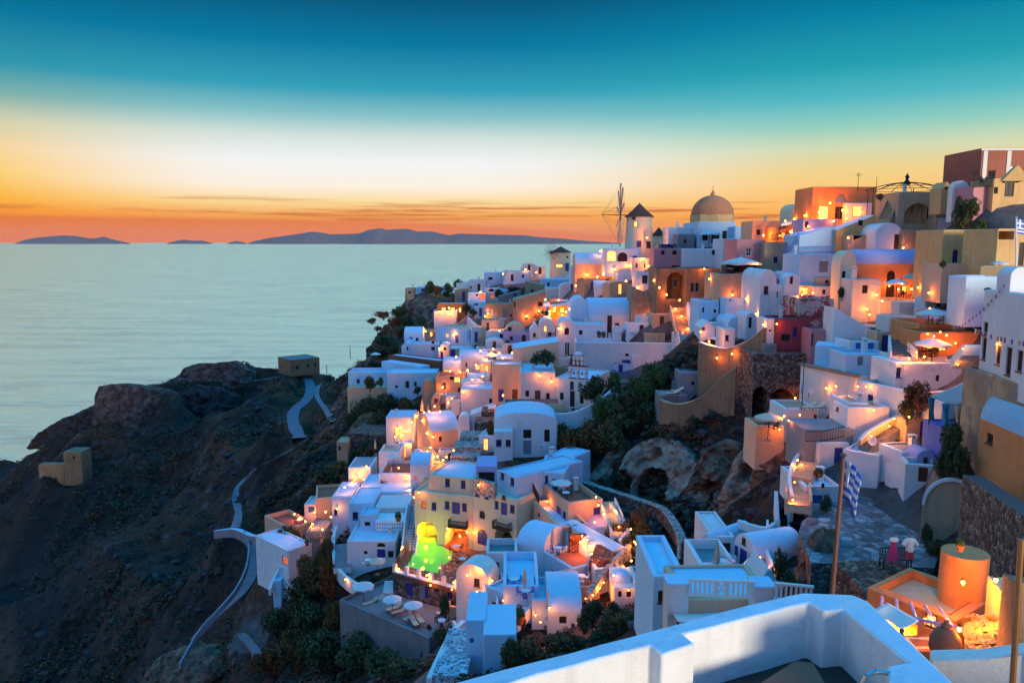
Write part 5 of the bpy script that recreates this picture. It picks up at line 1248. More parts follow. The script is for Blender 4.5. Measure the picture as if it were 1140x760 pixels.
glow(474,592,93.5,360,(1,.66,.01)); glow(509,594,92.2,800,(1,.16,.02)); glow(1003,694,25.8,500,(1,.36,.03)); glow(1035,690,22,300,(1,.36,.03)); glow(1100,690,21.5,70,(1,.36,.03)); glow(470,596,89.5,120,(1,.8,.03)); glow(985,478,66.5,320); glow(1010,465,67.5,260)
glow(645,612,76.5,110,(1,.2,.03)); glow(961,250,126,0.1)
# pool
def plate(name,pts,z0,mat,label=None,cat=None,kind=None,th=.15,group=None,side=None):
    P=[W(*p) for p in pts]; z=P[0].z if z0 is None else z0
    Q=[]
    for (px,py,D) in pts:
        r=ray(px,py); q=r*(z/r.z) if abs(r.z)>1e-4 else W(px,py,D); Q.append(Vector((q.x,q.y,z)))
    c=sum(Q,Vector())/len(Q); m=MB().mat(mat); R_=[q-c for q in Q]
    m.face([tuple(r) for r in R_]); m.face([(r.x,r.y,-th) for r in R_][::-1])
    m.mat(side or mat)
    for i in range(len(R_)):
        a,b=R_[i],R_[(i+1)%len(R_)]; m.face([(a.x,a.y,-th),(b.x,b.y,-th),(b.x,b.y,0),(a.x,a.y,0)])
    o=m.build(name,None,c,smooth=0)
    if cat: tag(o,label,cat,group,kind)
    elif kind: o['kind']=kind
    return o
zp=W(440,636,84).z
m,nt,b=nmat('poolwater'); b.inputs['Base Color'].default_value=(.12,.75,.10,1); b.inputs['Roughness'].default_value=.06; b.inputs['Emission Color'].default_value=(.10,.85,.03,1); b.inputs['Emission Strength'].default_value=.2  # green glow of unseen underwater lamps put into the water's own emission
flat('deck',(.15,.075,.05),.7,var=.9,sc_=2)
plate('pool_deck',[(436,637,0),(511,657,0),(548,640,0),(562,612,0),(530,600,0),(462,597,0)],zp-.02,'deck','brown deck around the green lit pool','terrace',th=.5)
pw=plate('swimming_pool',[(453,630,0),(487,637.5,0),(490,631,0),(503,622,0),(503,614,0),(493,608,0),(486,606,0),(484,598,0),(466,598,0),(464,610,0)],zp+.03,'poolwater','glowing green swimming pool running into the yellow arch','swimming pool',th=.1)
glow(474,603,89.8,26,(.9,1,.03)); glow(480,622,87,7,(.3,1,.03))
plate('plateau_terrace',[(903,626,0),(960,628,0),(1040,632,0),(1052,600,0),(1028,566,0),(1000,556,0),(960,548,0),(930,556,0),(905,570,0),(893,580,0),(889,592,0),(896,608,0)],-22.0,'flagstone','big grey flagstone plateau behind the two mannequins','terrace',th=5,side='rubble')
# windmills
def windmill(px,pb,pe,pa,D,rpx,wheel,label,wincol,ang,sign=False):
    base=W(px,pb,D); H_=(W(px,pe,D)-base).z; cap=(W(px,pa,D)-base).z-H_; r=rpx*D/F
    t=emp('windmill',base); m=MB().mat('cream'); m.lathe([(r*1.03,-3),(r*1.02,0),(r*.93,H_),(0,H_)],32); m.build('tower',t)
    m=MB().mat('roofcone'); m.lathe([(r*1.08,H_-.15),(r*1.05,H_),(r*.55,H_+cap*.42),(r*.16,H_+cap*.82),(r*.05,H_+cap*.9),(.04,H_+cap)],24); m.build('cap',t)
    c,R_=wheel; cx=-r*.9; zc=(W(px,c,D)-base).z; ax=Vector((-math.cos(ang),-math.sin(ang),.03))
    hub=Vector((0,0,zc))+ax*(r+1.2); m=MB().mat('woodbrown'); m.tube((0,0,zc),hub+ax*R_*.62,.16,8,.07)
    m.build('axle',t); u=Vector((0,0,1)); v=ax.cross(u).normalized()
    m=MB().mat('woodbrown'); n=10
    tips=[hub+(u*math.cos(2*math.pi*i/n)+v*math.sin(2*math.pi*i/n))*R_ for i in range(n)]
    for i,p in enumerate(tips):
        m.tube(hub,p,.09,5,.05); m.tube(p,tips[(i+1)%n],.025,4); m.tube(hub+ax*R_*.6,p,.018,3)
    m.build('sail_wheel',t,smooth=0)
    if R_>4:
        m=MB().mat('canvaswarm')
        for i,p in enumerate(tips):
            d=(p-hub).normalized(); w_=ax*.22+ (tips[(i+1)%n]-p).normalized()*.35; a=hub+d*R_*.25
            m.face([a,p,p+w_,a+w_*.8]); 
        o=m.build('furled_sails',t,smooth=0); s=o.modifiers.new('s','SOLIDIFY'); s.thickness=.12
    for (wx,wy,ww,wh,mt,nm) in wincol:
        p=W(wx,wy,D); sx_=p.x-base.x; rr=r*.98
        if abs(sx_)>rr*.95: continue
        y=-math.sqrt(rr*rr-sx_*sx_); a=math.atan2(y,sx_); z=(p-base).z; w2=ww*D/F/2; h2=wh*D/F/2
        nrm=Vector((math.cos(a),math.sin(a),0)); tg=Vector((-math.sin(a),math.cos(a),0)); C=nrm*(r*1.01)
        def slab(mb,hw,hh,o0,o1):
            q=[C+tg*s1*hw+nrm*o+Vector((0,0,z+s2*hh)) for o in(o0,o1) for s1,s2 in((-1,-1),(1,-1),(1,1),(-1,1))]
            for f in((0,1,2,3),(4,5,6,7),(0,1,5,4),(1,2,6,5),(2,3,7,6),(3,0,4,7)): mb.face([q[i] for i in f])
        f=MB().mat('woodbrown'); slab(f,w2*1.2,h2*1.1,-.4,.03); fo=f.build(nm,t,smooth=0)
        f=MB().mat(mt); slab(f,w2,h2,-.1,.05); f.build('pane' if nm=='window' else 'panel',fo,smooth=0)
    tag(t,label,'windmill'); ANCH_=None; LAND.append((px,(pb+pa)/2,label,rpx,(pb-pa)/2)); return t
windmill(711,278,241,225.5,180,15,(240,7.3),'tall white windmill with brown cone cap and lattice wheel',[(705.6,250,3,5,'litpane','window'),(703.6,243.5,3,3,'glassdark','window'),(709,271.6,4,6,'bluepaint','window'),(719.6,272.5,5,7,'darktrim','door')],-.02)
windmill(624,304,280.5,274,238,11.5,(281.5,2.8),'small white windmill with dark cap and thin spokes',[(630.6,297,4,8,'bluepaint','door'),(622,295.6,7,3,'litpane','window'),(631,286,2,2,'glassdark','window')],.75)
windmill(733,279,262,252.5,186,8,(266,2.2),'half hidden red domed mill behind the tall windmill',[],2.6)
# iron pergola
c=W(1009,213,120); t=emp('pergola',c); m=MB().mat('iron'); R_=6.0; hz=(W(1009,203,120)-c).z
for i in range(12):
    a=2*math.pi*i/12; prev=None
    for k in range(7):
        s=k/6; p=Vector((R_*s*math.cos(a),R_*s*math.sin(a)*.8,hz-(hz-.2)*s**1.8))
        if prev: m.tube(prev,p,.05,4)
        prev=p
for rr in(.5,1):
    for i in range(24):
        a,b_=2*math.pi*i/24,2*math.pi*(i+1)/24; z=hz-(hz-.2)*rr**1.8; m.tube((R_*rr*math.cos(a),R_*rr*math.sin(a)*.8,z),(R_*rr*math.cos(b_),R_*rr*math.sin(b_)*.8,z),.05,4)
m.build('canopy_ribs',t,smooth=0)
for i in range(6):
    a=2*math.pi*i/6+.3; m=MB().mat('iron'); m.tube((R_*math.cos(a),R_*math.sin(a)*.8,.2),(R_*math.cos(a),R_*math.sin(a)*.8,-3.5),.06,5); m.build('post',t,smooth=0)
m=MB().mat('iron'); m.lathe([(0,0),(.5,.15),(.55,.5),(.25,.8),(.2,1.1),(.35,1.3),(.1,1.7),(0,2.0)],10,(0,0,hz-.5)); m.build('finial',t)
tag(t,'wrought iron dome pergola silhouetted on the skyline','pergola'); LAND.append((1009,207,'wrought iron pergola on the skyline',25,8))
# poles and antennas
def pole(px,pt_,pb,D,r,label,name='utility_pole',mat='wooddark',arms=True,cat='pole'):
    a=W(px,pb,D); h=(W(px,pt_,D)-a).z; t=emp(name,a); m=MB().mat(mat); m.tube((0,0,-.6),(0,0,h),r,8,r*.7); m.build('mast',t)
    if arms:
        m=MB().mat(mat); m.tube((-.5,0,h-.3),(.5,0,h-.3),.04,5); m.tube((-.35,0,h-.55),(.35,0,h-.55),.03,5); m.build('crossarm',t)
    tag(t,label,cat); return t
pole(955,192,209,128,.05,'thin roof antenna standing on the orange ruined hall','antenna','iron'); pole(975.5,196,212,126,.05,'thin pole at the right corner of orange hall','antenna','iron',False)
pole(1084,189,203,104,.04,'forked antenna left of the terracotta mansion','antenna','iron')
pole(314.5,453,484,205,.16,'wooden utility pole by the blue cliff road'); pole(364,406,420,262,.13,'short utility pole near the road bend'); pole(390,384,397,250,.12,'bare post at the cliff edge',arms=False)
pole(631,380,420,131,.06,'white mast standing behind the bell wall chapel','flag_pole','whitepaint',False); pole(893,397,450,72.5,.05,'thin mast with fittings beside the white cube house','antenna','iron')
pole(885,512,0+560,66,.05,'thin rail post','antenna','iron',False) if False else None
# greek flag at right edge
def flag(px,pt_,pb,D,w,h,label,limp=False,lean=0,pr=.05,mat='whitepaint'):
    a=W(px,pb,D); b_=W(px+lean,pt_,D); H_=b_.z-a.z; dx=b_.x-a.x; t=emp('flag_pole',a); m=MB().mat(mat); m.tube((0,0,-.1),(dx,0,H_),pr,10,pr*.85)
    m.lathe([(0,0),(pr*1.6,pr),(0,pr*2)],10,(dx,0,H_)); m.build('mast',t); m=MB(); n=18; rows=9
    for r in range(rows):
        z1=H_-.06-h*r/rows; z0=H_-.06-h*(r+1)/rows
        for i in range(n):
            def P(i,z):
                s=i/n
                if limp:
                    fall=(H_-.06-z)/h; x=w*s*(.30-.10*fall); y=.13*w*math.sin(s*21+fall*1.5)*(.35+s*.6); return (dx*(z/H_)+pr+x,y,z-s*s*h*.55)
                return (dx+pr+w*s,.10*math.sin(s*9+z*1.5)*(.3+s)*1.5,z-.12*s*w)
            canton=i<n*.37 and r<5; cr=canton and (r==2 or int(n*.37/2)-1<=i<=int(n*.37/2)+0)
            m.mat('flagblue' if ((canton and not cr) or (not canton and r%2==0)) else 'whitepaint'); m.face([P(i,z0),P(i+1,z0),P(i+1,z1),P(i,z1)],True)
    o=m.build('flag',t,smooth=50); s=o.modifiers.new('s','SOLIDIFY'); s.thickness=.006
    tag(t,label,'flag'); return t
flag(1131.5,243,300,60,1.7,1.1,'striped blue and white flag flying at the right edge',pr=.07)
flag(926,509,664,11.6,.95,.6,'tall brown pole with limp striped flag on the parapet',limp=True,lean=13,pr=.038,mat='woodbrown')
# awnings
def cloth(label,cs,mat,sag=.5,n=10,name='awning',posts=True):
    A,B,C_,D_=[W(*c) for c in cs]; O=(A+B+C_+D_)/4; m=MB().mat(mat)
    def P(u,v): 
        p=A*(1-u)*(1-v)+B*u*(1-v)+C_*u*v+D_*(1-u)*v; return p-O-Vector((0,0,sag*16*u*(1-u)*v*(1-v)))
    for i in range(n):
        for j in range(n): m.face([P(i/n,j/n),P((i+1)/n,j/n),P((i+1)/n,(j+1)/n),P(i/n,(j+1)/n)],True)
    t=emp(name,O); o=m.build('cloth',t,smooth=60); s=o.modifiers.new('s','SOLIDIFY'); s.thickness=.02
    if posts:
        for q in(A,B): mm=MB().mat('wooddark'); mm.tube(q-O,q-O-Vector((0,0,2.3)),.05,6); mm.build('post',t)
    tag(t,label,'awning'); LAND.append((*proj(O),label,20,10)); return t
cloth('large grey cloth awning sagging over the yard',[(1036,442,62),(1064,452,59.5),(1108,427,57),(1081,421,62)],'canvasgrey',.25)
def curtain(label,px,pt_,pb,D,wpx,mat):
    a=W(px,pt_,D); h=a.z-W(px,pb,D).z; w=wpx*D/F; m=MB().mat(mat); n=16
    for i in range(n):
        for k in range(6):
            def P(i,k):
                s=i/n; f=k/6; ww=w*(1-.55*math.sin(f*math.pi*.8)); return ((s-.5)*ww+.25*w*f,.09*math.sin(s*26),-h*f)
            m.face([P(i,k),P(i+1,k),P(i+1,k+1),P(i,k+1)],True)
    o=m.build('curtain',None,a,smooth=60); s=o.modifiers.new('s','SOLIDIFY'); s.thickness=.015; tag(o,label,'curtain',None)
curtain('left teal curtain tied under the grey awning',1037,442,467,62,9,'tealcloth'); curtain('middle teal curtain hanging from the awning front',1053,449,476,60,9,'tealcloth'); curtain('pale pink curtain at the right of awning',1066,452,478,59.3,6,'canvaswarm')
cloth('tan sail awning over the lit terrace',[(1004,309,100.5),(1040,314,98),(1046,305,103),(1012,304,105)],'peach',.25)
cloth('round edged slatted canopy behind the parapet',[(973,678,17.5),(1004,700,16),(1023,690,18.5),(988,670,20)],'canvas',.12)
cloth('wide pale awning over the balustrade terrace',[(755,692,31),(850,688,30),(838,674,35),(745,676,36)],'canvas',.12)
cloth('pale patio awning beside the tall purple door',[(803,620,55.5),(818,626,54),(820,618,57),(808,614,58)],'canvasgrey',.15)
cloth('small orange awning on the skyline restaurant',[(866,258,132),(876,254,131),(880,249,135),(870,252,136)],'peach',.05); cloth('white awning of the skyline restaurant',[(868,252,132),(884,249,131),(886,245,134),(872,247,135)],'canvas',.05)
cloth('flat white awning of the glowing restaurant under small windmill',[(604,342,163),(634,339,162),(632,333,168),(606,336,168)],'canvas',.1)
# bunting
def bunting(label,p0,p1,n,sag,mats,size,heart=False):
    A=W(*p0);B=W(*p1);O=(A+B)/2; t=emp('bunting',O); m=MB().mat('whitepaint'); pr=None
    pts=[]
    for i in range(n+1):
        s=i/n; p=A.lerp(B,s)-O-Vector((0,0,sag*4*s*(1-s))); pts.append(p)
        if pr is not None: m.tube(pr,p,.012,3)
        pr=p
    m.build('string',t,smooth=0); d=(B-A).normalized()*size/2
    for i in range(1,n):
        q=pts[i]; m=MB().mat(mats[i%len(mats)]); z=Vector((0,0,size*1.25)); y=Vector((.02,-.02,0))
        m.face([q-d,q+d,q+d-z,q-d-z]); m.mat('whitepaint' if mats[i%len(mats)]!='whitepaint' else 'bluepaint')
        for k in range(3): m.face([q-d*.7-z*(.15+.3*k)+y,q+d*.7-z*(.15+.3*k)+y,q+d*.7-z*(.27+.3*k)+y,q-d*.7-z*(.27+.3*k)+y])
        m.build('pennant',t,smooth=0)
    tag(t,label,'bunting')
bunting('string of small square pennants across the tall white building',(1083,365,56.5),(1144,380,48.5),16,.12,['bluepaint','whitepaint','orange','bluepaint','redtrim','whitepaint'],.28)
bunting('diagonal string of red hearts from belfry to terrace',(1123,310,53),(1058,366,63),16,.6,['redtrim','magenta','bluepaint'],.2)
# railings
def rail(label,pts,h,mat,n=10,cross=False,r=.025,name='railing',cat='railing',top=.04):
    P=[W(*p) for p in pts]; O=P[0]; t=emp(name,O); m=MB().mat(mat)
    for a,b in zip(P,P[1:]):
        for z in(h,.12): m.tube(a-O+Vector((0,0,z)),b-O+Vector((0,0,z)),top,6)
    m.build('handrail',t,smooth=0); m=MB().mat(mat)
    for a,b in zip(P,P[1:]):
        for i in range(n+1):
            p=a.lerp(b,i/n)-O; m.tube(p,p+Vector((0,0,h)),r,5)
        if cross:
            for i in range(0,n,2):
                p,q=a.lerp(b,i/n)-O,a.lerp(b,min(1,(i+2)/n))-O; m.tube(p+Vector((0,0,.12)),q+Vector((0,0,h)),r,4); m.tube(q+Vector((0,0,.12)),p+Vector((0,0,h)),r,4)
    m.build('bars',t,smooth=0); tag(t,label,cat); LAND.append((*proj(P[0].lerp(P[-1],.5)),label,12,5))
rail('blue lattice railing on the white house top',[(889,283,111.5),(908,282,111.5),(929,282,112)],1.0,'bluebright',12,True); rail('blue railing climbing beside the skyline restaurant',[(872,283,117),(880,280,118),(889,266,121)],1.0,'bluebright',6,True); rail('dark iron railing of the skyline restaurant terrace',[(858,268,131),(873,265,131),(888,260,131)],1.0,'wooddark',10,True)
rail('blue balcony railing under the dark blue door',[(688,421,132),(700,421,131.5),(711,420,132)],1.1,'bluebright',8,True,name='balcony_railing'); rail('dark handrail beside the long hotel stairs',[(450,636,86.5),(453,607,93),(459,570,100)],1.0,'iron',8); rail('second handrail on the hotel side of long stairs',[(457,634,86),(460,606,92.5),(465,572,99)],1.0,'iron',8)
rail('brown railing on the pool corner above the blue doors',[(439,636,83.6),(447,621,88),(455,612,90)],1.0,'woodbrown',8,True); rail('dark railing at the yard edge before the white cube',[(897,492,68),(915,492,66.5),(939,487,66.5)],1.0,'iron',8); rail('small white and blue stair railing near lit bar',[(1010,391,74.5),(1016,396,73.4),(1021,400,72.6)],.9,'whitepaint',6); rail('dark iron balcony railing by the glowing restaurant',[(608,379,154),(614,378,153),(620,377,152)],1.3,'iron',6,True); rail('brown slatted railing of the white terrace house',[(592,545,90),(596,553,88),(600,561,86)],1.1,'wooddark',10)
rail('iron railing on the small rose terrace',[(1083,209,99.5),(1094,208,99.5),(1105,208,99.5)],1.0,'iron',10)
def balus(label,a,b,h,n,post=.05):
    A=W(*a);B=W(*b); d=(B-A); L=Vector((d.x,d.y,0)).length; th=math.atan2(d.y,d.x); t=emp('balustrade',A,th); m=MB().mat('warmwhite'); m.box((0,-.09,h-.1),(L,.09,h)); m.box((0,-.07,.06),(L,.07,.16)); m.build('rails',t,bevel=.015)
    m=MB().mat('warmwhite'); 
    for i in range(n):
        if n>8 and n//2-1<=i<n//2+1: continue
        x=L*(i+.5)/n; m.box((x-post,-.05,.16),(x+post,.05,h-.1))
    if n>8:
        x0,x1=L*(n//2-1)/n+.02,L*(n//2+1)/n-.02
        for s in((x0,x1),(x1,x0)): m.tube((s[0],0,.16),(s[1],0,h-.1),.045,6)
        m.box((x0-.05,-.05,.16),(x0+.05,.05,h-.1)); m.box((x1-.05,-.05,.16),(x1+.05,.05,h-.1))
    m.build('balusters',t,smooth=0); tag(t,label,'balustrade'); LAND.append((*proj((A+B)/2),label,30,10))
balus('peach white timber balustrade with crossed panel',(766,664,33.6),(840,668,33.4),.88,14); balus('short white balustrade right of the square pier',(861,668,33),(905,672,32.6),.88,8)
def pier(px0,px1,pt_,pb,D,label,col='warmwhite',dep=1.0,capc='skylitwhite'):
    a=W(px0,pb,D);b=W(px1,pb,D);h=W(px0,pt_,D).z-a.z; m=MB().mat(col); m.box((0,0,-2),(b.x-a.x,dep,h-.12)); m.mat(capc).box((-.06,-.06,h-.12),(b.x-a.x+.06,dep+.06,h)); o=m.build('pier',None,a,bevel=.03); tag(o,label,'pier')
pier(743,766,649,690,33.8,'square peach pier left of the crossed balustrade'); pier(839,861,652,690,33.2,'square peach pier right of the crossed balustrade')
# stairs
ST('long white stairs climbing beside the hotel',(453,636,86),(461,561,101),1.6,26,'white','slat')
ST('white stairs of the curved courtyard',(381,632,92),(384,605,98),2.2,12,'white','pavegrey',False)
ST('yellow lit stairs through the upper lane',(488,515,114),(474,497,121),1.9,14,'yellowfloor','yellowfloor',False); ST('yellow lit stairs down towards the hotel',(476,535,108),(493,514,114),1.6,12,'yellowfloor','yellowfloor',False)
ST('steep lit stairs beside the brown palace',(762,372,131),(755,342,138),2.6,18,'peach','tan'); ST('dark lower flight of stairs below the palace stairs',(768,404,121),(762,372,130),2.0,14,'white','pavegrey')
ST('small grey stairs down to the lounger terrace',(754,433,106),(754,412,112),1.6,12,'grey','pavegrey',False)
ST('white stairs dropping from the hotel parasol',(552,664,70),(546,636,77),1.8,12,'white','pavegrey'); ST('white stairs below the wooden ramp',(564,690,65),(563,668,69),1.4,9,'white','pavegrey')
ST('orange lit stairs up to the rubble path',(691,596,77.5),(676,558,86),1.6,20,'warmwhite','yellowfloor')
ST('white curved patio stairs with lamp, lower flight',(840,638,53.5),(858,618,57),1.5,10,'white','slat'); ST('white curved patio stairs, upper flight',(866,612,57.5),(866,585,63),1.5,14,'white','slat')
ST('orange lit stairs to the planter',(889,562,60),(888,538,65),1.7,12,'peach','tan'); ST('orange steps above the planter house',(892,532,64.5),(902,514,68),1.7,10,'peach','tan',False)
ST('dark steps down to the lit bar terrace',(1004,397,74),(1001,378,81),1.7,12,'white','darkroof'); ST('stairs along the yellow lit wall',(962,498,67),(1020,462,69),1.2,22,'grey','darkroof',False)
ST('grey stairs on the tan house near the pergola',(984,246,115),(997,220,117),1.5,14,'tan','tan'); ST('blue white stairs at the bottom of village',(500,752,53.5),(516,700,62),2.6,26,'paving','paving',False)
ST('white stepped blocks beside the bunting building',(1068,401,66),(1084,384,64),1.6,9,'white','skylitwhite',False); ST('stone stairs climbing the cliff walk',(392,556,113),(402,524,120),2.6,18,'slat','slat',False)
ST('small stairs at the corner of the far sun terrace',(432,660,84),(434,646,86),1.2,6,'white','white',False)
plaster('pathstone',(.34,.30,.34),.6,(.18,.15,.17))
# curvy walls
WL('curving white courtyard wall above the green slope',[(374,585,101),(371,600,98.5),(372,618,95),(377,632,92),(387,642,89),(400,650,86.5),(414,655,85)],h=1.6,t=.45,name='courtyard_wall')
WL('slanted white wall above the blue stairs',[(478,754,54),(490,728,57),(503,703,62),(516,690,66)],h=2.4,t=.5,name='parapet_wall',smooth=3)
WL('lit cliff edge wall with lamps',[(374,562,113),(385,548,114),(395,533,117.5),(404,522,121),(420,512,124)],h=1.3,t=.4,col='peach',name='parapet_wall')
WL('long rubble wall descending past the caves',[(640,531,99),(661,539,96),(690,548,92),(717,557,88),(738,565,85),(752,583,79),(760,604,73),(757,634,66)],h=1.6,t=.9,col='rubble',cap='rubblewhite',name='rubble_wall',smooth=4)
WL('curved white stair wall beside the planter house',[(882,552,62),(879,536,64),(881,520,67),(889,505,70),(903,495,71)],h=2.6,t=.35,name='stair_wall')
WL('white curb wall around the grey patio path',[(822,578,62),(836,583,61),(852,586,60),(862,582,61)],h=.7,t=.35,name='curb_wall')
WL('tall thin white wall edge with blue leaning board',[(864,546,66),(865,560,63.5),(866,579,61)],h=2.6,t=.3,name='garden_wall',smooth=0)
WL('white handrail wall from patio to wide stairs',[(858,587,60.5),(853,600,58),(856,618,55.5),(871,640,52)],h=1.0,t=.25,name='stair_wall')
WL('white wall snaking above the blue courtyard',[(560,637,76),(572,655,71),(585,668,68)],h=1.0,t=.3,name='courtyard_wall')
WL('low white wall between courtyard and blue chairs',[(575,690,63),(592,672,66),(604,655,71)],h=1.1,t=.3,name='courtyard_wall')
WL('white stair parapet around the lamp lit path',[(690,600,76),(697,590,78.5),(690,575,81),(680,560,84)],h=.9,t=.3,col='warmwhite',name='stair_wall')
WL('rubble edged stair wall below the orange lamp',[(655,660,66),(668,640,69),(686,620,72.5),(700,606,75)],h=1.0,t=.5,col='rubblewhite',name='stair_wall')
WL('pale curved wall around the dark garden',[(690,690,62),(702,696,61),(718,694,60),(726,686,60)],h=.9,t=.4,name='garden_wall')
WL('white zigzag wall below the cliff house',[(300,655,104),(306,640,106),(313,628,108)],h=1.0,t=.4,name='parapet_wall',smooth=0)
WL('wide pale wall of the cliff path junction',[(240,590,138),(262,588,131),(285,596,124),(312,590,117)],h=1.6,t=.8,col='pathstone',cap='skylitwhite',name='path_wall')
WL('pale curb wall lining the zigzag slope path',[(272,590,128),(277,605,124),(274,630,117),(262,655,113),(245,675,110),(222,700,108),(200,738,104)],h=.9,t=.35,col='pathstone',name='path_wall')
WL('white coping wall of the lit gable courtyard',[(505,690,73),(512,700,71),(526,706,69),(545,700,68)],h=.9,t=.3,name='courtyard_wall')
WL('white swirling wall beside the small windmill',[(609,312,224),(618,308,226),(628,309,224),(636,303,222)],h=2,t=.5,name='parapet_wall')
WL('white steps wall right of the star lamp house',[(641,352,152),(650,345,156),(662,335,162),(676,331,164)],h=2,t=.5,name='parapet_wall')
WL('curved white wall left of the palace stairs',[(752,346,140),(757,360,135),(763,378,128),(770,396,122)],h=1.4,t=.5,col='warmwhite',name='stair_wall')
WL('curved white wall right of the palace stairs',[(766,336,137),(769,355,130),(776,372,124),(786,382,118)],h=1.6,t=.5,col='warmwhite',name='stair_wall')
plaster('roadblue',(.19,.19,.25),.5,(.10,.10,.13)); plaster('pathpale',(.26,.22,.25),.6,(.12,.09,.10))
for nm_,P,w,mat in PATHS:
    m=MB().mat(mat); L=[]
    for i,p in enumerate(P):
        d=(P[min(i+1,len(P)-1)]-P[max(i-1,0)]); d.z=0
        if d.length<1e-5: d=Vector((1,0,0))
        d.normalize(); nn=Vector((-d.y,d.x,0)); row=[]
        for s_ in(-1,-.5,0,.5,1):
            ww=w*(1+.3*noise.noise(p*.15)); q=p+nn*ww/2*s_; row.append((q.x,q.y,p.z+.22))
        L.append(row)
    for i in range(len(L)-1):
        for k in range(4): m.face([L[i][k],L[i][k+1],L[i+1][k+1],L[i+1][k]],True)
        for k in(0,4): a_,b_=L[i][k],L[i+1][k]; m.face([a_,b_,(b_[0],b_[1],b_[2]-1.2),(a_[0],a_[1],a_[2]-1.2)],True)
    o=m.build(nm_,smooth=60); o['kind']='structure'
# ---- foliage ----
def leafmesh(name,n,mat,seed,leaf=.085,flatten=1.0,shell=.55,lobes=5,gap=.0):
    rnd=random.Random(seed); V=[];Fc=[];A=[]
    C=[Vector((0,0,.42))]+[Vector((rnd.uniform(-.6,.6),rnd.uniform(-.6,.6),rnd.uniform(.2,.75))) for _ in range(lobes)]
    Rr=[.55]+[rnd.uniform(.28,.48) for _ in range(lobes)]
    ph=rnd.random()*50
    for i in range(n):
        k=rnd.choices(range(len(C)),[r*r for r in Rr])[0]
        d=Vector((rnd.gauss(0,1),rnd.gauss(0,1),rnd.gauss(0,1))).normalized()
        rr=Rr[k]*(shell+(1.08-shell)*rnd.random()**.6)*(1+.35*noise.noise(d*2.3+Vector((ph,k,0)))); p=C[k]+d*rr
        if p.z<0: p.z=abs(p.z)*.3
        g=noise.noise(p*3.1+Vector((0,ph,0)))
        if g<-.22: continue
        p.z*=flatten
        s=leaf*rnd.uniform(.6,1.5); a=Vector((rnd.gauss(0,1),rnd.gauss(0,1),rnd.gauss(0,.7))).normalized(); b=a.cross(d+Vector((rnd.gauss(0,.5),rnd.gauss(0,.5),rnd.gauss(0,.5))))
        if b.length<.01: continue
        b.normalize(); i0=len(V); V+= [p-a*s,p+b*s*.45,p+a*s,p-b*s*.45]; Fc.append((i0,i0+1,i0+2,i0+3)); v=min(1,max(0,.5+g*.9+rnd.uniform(-.2,.2))); A+=[v]*4
    me=bpy.data.meshes.new(name); me.from_pydata([tuple(v) for v in V],[],Fc); me.materials.append(M[mat]); at=me.attributes.new('v','FLOAT','POINT'); at.data.foreach_set('value',A); me.update(); return me
LEAF={k:[leafmesh('foliage',2600,mt,11+i*7+j,.075) for j in range(3)] for i,(k,mt) in enumerate((('d','leafdark'),('o','leafolive'),('r','leafred'),('g','leafgreen')))}
NM={'d':'dark green','o':'olive brown','r':'rusty brown','g':'green'}
m_=MB().mat('bark')
for i in range(5):
    a=i*1.26; m_.tube((.03*math.cos(a),.03*math.sin(a),-.35),(.3*math.cos(a),.3*math.sin(a),.5),.035,5,.012)
TRK=m_.build('bush_stem',smooth=0); TRKme=TRK.data; bpy.data.objects.remove(TRK)
def BU(px,pb,D,wpx,hpx,k='d',lab=None,cat='bush'):
    p=W(px,pb,D) if D else hitg(px,pb)
    if p is None: return
    D=p.y; sx=wpx*D/F/2/1.0; sz=hpx*D/F/1.15; t=emp('bush' if cat=='bush' else 'tree',p,random.random()*6)
    t.scale=(sx,sx,sz)
    link('foliage' if cat=='bush' else 'crown',random.choice(LEAF[k]),t); link('stem',TRKme,t)
    tag(t,lab or rel(px,pb-hpx/2,f'{NM[k]} bush'),cat,'bushes and shrubs' if cat=='bush' else None)
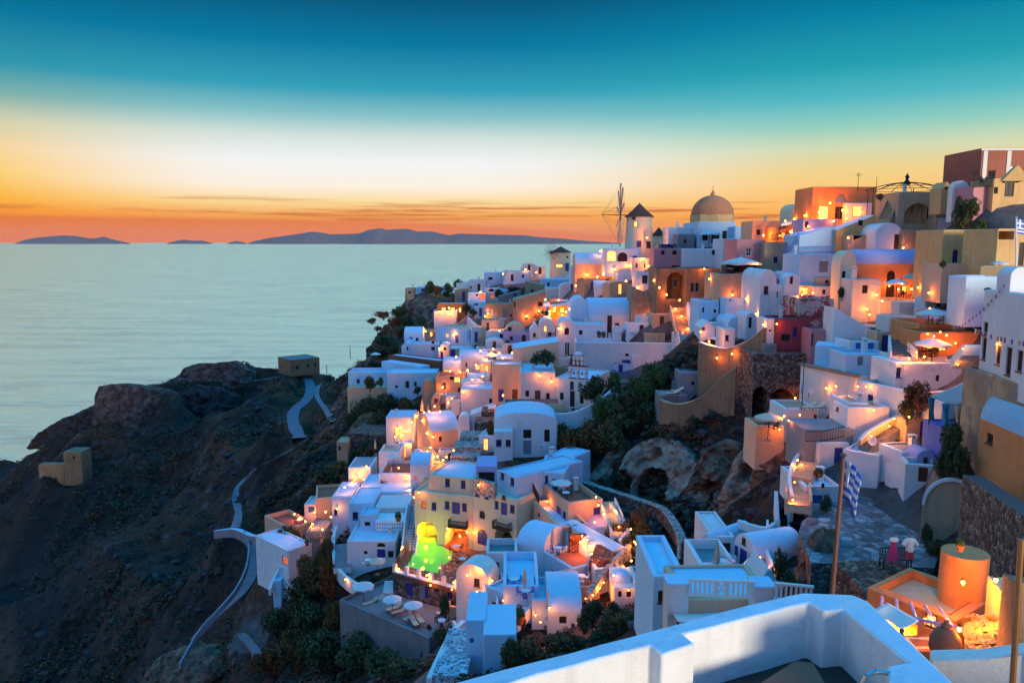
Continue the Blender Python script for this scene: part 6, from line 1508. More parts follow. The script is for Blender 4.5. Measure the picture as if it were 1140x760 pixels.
for a in [(609,403,122.5,34,15,'d'),(597,404,123,16,10,'d'),(728,432,110,34,30,'g'),(712,446,109,34,30,'g'),(700,462,107,44,34,'d'),(690,480,106,46,34,'d'),(672,470,108,40,32,'g'),(668,502,104,40,34,'o'),(652,498,105,36,30,'o'),(636,510,104,36,34,'r'),(682,500,103,44,34,'d'),(645,525,102,44,28,'r'),(628,496,107,30,28,'d'),(742,450,108,26,20,'d'),(720,470,106,40,26,'d'),(745,462,104,22,14,'g'),(660,445,112,36,30,'d'),(684,436,112,22,26,'g'),
 (549,492,110,17,24,'o'),(1024,456,66,38,32,'r'),(1010,466,66.5,22,24,'d'),(1060,508,56,38,44,'d'),(1050,532,55,30,40,'d'),(1068,530,54,30,40,'d'),(1040,620,52,34,24,'d'),(1060,622,51,38,24,'d'),(1078,628,50,26,20,'o'),(1030,604,54,18,26,'d'),
 (920,568,60.5,18,20,'d'),(910,530,62.5,16,10,'r'),(946,530,66,8,8,'d'),(866,645,50,22,44,'o'),(880,660,47.5,22,30,'d'),(824,596,64,26,22,'o'),(806,603,66,22,14,'o'),(842,594,62,22,10,'r'),
 (700,625,76,44,36,'d'),(690,605,79,34,28,'o'),(718,612,77,30,40,'d'),(715,585,80,26,20,'r'),(740,640,70,26,20,'o'),(765,640,62,30,34,'o'),(757,655,60,24,24,'d'),(768,622,66,24,24,'r'),
 (590,745,52,60,38,'r'),(625,735,53,56,32,'r'),(568,745,51,40,44,'d'),(640,728,55,40,26,'o'),(660,690,60,28,26,'d'),(690,712,56,50,38,'o'),(712,705,57,40,30,'d'),(668,720,56,40,26,'d'),(650,702,60,20,22,'d'),(685,690,61,26,24,'d'),(715,690,60,24,20,'d'),(582,700,62,10,16,'d'),
 (496,682,77.5,18,24,'d'),(492,714,73,26,16,'d'),(506,712,73,22,14,'d'),(478,700,76,8,7,'d'),
 (352,660,96,46,50,'o'),(338,680,96,46,46,'d'),(365,640,96,30,50,'o'),(368,665,92,26,44,'r'),(345,705,90,50,44,'d'),(375,700,86,36,40,'o'),(360,740,82,60,50,'d'),(400,735,78,60,34,'d'),(430,745,73,60,26,'d'),(325,735,90,50,44,'o'),(310,705,97,40,36,'d'),(325,610,113,36,30,'d'),(306,605,122,30,22,'d'),(455,752,68,50,22,'d'),(340,640,103,26,26,'o'),(300,745,92,40,30,'r'),(378,620,100,14,26,'d'),
 (478,326,232,15,14,'d'),(486,327,231,12,10,'r'),(499,325,231,14,11,'d'),(509,320,233,14,10,'d'),(497,330,229,10,6,'d'),(570,327,208,26,9,'d'),(556,331,206,14,10,'d'),
 (427,354,227,20,8,'r'),(443,352,224,26,12,'d'),(438,362,220,22,11,'r'),(455,363,215,22,12,'d'),(462,370,208,22,9,'o'),(470,362,206,16,10,'d'),(446,374,210,20,9,'o'),(414,360,230,14,6,'o'),(420,368,224,12,6,'o'),(430,385,215,30,12,'d'),(425,397,205,30,11,'d'),(412,391,212,12,6,'o'),(437,394,200,18,12,'d'),(418,408,195,22,8,'d'),
 (518,347,203,14,10,'d'),(527,350,202,12,7,'o'),(488,371,200,7,8,'d'),(553,381,172,12,13,'d'),(545,376,176,10,9,'d'),(512,378,187,6,5,'d'),(576,391,160,12,9,'d'),(565,385,165,9,7,'d'),(567,392,156,9,6,'o'),
 (412,432,160,18,15,'d'),(424,429,160,10,10,'g'),(465,438,153,12,9,'d'),(447,370,198,8,6,'d'),
 (430,460,157,36,26,'d'),(408,466,158,44,26,'d'),(452,462,152,24,22,'d'),(400,455,165,30,18,'o'),(420,478,150,30,22,'d'),(440,474,149,26,20,'d'),(393,474,162,24,16,'d'),(395,500,150,30,18,'o'),(415,520,135,34,26,'r'),(405,510,140,30,20,'d'),(425,508,134,20,20,'o'),(385,525,140,36,20,'o'),(370,505,158,30,16,'r'),(368,540,135,34,22,'d'),(375,478,176,26,14,'r'),(352,530,150,34,20,'o'),(390,545,128,24,20,'r'),(365,560,124,24,18,'d'),
 (1050,297,83,10,8,'d'),(1063,300,86.5,18,7,'d'),(1022,338,97,10,18,'d'),(1030,336,98,10,12,'r'),(1036,338,97,9,14,'d'),(937,331,103.4,12,12,'d'),(915,338,103,10,9,'o'),
 (1072,253,96,26,34,'d'),(1082,240,94,18,22,'d'),(1066,236,100,10,20,'d'),(1093,255,91,26,12,'d'),(1060,262,92,14,10,'d'),(1075,263,90,14,10,'d'),(1085,259,90,14,8,'d'),(1092,203,101,5,8,'d'),(1098,204,101,5,8,'d'),(980,222,113,14,7,'d'),
 (870,392,96,20,7,'d'),(1100,324,73,12,4,'d'),(832,368,108,4,7,'d'),(758,366,141,8,6,'d')]: BU(*a)
# hanging plants and pots
for px,py,D,s in ((526,565,93,.3),):
    pass
def POT(px,pb,D,s,label):
    t=emp('flower_pot',W(px,pb,D)); t.scale=(s,s,s); m=MB().mat('clay'); m.lathe([(0,0),(.2,0),(.3,.42),(.33,.42),(.33,.5),(.28,.5),(.26,.44),(0,.44)],14); m.build('pot',t); link('foliage',LEAF['g'][0],t,(0,0,.4)).scale=(.4,.4,.5); tag(t,label,'plant pot')
POT(443.5,580,94.5,1.3,'clay pot standing on the lower dotted white wall'); POT(578,694,61.5,1.6,'tall clay pot with spiky plant by the bottom lamp'); POT(913,531,61.8,.7,'red flowers pot on the planter house roof'); POT(667,376,137,1.3,'clay pot on the long white wall'); POT(672,376,137,1.2,'second clay pot along the long white wall'); POT(1069,613,24.9,.45,'pot with orange lights on the round orange tower'); POT(342,607,105.5,1,'clay pot at the purple sofa terrace')
for n_,a_,b_ in(('scrubdark',(.005,.009,.004),(.028,.030,.009)),('scrubolive',(.018,.012,.003),(.085,.042,.010)),('scrubred',(.03,.008,.002),(.14,.038,.008))): leafmat(n_,a_,b_)
def onpath(q):
    i=int((q.x-GX0)/GS); j=int((q.y-GY0)/GS); return 0<=i<NX and 0<=j<NY and mk[j,i]>.35
# scrub over the open hillside (too many to count)
V=[];Fc=[];A=[];MI=[]
rnd=random.Random(3); leaf0=[]
for i in range(26):
    d=Vector((rnd.gauss(0,1),rnd.gauss(0,1),abs(rnd.gauss(0,.8)))).normalized(); leaf0.append(d)
cnt=0; tries=0
while cnt<7000 and tries<90000:
    tries+=1
    px=rnd.uniform(-10,780); py=rnd.uniform(330,770); q=hitg(px,py,40) if rnd.random()<.45 else None
    if q is None:
        q=Vector((rnd.uniform(-200,40),rnd.uniform(55,330),0)); q.z=ground(q.x,q.y)
        if q.z<SEA+3: continue
        pp=proj(q)
        if not(-20<pp[0]<800 and 300<pp[1]<790): continue
    if settled(q.x,q.y)>.45 or onpath(q): continue
    dens=noise.fractal(Vector((q.x*.03,q.y*.03,0)),1,2,5)
    if dens<.0 and rnd.random()<.85: continue
    cnt+=1; r=rnd.uniform(.3,.8)*rnd.choice([.6,1,1,1.7])*(1+q.y/260); tone=max(0,min(1,.45+dens*.9+rnd.uniform(-.3,.3))); mi=0 if rnd.random()<.55 else (1 if rnd.random()<.55 else 2)
    for d in leaf0[:26 if q.y<170 else 16]:
        c_=Vector((q.x,q.y,ground(q.x,q.y)))+Vector((d.x*r,d.y*r,d.z*r*.75))*rnd.uniform(.5,1); s=r*rnd.uniform(.16,.32)
        a=Vector((rnd.gauss(0,1),rnd.gauss(0,1),rnd.gauss(0,.6))).normalized(); b=a.cross(d+Vector((.1,.2,.3)))
        if b.length<.05: continue
        b.normalize(); i0=len(V); V+=[tuple(c_-a*s),tuple(c_+b*s*.6),tuple(c_+a*s),tuple(c_-b*s*.6)]; Fc.append((i0,i0+1,i0+2,i0+3)); MI.append(mi); v=max(0,min(1,tone+rnd.uniform(-.25,.25))); A+=[v]*4
me=bpy.data.meshes.new('scrub'); me.from_pydata(V,[],Fc)
for n_ in('scrubdark','scrubolive','scrubred'): me.materials.append(M[n_])
me.polygons.foreach_set('material_index',MI); at=me.attributes.new('v','FLOAT','POINT'); at.data.foreach_set('value',A); me.update(); o=link('scrub',me); o['kind']='stuff'
# boulders scattered (stuff)
V=[];Fc=[];cnt=0
ico=bmesh.new(); bmesh.ops.create_icosphere(ico,subdivisions=1,radius=1); IV=[v.co.copy() for v in ico.verts]; IF=[[v.index for v in f.verts] for f in ico.faces]; ico.free()
m,nt,b=nmat('stone'); p=coords(nt); n=noi(nt,p,1.2,6,.7); nt.links.new(ramp(nt,n.outputs[0],[(.3,(.018,.012,.014)),(.55,(.06,.036,.040)),(.8,(.16,.11,.12))]).outputs[0],b.inputs['Base Color']); b.inputs['Roughness'].default_value=.95
while cnt<900:
    px=rnd.uniform(0,900); py=rnd.uniform(380,760); q=hitg(px,py,40)
    if q is None or settled(q.x,q.y)>.5 or onpath(q): continue
    cnt+=1; r=abs(rnd.gauss(.35,.35))+.15; i0=len(V); off=Vector((rnd.random()*99,0,0)); sx_,sy_=rnd.uniform(.7,1.5),rnd.uniform(.7,1.5)
    for v in IV:
        k=r*(1+.5*noise.noise(v*1.3+off)); V.append((q.x+v.x*k*sx_,q.y+v.y*k*sy_,q.z+v.z*k*.7))
    Fc+=[[i0+j for j in f] for f in IF]
me=bpy.data.meshes.new('rubble'); me.from_pydata(V,[],Fc); me.materials.append(M['stone']); o=link('scattered_rocks',me); o['kind']='stuff'
# ---- mannequins on the dark yard ----
def skinmesh(nodes,edges,rad,mat,name,parent=None,loc=(0,0,0)):
    me=bpy.data.meshes.new(name); me.from_pydata(nodes,edges,[]); o=link(name,me,parent,loc); me.materials.append(M[mat])
    o.modifiers.new('k','SKIN'); sv=me.skin_vertices[0].data
    for i,r in enumerate(rad): sv[i].radius=(r,r) if not isinstance(r,tuple) else r
    sv[0].use_root=True; s=o.modifiers.new('s','SUBSURF'); s.levels=s.render_levels=2
    dg=bpy.context.evaluated_depsgraph_get(); m2=bpy.data.meshes.new_from_object(o.evaluated_get(dg)); m2.materials.clear(); m2.materials.append(M[mat])
    for p in m2.polygons: p.use_smooth=True
    o.modifiers.clear(); o.data=m2; return o
def mannequin(px,pb,D,label,dress):
    t=emp('mannequin',W(px,pb,D)); m=MB().mat('iron'); m.tube((0,0,0),(0,0,1.0),.02,8); m.lathe([(0,.04),(.17,.03),(.19,0)],16); m.build('stand',t)
    body=MB()
    if dress:
        body.mat('magenta').lathe([(.24,.42),(.22,.7),(.17,.95),(.125,1.12),(.15,1.25),(.15,1.36),(.06,1.40)],20,(0,0,0),1,.72); body.mat('canvas').lathe([(.155,1.29),(.175,1.36),(.14,1.44),(.05,1.47)],20,(0,0,0),1.15,.75)
    else:
        body.mat('shirt').lathe([(.19,.86),(.165,1.05),(.19,1.3),(.17,1.41),(.06,1.46)],20,(0,0,0),1,.66)
    body.build('dress' if dress else 'shirt',t,smooth=60)
    if not dress:
        for s in(-1,1):
            m=MB().mat('shirt'); m.tube((s*.15,0,1.38),(s*.30,-.02,1.14),.075,10,.085); m.build('sleeve',t)
            m=MB().mat('shortred'); m.tube((s*.08,0,.90),(s*.10,0,.52),.105,12,.12); m.build('short_leg',t)
    m=MB().mat('skin'); m.tube((0,0,1.44),(0,0,1.54),.05,10,.045); m.lathe([(.045,1.54),(.03,1.57),(0,1.575)],10); m.build('neck',t)
    m=MB().mat('iron'); m.tube((-.04,0,1.56),(-.05,0,1.72),.008,5); m.tube((.04,0,1.56),(.05,0,1.72),.008,5); m.build('hook',t)
    tag(t,label,'mannequin')
mannequin(993,634,31.4,'headless mannequin in a magenta dress beside the bench',True); mannequin(1011,634.5,31.2,'headless mannequin in white shirt and red shorts',False)
a=W(983,634,31.8); t=emp('bench',a); L=1.25
m=MB().mat('iron'); m.box((0,0,.42),(L,.4,.46)); m.build('seat',t)
m=MB().mat('iron'); m.box((0,.38,.82),(L,.42,.87)); m.box((0,.38,.5),(L,.42,.54))
for i in range(11): m.box((L*i/10.5,.385,.5),(L*i/10.5+.03,.415,.85))
m.build('backrest',t,smooth=0)
for x in(0,L-.05):
    for y in(0,.36): m=MB().mat('iron'); m.box((x,y,0),(x+.05,y+.05,.42)); m.build('leg',t,smooth=0)
tag(t,'black iron bench behind the two mannequins','bench')
# seated people near the tiny chapel
def person(px,pb,D,label,top,rz):
    t=W(px,pb,D); nodes=[(0,0,.52),(0,.02,.75),(0,.02,.98),(0,.01,1.09),(0,-.01,1.2),(0,-.01,1.3),(-.1,-.03,.5),(-.12,-.42,.5),(-.12,-.44,.08),(-.12,-.56,.04),(.1,-.03,.5),(.12,-.42,.5),(.12,-.44,.08),(.12,-.56,.04),(-.19,.02,.98),(-.25,-.05,.74),(-.2,-.28,.66),(.19,.02,.98),(.25,-.05,.74),(.2,-.28,.66)]
    edges=[(0,1),(1,2),(2,3),(3,4),(4,5),(0,6),(6,7),(7,8),(8,9),(0,10),(10,11),(11,12),(12,13),(2,14),(14,15),(15,16),(2,17),(17,18),(18,19)]
    rad=[.13,.13,.15,.06,.1,.085,.1,.07,.05,.045,.1,.07,.05,.045,.065,.045,.035,.065,.045,.035]
    o=skinmesh(nodes,edges,rad,top,'person',None,t); o.rotation_euler=(0,0,rz)
    h=MB().mat('wooddark'); h.lathe([(.105,1.2),(.112,1.28),(.08,1.36),(0,1.385)],12,(0,.015,.0)); h.build('hair',o)
    tag(o,label,'person')
person(994,560,63.2,'person in pale top seated at the white table by the tiny chapel','shirt',1.2); person(1003,561,62.8,'person in dark clothes seated nearest the chapel door','purplecloth',-1.2)
# ---- orange shop: round tower, straw goods, urn ----
a=W(1070,672,26); ht=(W(1070,614,26)-a).z; r=26*25/F; o=MB().mat('orange'); o.lathe([(r*1.05,-3),(r*1.02,0),(r,ht),(0,ht+.03)],36); oo=o.build('round_tower',None,a,bevel=.02); tag(oo,'round plaster tower lit orange by a lamp','tower'); LAND.append((1070,640,'round orange plaster tower',25,30))  # orange base colour deepens the lamp's glow on the tower
rnd=random.Random(9); hat=MB().mat('straw'); hat.lathe([(0,.13),(.08,.12),(.11,.06),(.12,.01),(.21,0),(.215,-.012),(.12,-.005),(.0,-.0)],18); HT=hat.build('straw_hat',smooth=50)
k=0; words_=['first','second','third','fourth','fifth','sixth']
for r_ in range(6):
    for c_ in range(5):
        px=1080+c_*8.2+rnd.uniform(-1.5,1.5)+r_*1.0; py=690+r_*7+rnd.uniform(-1,1)
        p=W(px,py,22.6-r_*.36-c_*.12); o=HT if k==0 else HT.copy()
        if k: COL.objects.link(o)
        o.location=p; o.rotation_euler=(-.7+rnd.uniform(-.25,.25),rnd.uniform(-.3,.3),rnd.random()*6); o.scale=(1.15,)*3; k+=1
        tag(o,None,'straw hat','straw hats on the slanted shop rack'); o['label']=f"straw hat on the rack, {('top','second','third','fourth','fifth','bottom')[r_]} row, {('leftmost','second from left','middle','second from right','rightmost')[c_]}"
m=MB().mat('woodbrown'); A=W(1074,700,22.9);B=W(1122,692,22.3)
q=[W(1072,688,23.3),W(1122,682,22.9),W(1122,735,20.3),W(1078,740,20.6)]; o=MB().mat('woodbrown'); c=sum(q,Vector())/4; o.face([x-c-Vector((0,0,.12)) for x in q]); o.face([x-c-Vector((0,0,.2)) for x in q][::-1])
for i in range(4): o.face([q[i]-c-Vector((0,0,.2)),q[(i+1)%4]-c-Vector((0,0,.2)),q[(i+1)%4]-c-Vector((0,0,.12)),q[i]-c-Vector((0,0,.12))])
oo=o.build('display_rack',None,c,smooth=0); tag(oo,'slanted wooden rack under the straw hats','rack')
a=W(1051,732,20.3); o=MB().mat('clay'); o.lathe([(0,0),(.3,0),(.42,.3),(.40,.6),(.24,.85),(.13,.92),(.15,.98),(.08,1.04),(.06,1.12),(0,1.15)],24); oo=o.build('clay_urn',None,a); tag(oo,'dark knobbed clay urn on the shop court floor','urn')
o=MB(); c=W(1026,716,23.4); o.mat('clay').box((-.6,-.5,0),(.6,.5,.02)); o.mat('yellowfloor').box((-.45,-.36,.021),(.45,.36,.026)); o.mat('clay').box((-.3,-.22,.027),(.3,.22,.032)); oo=o.build('rug',None,c,smooth=0); tag(oo,'patterned rug on the yellow shop floor','rug')
t=emp('timber_pergola',W(1000,690,22.5)); 
for i in range(5):
    m=MB().mat('lavender'); A=W(982+i*16,664+i*3.2,24.2)-t.location; B=W(980+i*21,688+i*3.2,21)-t.location; m.tube(A,B,.05,6); m.build('beam',t)
m=MB().mat('lavender'); m.tube(W(966,676,22.6)-t.location,W(1072,700,20.6)-t.location,.06,6); m.build('ledger',t); tag(t,'open timber pergola over the sunken shop court','pergola')
# ---- foreground parapet ----
def PW(px,py,z): r=ray(px,py); return r*(z/r.z)
zt=-4.72
A=PW(478,768,zt);B=PW(905,661,zt); Bi=PW(902,671,zt); C1=PW(1000,760,zt)
plaster('nearwhite',(.80,.79,.77),.55,(.50,.46,.42),patch=(.70,.67,.63),cov=.57); plaster('nearskylit',(.58,.74,.84),.6,(.36,.45,.52),patch=(.66,.72,.76),cov=.56)  # second one has blue skylight on the parapet top put into its colour
def parapet(label,poly,h,name='parapet',cap='domeblue',body='white'):
    c=poly[0].copy(); m=MB().mat(cap); P=[p-c for p in poly]
    m.mat('nearskylit'); m.face([(p.x,p.y,0) for p in P],True)
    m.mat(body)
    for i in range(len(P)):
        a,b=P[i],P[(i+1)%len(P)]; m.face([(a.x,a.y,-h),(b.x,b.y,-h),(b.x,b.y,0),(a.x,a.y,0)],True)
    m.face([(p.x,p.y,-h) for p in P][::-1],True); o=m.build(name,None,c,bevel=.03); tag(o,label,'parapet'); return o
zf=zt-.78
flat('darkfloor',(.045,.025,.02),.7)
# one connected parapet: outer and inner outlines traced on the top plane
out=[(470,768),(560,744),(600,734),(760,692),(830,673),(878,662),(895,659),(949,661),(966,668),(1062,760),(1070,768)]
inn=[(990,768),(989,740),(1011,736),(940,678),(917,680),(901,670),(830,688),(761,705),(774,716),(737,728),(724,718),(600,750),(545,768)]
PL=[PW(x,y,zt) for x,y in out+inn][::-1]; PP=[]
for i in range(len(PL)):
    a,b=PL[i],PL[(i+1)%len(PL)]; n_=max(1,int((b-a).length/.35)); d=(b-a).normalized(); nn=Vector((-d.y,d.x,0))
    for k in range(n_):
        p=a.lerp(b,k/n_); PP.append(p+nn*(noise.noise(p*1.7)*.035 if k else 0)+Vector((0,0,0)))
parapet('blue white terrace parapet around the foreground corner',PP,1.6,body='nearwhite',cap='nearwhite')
fl=[PW(*p,zf) for p in ((720,790),(900,690),(960,700),(1050,800))]; c=sum(fl,Vector())/4; m=MB().mat('darkfloor'); m.face([(p-c)[:] for p in fl]); o=m.build('terrace_floor',None,c,smooth=0); o['kind']='structure'
q=[PW(*p,zf+.3) for p in ((800,790),(885,735),(905,737),(935,790))]; c=q[0].copy(); m=MB().mat('clay'); P=[p-c for p in q]; m.face([tuple(p) for p in P])
for i in range(4): a,b=P[i],P[(i+1)%4]; m.face([(a.x,a.y,-.3),(b.x,b.y,-.3),tuple(b),tuple(a)])
o=m.build('floor_hatch',None,c,smooth=0); tag(o,'low dark box on the foreground terrace floor','hatch')
a=PW(958,772,zf+.5); t=emp('grab_rail',a); m=MB().mat('steel'); p0=Vector((0,0,-.5)); 
pts=[Vector((0,0,-.5)),Vector((0,0,.1)),Vector((.05,0,.22)),Vector((.15,0,.27)),Vector((.42,-.02,.24)),Vector((.52,-.03,.18)),Vector((.56,-.03,.08)),Vector((.56,-.03,-.5))]
for u_,v_ in zip(pts,pts[1:]): m.tube(u_,v_,.028,10)
m.build('tube',t,smooth=60); tag(t,'chrome grab rail at the bottom edge of the terrace','rail')
a=W(1128,770,15); t=emp('copper_pipe',a); m=MB().mat('brass'); m.tube((0,0,-1),(W(1137,600,15)-a),.06,10); m.build('pipe',t); tag(t,'shiny copper post at the right edge','post')
o=None

def dish(px,py,D,r,label):
    t=emp('satellite_dish',W(px,py,D)); m=MB().mat('whitepaint'); m.lathe([(0,0),(r*.5,.04),(r*.85,.14),(r,.22),(r*.98,.23),(r*.5,.06),(0,.02)],20); o=m.build('reflector',t); o.rotation_euler=(1.2,0,.3); m=MB().mat('iron'); m.tube((0,.1,0),(0,.15,-.9),.03,6); m.tube((0,0,0),(.1,-.45,.12),.012,5); m.build('arm',t); tag(t,label,'dish')
dish(969,490,66,.5,'round satellite dish beside the yellow stair wall'); dish(901,434,84,.42,'satellite dish in front of the peach retaining wall'); dish(893,430,84.5,.3,'second smaller dish on the peach retaining wall')
def acu(px,py,D,label,rz=0):
    t=emp('air_conditioner',W(px,py,D),rz); m=MB().mat('whitepaint'); m.box((-.42,-.15,-.28),(.42,.15,.28)); m.build('casing',t,bevel=.02); m=MB().mat('iron')
    for k in range(4): m.lathe([(.05+k*.05,0),(.06+k*.05,.0),(.06+k*.05,.01),(.05+k*.05,.01)],16,(-.1,0,0))
    o=m.build('fan_guard',t,smooth=0); o.rotation_euler=(math.pi/2,0,0); o.location=(0,-.165,0); tag(t,label,'air conditioner')
acu(685.6,404,135.6,'air conditioner on the long white wall by blue door'); acu(1006,497,67,'air conditioner beside the lavender house wall'); acu(604,497,105,'air conditioner near the two opening house')
# ---- small lamps set on whatever surface stands behind each traced or randomly added spot ----
bpy.context.view_layer.update(); DG=bpy.context.evaluated_depsgraph_get()
def cast(px,py):
    r=ray(px,py).normalized(); ok,loc,nn,_,ob,_=sc.ray_cast(DG,Vector((0,0,0))+r*16,r,distance=900); return (loc,nn,ob) if ok else None
rq=random.Random(5)  # further lamps added at random wall points to multiply the lights
for _ in range(400):
    if len(EX)>160: break
    x_,y_=rq.choice([(rq.uniform(440,640),rq.uniform(340,520)),(rq.uniform(640,860),rq.uniform(290,400)),(rq.uniform(860,1080),rq.uniform(260,480)),(rq.uniform(380,700),rq.uniform(520,680))])
    h_=cast(x_,y_)
    if h_ and h_[2].name!='terrain' and abs(h_[1].z)<.3 and 'stem' not in h_[2].name and 'foliage' not in h_[2].name: EX.append((x_,y_))
spots=[(a,cast(*a)) for a in EX]
for (px,py),h in spots:
    if not h: continue
    p,nn,ob=h; rr=Vector(p).normalized(); p=p-rr*.45
    if nn.z>.6: p=p+Vector((0,0,.9))
    s=max(.6,min(1.8,p.y/90)); place(LMP,p,rel(px,py,'small glowing lamp'),'lamp','glowing lamps across the village',random.random()*6,s)
    l=bpy.data.lights.new('lamp_light','POINT'); l.energy=62*(p.y/100)**2*1.2; l.color=(1,.225,.012); l.shadow_soft_size=.1; link('lamp_light',l,None,(p.x-rr.x*.35,p.y-rr.y*.35,p.z))
# ---- little annexes, steps and yard walls where bare slope would show between houses ----
rn=random.Random(21); fills=[]
zones=[((400,330),(620,460)),((440,440),(560,560)),((360,540),(700,700)),((620,280),(790,420)),((780,240),(1080,420)),((860,380),(1080,540)),((700,600),(880,680))]
cand=[]
for (a,b),(c_,d_) in zones:
    for _ in range(int((c_-a)*(d_-b)/60)): cand.append((rn.uniform(a,c_),rn.uniform(b,d_)))
nf=0
for px,py in cand:
    if nf>=190: break
    h=cast(px,py)
    if not h: continue
    p,nn,ob=h
    if ob.name!='terrain' or settled(p.x,p.y)<.6 or p.y<38: continue
    if any((p-q).length<2.2*max(1,p.y/110) for q in fills): continue
    fills.append(p.copy()); sc_=max(1,p.y/110); w=rn.uniform(1.8,3.6)*sc_; hh=rn.uniform(.9,2.3)*sc_; wp=w*F/p.y; hp=hh*F/p.y
    c=rn.choice(['white','white','skylitwhite','warmwhite','white','peach','tan']); k=rn.random()
    dz=rn.uniform(-.12,.12)*p.y*0
    ops=[]
    if hh>1.5: ops=[(rn.choice('ddxDl'),px+wp*rn.uniform(-.2,.2),py-hp*.42,max(3,.75*F/p.y),hp*.8)]
    elif rn.random()<.5: ops=[(rn.choice('wkk'),px,py-hp*.5,.5*F/p.y,hp*.4)]
    kind='annex' if hh>1.5 else 'yard_wall'
    lab=rel(px,py-hp/2,('low ' if hh<1.5 else 'small ')+{'white':'white','skylitwhite':'pale blue','warmwhite':'cream','peach':'peach','tan':'tan'}[c]+(' annex' if hh>1.5 else ' yard block'))
    L0=len(LAND)
    H('annex' if hh>1.5 else 'yard block',lab,px-wp/2,px+wp/2,py-hp,py+hp*.1,(p.y,p.y+rn.uniform(-.9,.9)),dep=rn.uniform(1.8,4)*sc_,roof=rn.choice(['flat','flat','flat','v']) if hh>1.5 else 'flat',col=c,floor=rn.choice([None,'skylitwhite','pavegrey','floorred']) if c!='tan' else None,op=ops,par=rn.choice([.15,.3,.5]),rise=None if hh<1.5 else .6*sc_,base=2,name=kind,anch=False)
    del LAND[L0:]; nf+=1
print('fills',nf)
mh=bpy.data.materials.new('haze_air'); mh.use_nodes=True; nt=mh.node_tree; nt.nodes.clear()
oo_=nt.nodes.new('ShaderNodeOutputMaterial'); vv=nt.nodes.new('ShaderNodeVolumePrincipled'); vv.inputs['Color'].default_value=(.95,.90,.88,1); vv.inputs['Density'].default_value=1.3e-6; vv.inputs['Anisotropy'].default_value=0
nt.links.new(vv.outputs[0],oo_.inputs['Volume']); M['haze_air']=mh
mb=MB().mat('haze_air'); mb.box((-110000,-1500,SEA-100),(110000,95000,1700)); o=mb.build('haze',smooth=0); o['kind']='stuff'
def S(r,g,b,k=1.0):
    f=lambda v:((v/255+.055)/1.055)**2.4 if v/255>.04045 else v/255/12.92
    return (f(r)*k,f(g)*k,f(b)*k)
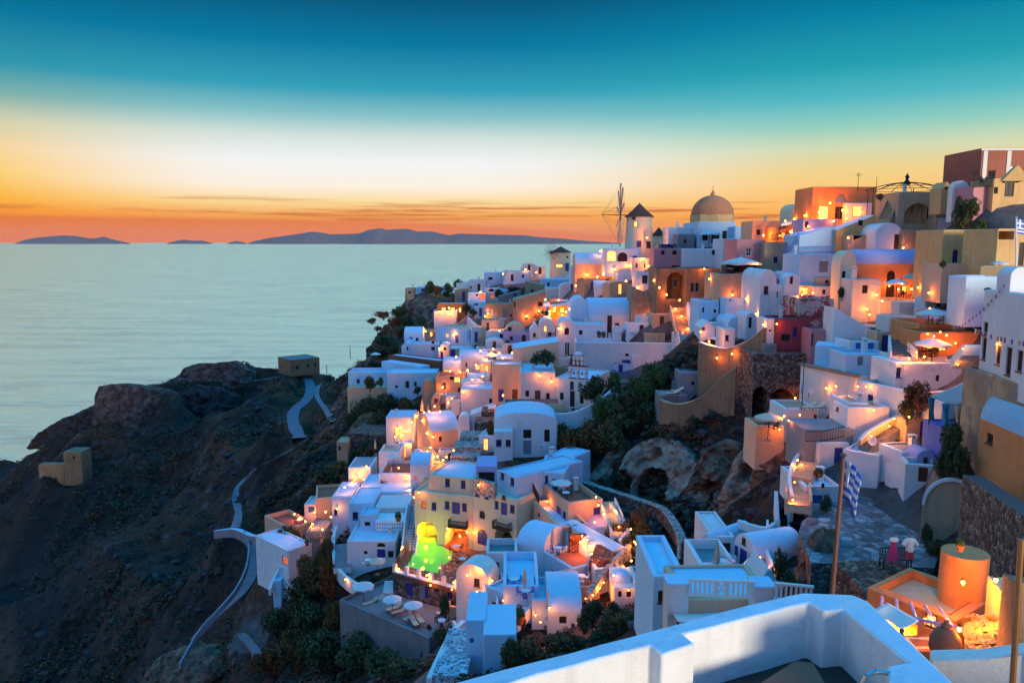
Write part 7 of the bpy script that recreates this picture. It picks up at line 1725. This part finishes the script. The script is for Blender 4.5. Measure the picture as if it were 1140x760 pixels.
def make_world():
    w=bpy.data.worlds.new('World'); sc.world=w; w.use_nodes=True; nt=w.node_tree
    bg=nt.nodes['Background']; tc=N(nt,'ShaderNodeTexCoord'); sp=N(nt,'ShaderNodeSeparateXYZ'); nt.links.new(tc.outputs['Generated'],sp.inputs[0])
    X,Y,Z=sp.outputs
    def rp(st): return ramp(nt,Z,st).outputs[0]
    zen=S(15,172,255,1.35)
    top=[(.37,S(195,220,200,1.12)),(.48,S(190,215,210,1.1)),(.62,zen),(1,zen)]
    topL=[(.37,S(240,205,150,1.2)),(.48,S(225,205,175,1.1)),(.62,zen),(1,zen)]  # pale sky bands above the view, shaped to brighten the sea and roofs
    topR=[(.40,S(95,190,215)),(.60,zen),(1,zen)]
    C=rp([(0,S(226,132,104)),(.018,S(238,150,100)),(.034,S(248,165,70)),(.05,S(255,220,150)),(.07,S(255,243,225)),(.10,S(245,246,246)),(.128,S(215,228,222)),(.155,S(135,195,200)),(.185,S(50,160,185)),(.235,S(0,122,165)),(.30,S(2,72,112))]+top)
    L=rp([(0,S(222,105,62)),(.018,S(236,118,40)),(.034,S(252,150,18)),(.05,S(255,180,30)),(.075,S(255,205,95)),(.10,S(250,212,140)),(.128,S(215,208,165)),(.155,S(125,175,165)),(.185,S(45,150,170)),(.235,S(0,118,158)),(.30,S(2,70,108))]+topL)
    R=rp([(0,S(250,130,50)),(.018,S(252,150,50)),(.034,S(255,175,75)),(.06,S(255,200,115)),(.085,S(243,212,140)),(.11,S(212,220,180)),(.135,S(145,207,192)),(.165,S(80,184,195)),(.2,S(30,160,178)),(.25,S(0,130,165)),(.30,S(0,95,140))]+topR)
    az=mathn(nt,'DIVIDE',X,mathn(nt,'MAXIMUM',Y,.05))
    def ss(v,a,b):
        m=N(nt,'ShaderNodeMapRange',interpolation_type='SMOOTHSTEP'); nt.links.new(v,m.inputs[0]); m.inputs[1].default_value=a; m.inputs[2].default_value=b; return m.outputs[0]
    c=mixc(nt,ss(az,-.75,-.32),L,C); c=mixc(nt,ss(az,-.06,.42),c,R)
    # thin streak clouds near the horizon
    mp=N(nt,'ShaderNodeMapping'); mp.inputs['Scale'].default_value=(4,4,130); nt.links.new(tc.outputs['Generated'],mp.inputs['Vector'])
    n=noi(nt,mp.outputs[0],1.0,6,.6); f=ramp(nt,n.outputs[0],[(.50,(0,0,0)),(.62,(1,1,1))]).outputs[0]
    band=mathn(nt,'MULTIPLY',ss(Z,.018,.03),mathn(nt,'SUBTRACT',1,ss(Z,.045,.06)))
    f=mathn(nt,'MULTIPLY',mathn(nt,'MULTIPLY',f,band),.85)
    c=mixc(nt,f,c,S(205,100,45))
    mp=N(nt,'ShaderNodeMapping'); mp.inputs['Scale'].default_value=(2.5,2.5,34); nt.links.new(tc.outputs['Generated'],mp.inputs['Vector'])
    n=noi(nt,mp.outputs[0],1.3,5,.6); edge=mathn(nt,'SUBTRACT',mathn(nt,'ADD',.019,mathn(nt,'MULTIPLY',n.outputs[0],.022)),mathn(nt,'MULTIPLY',ss(az,-.25,.25),.022)); low=mathn(nt,'SUBTRACT',1,ss(mathn(nt,'SUBTRACT',Z,edge),-.004,.004))
    dk=rp([(0,S(232,128,90)),(.02,S(235,122,58)),(.036,S(228,112,36))])
    c=mixc(nt,mathn(nt,'MULTIPLY',low,.85),c,dk)
    E=rp([(0,S(225,195,175)),(.18,S(190,185,195)),(.34,S(110,145,215)),(.55,S(30,130,235)),(.75,zen),(1,zen)])
    c=mixc(nt,ss(mathn(nt,'MULTIPLY',Y,-1),-.25,.35),c,E)
    g=mixc(nt,ss(Z,-.02,0.0),S(60,70,90),c)
    nt.links.new(g,bg.inputs[0]); bg.inputs[1].default_value=1.0
make_world()
sun=bpy.data.lights.new('sun','SUN'); sun.energy=4.1; sun.angle=math.radians(16); sun.color=(1,.87,.66)
so=link('sun',sun); 
d=Vector((-.50,.84,-.035)).normalized()   # added lamp, not the set sun: stands in for opposite sky's afterglow on facades
so.rotation_euler=d.to_track_quat('-Z','Y').to_euler()
cam=bpy.data.cameras.new('camera'); cam.sensor_width=36; cam.lens=36*F/1140; cam.clip_start=.5; cam.clip_end=500000
co=link('camera',cam); co.location=(0,0,0); co.rotation_euler=(math.pi/2-PITCH,0,0); sc.camera=co
sc.view_settings.view_transform='Standard'; sc.view_settings.look='None'; sc.view_settings.gamma=1; sc.view_settings.exposure=0
sc.render.engine='CYCLES'; sc.cycles.use_denoising=True; sc.cycles.max_bounces=6; sc.cycles.diffuse_bounces=3; sc.cycles.sample_clamp_indirect=4; sc.cycles.use_light_tree=True
sc.cycles.use_adaptive_sampling=True; sc.cycles.adaptive_threshold=.03; sc.cycles.volume_bounces=0
sc.cycles.caustics_reflective=False; sc.cycles.caustics_refractive=False
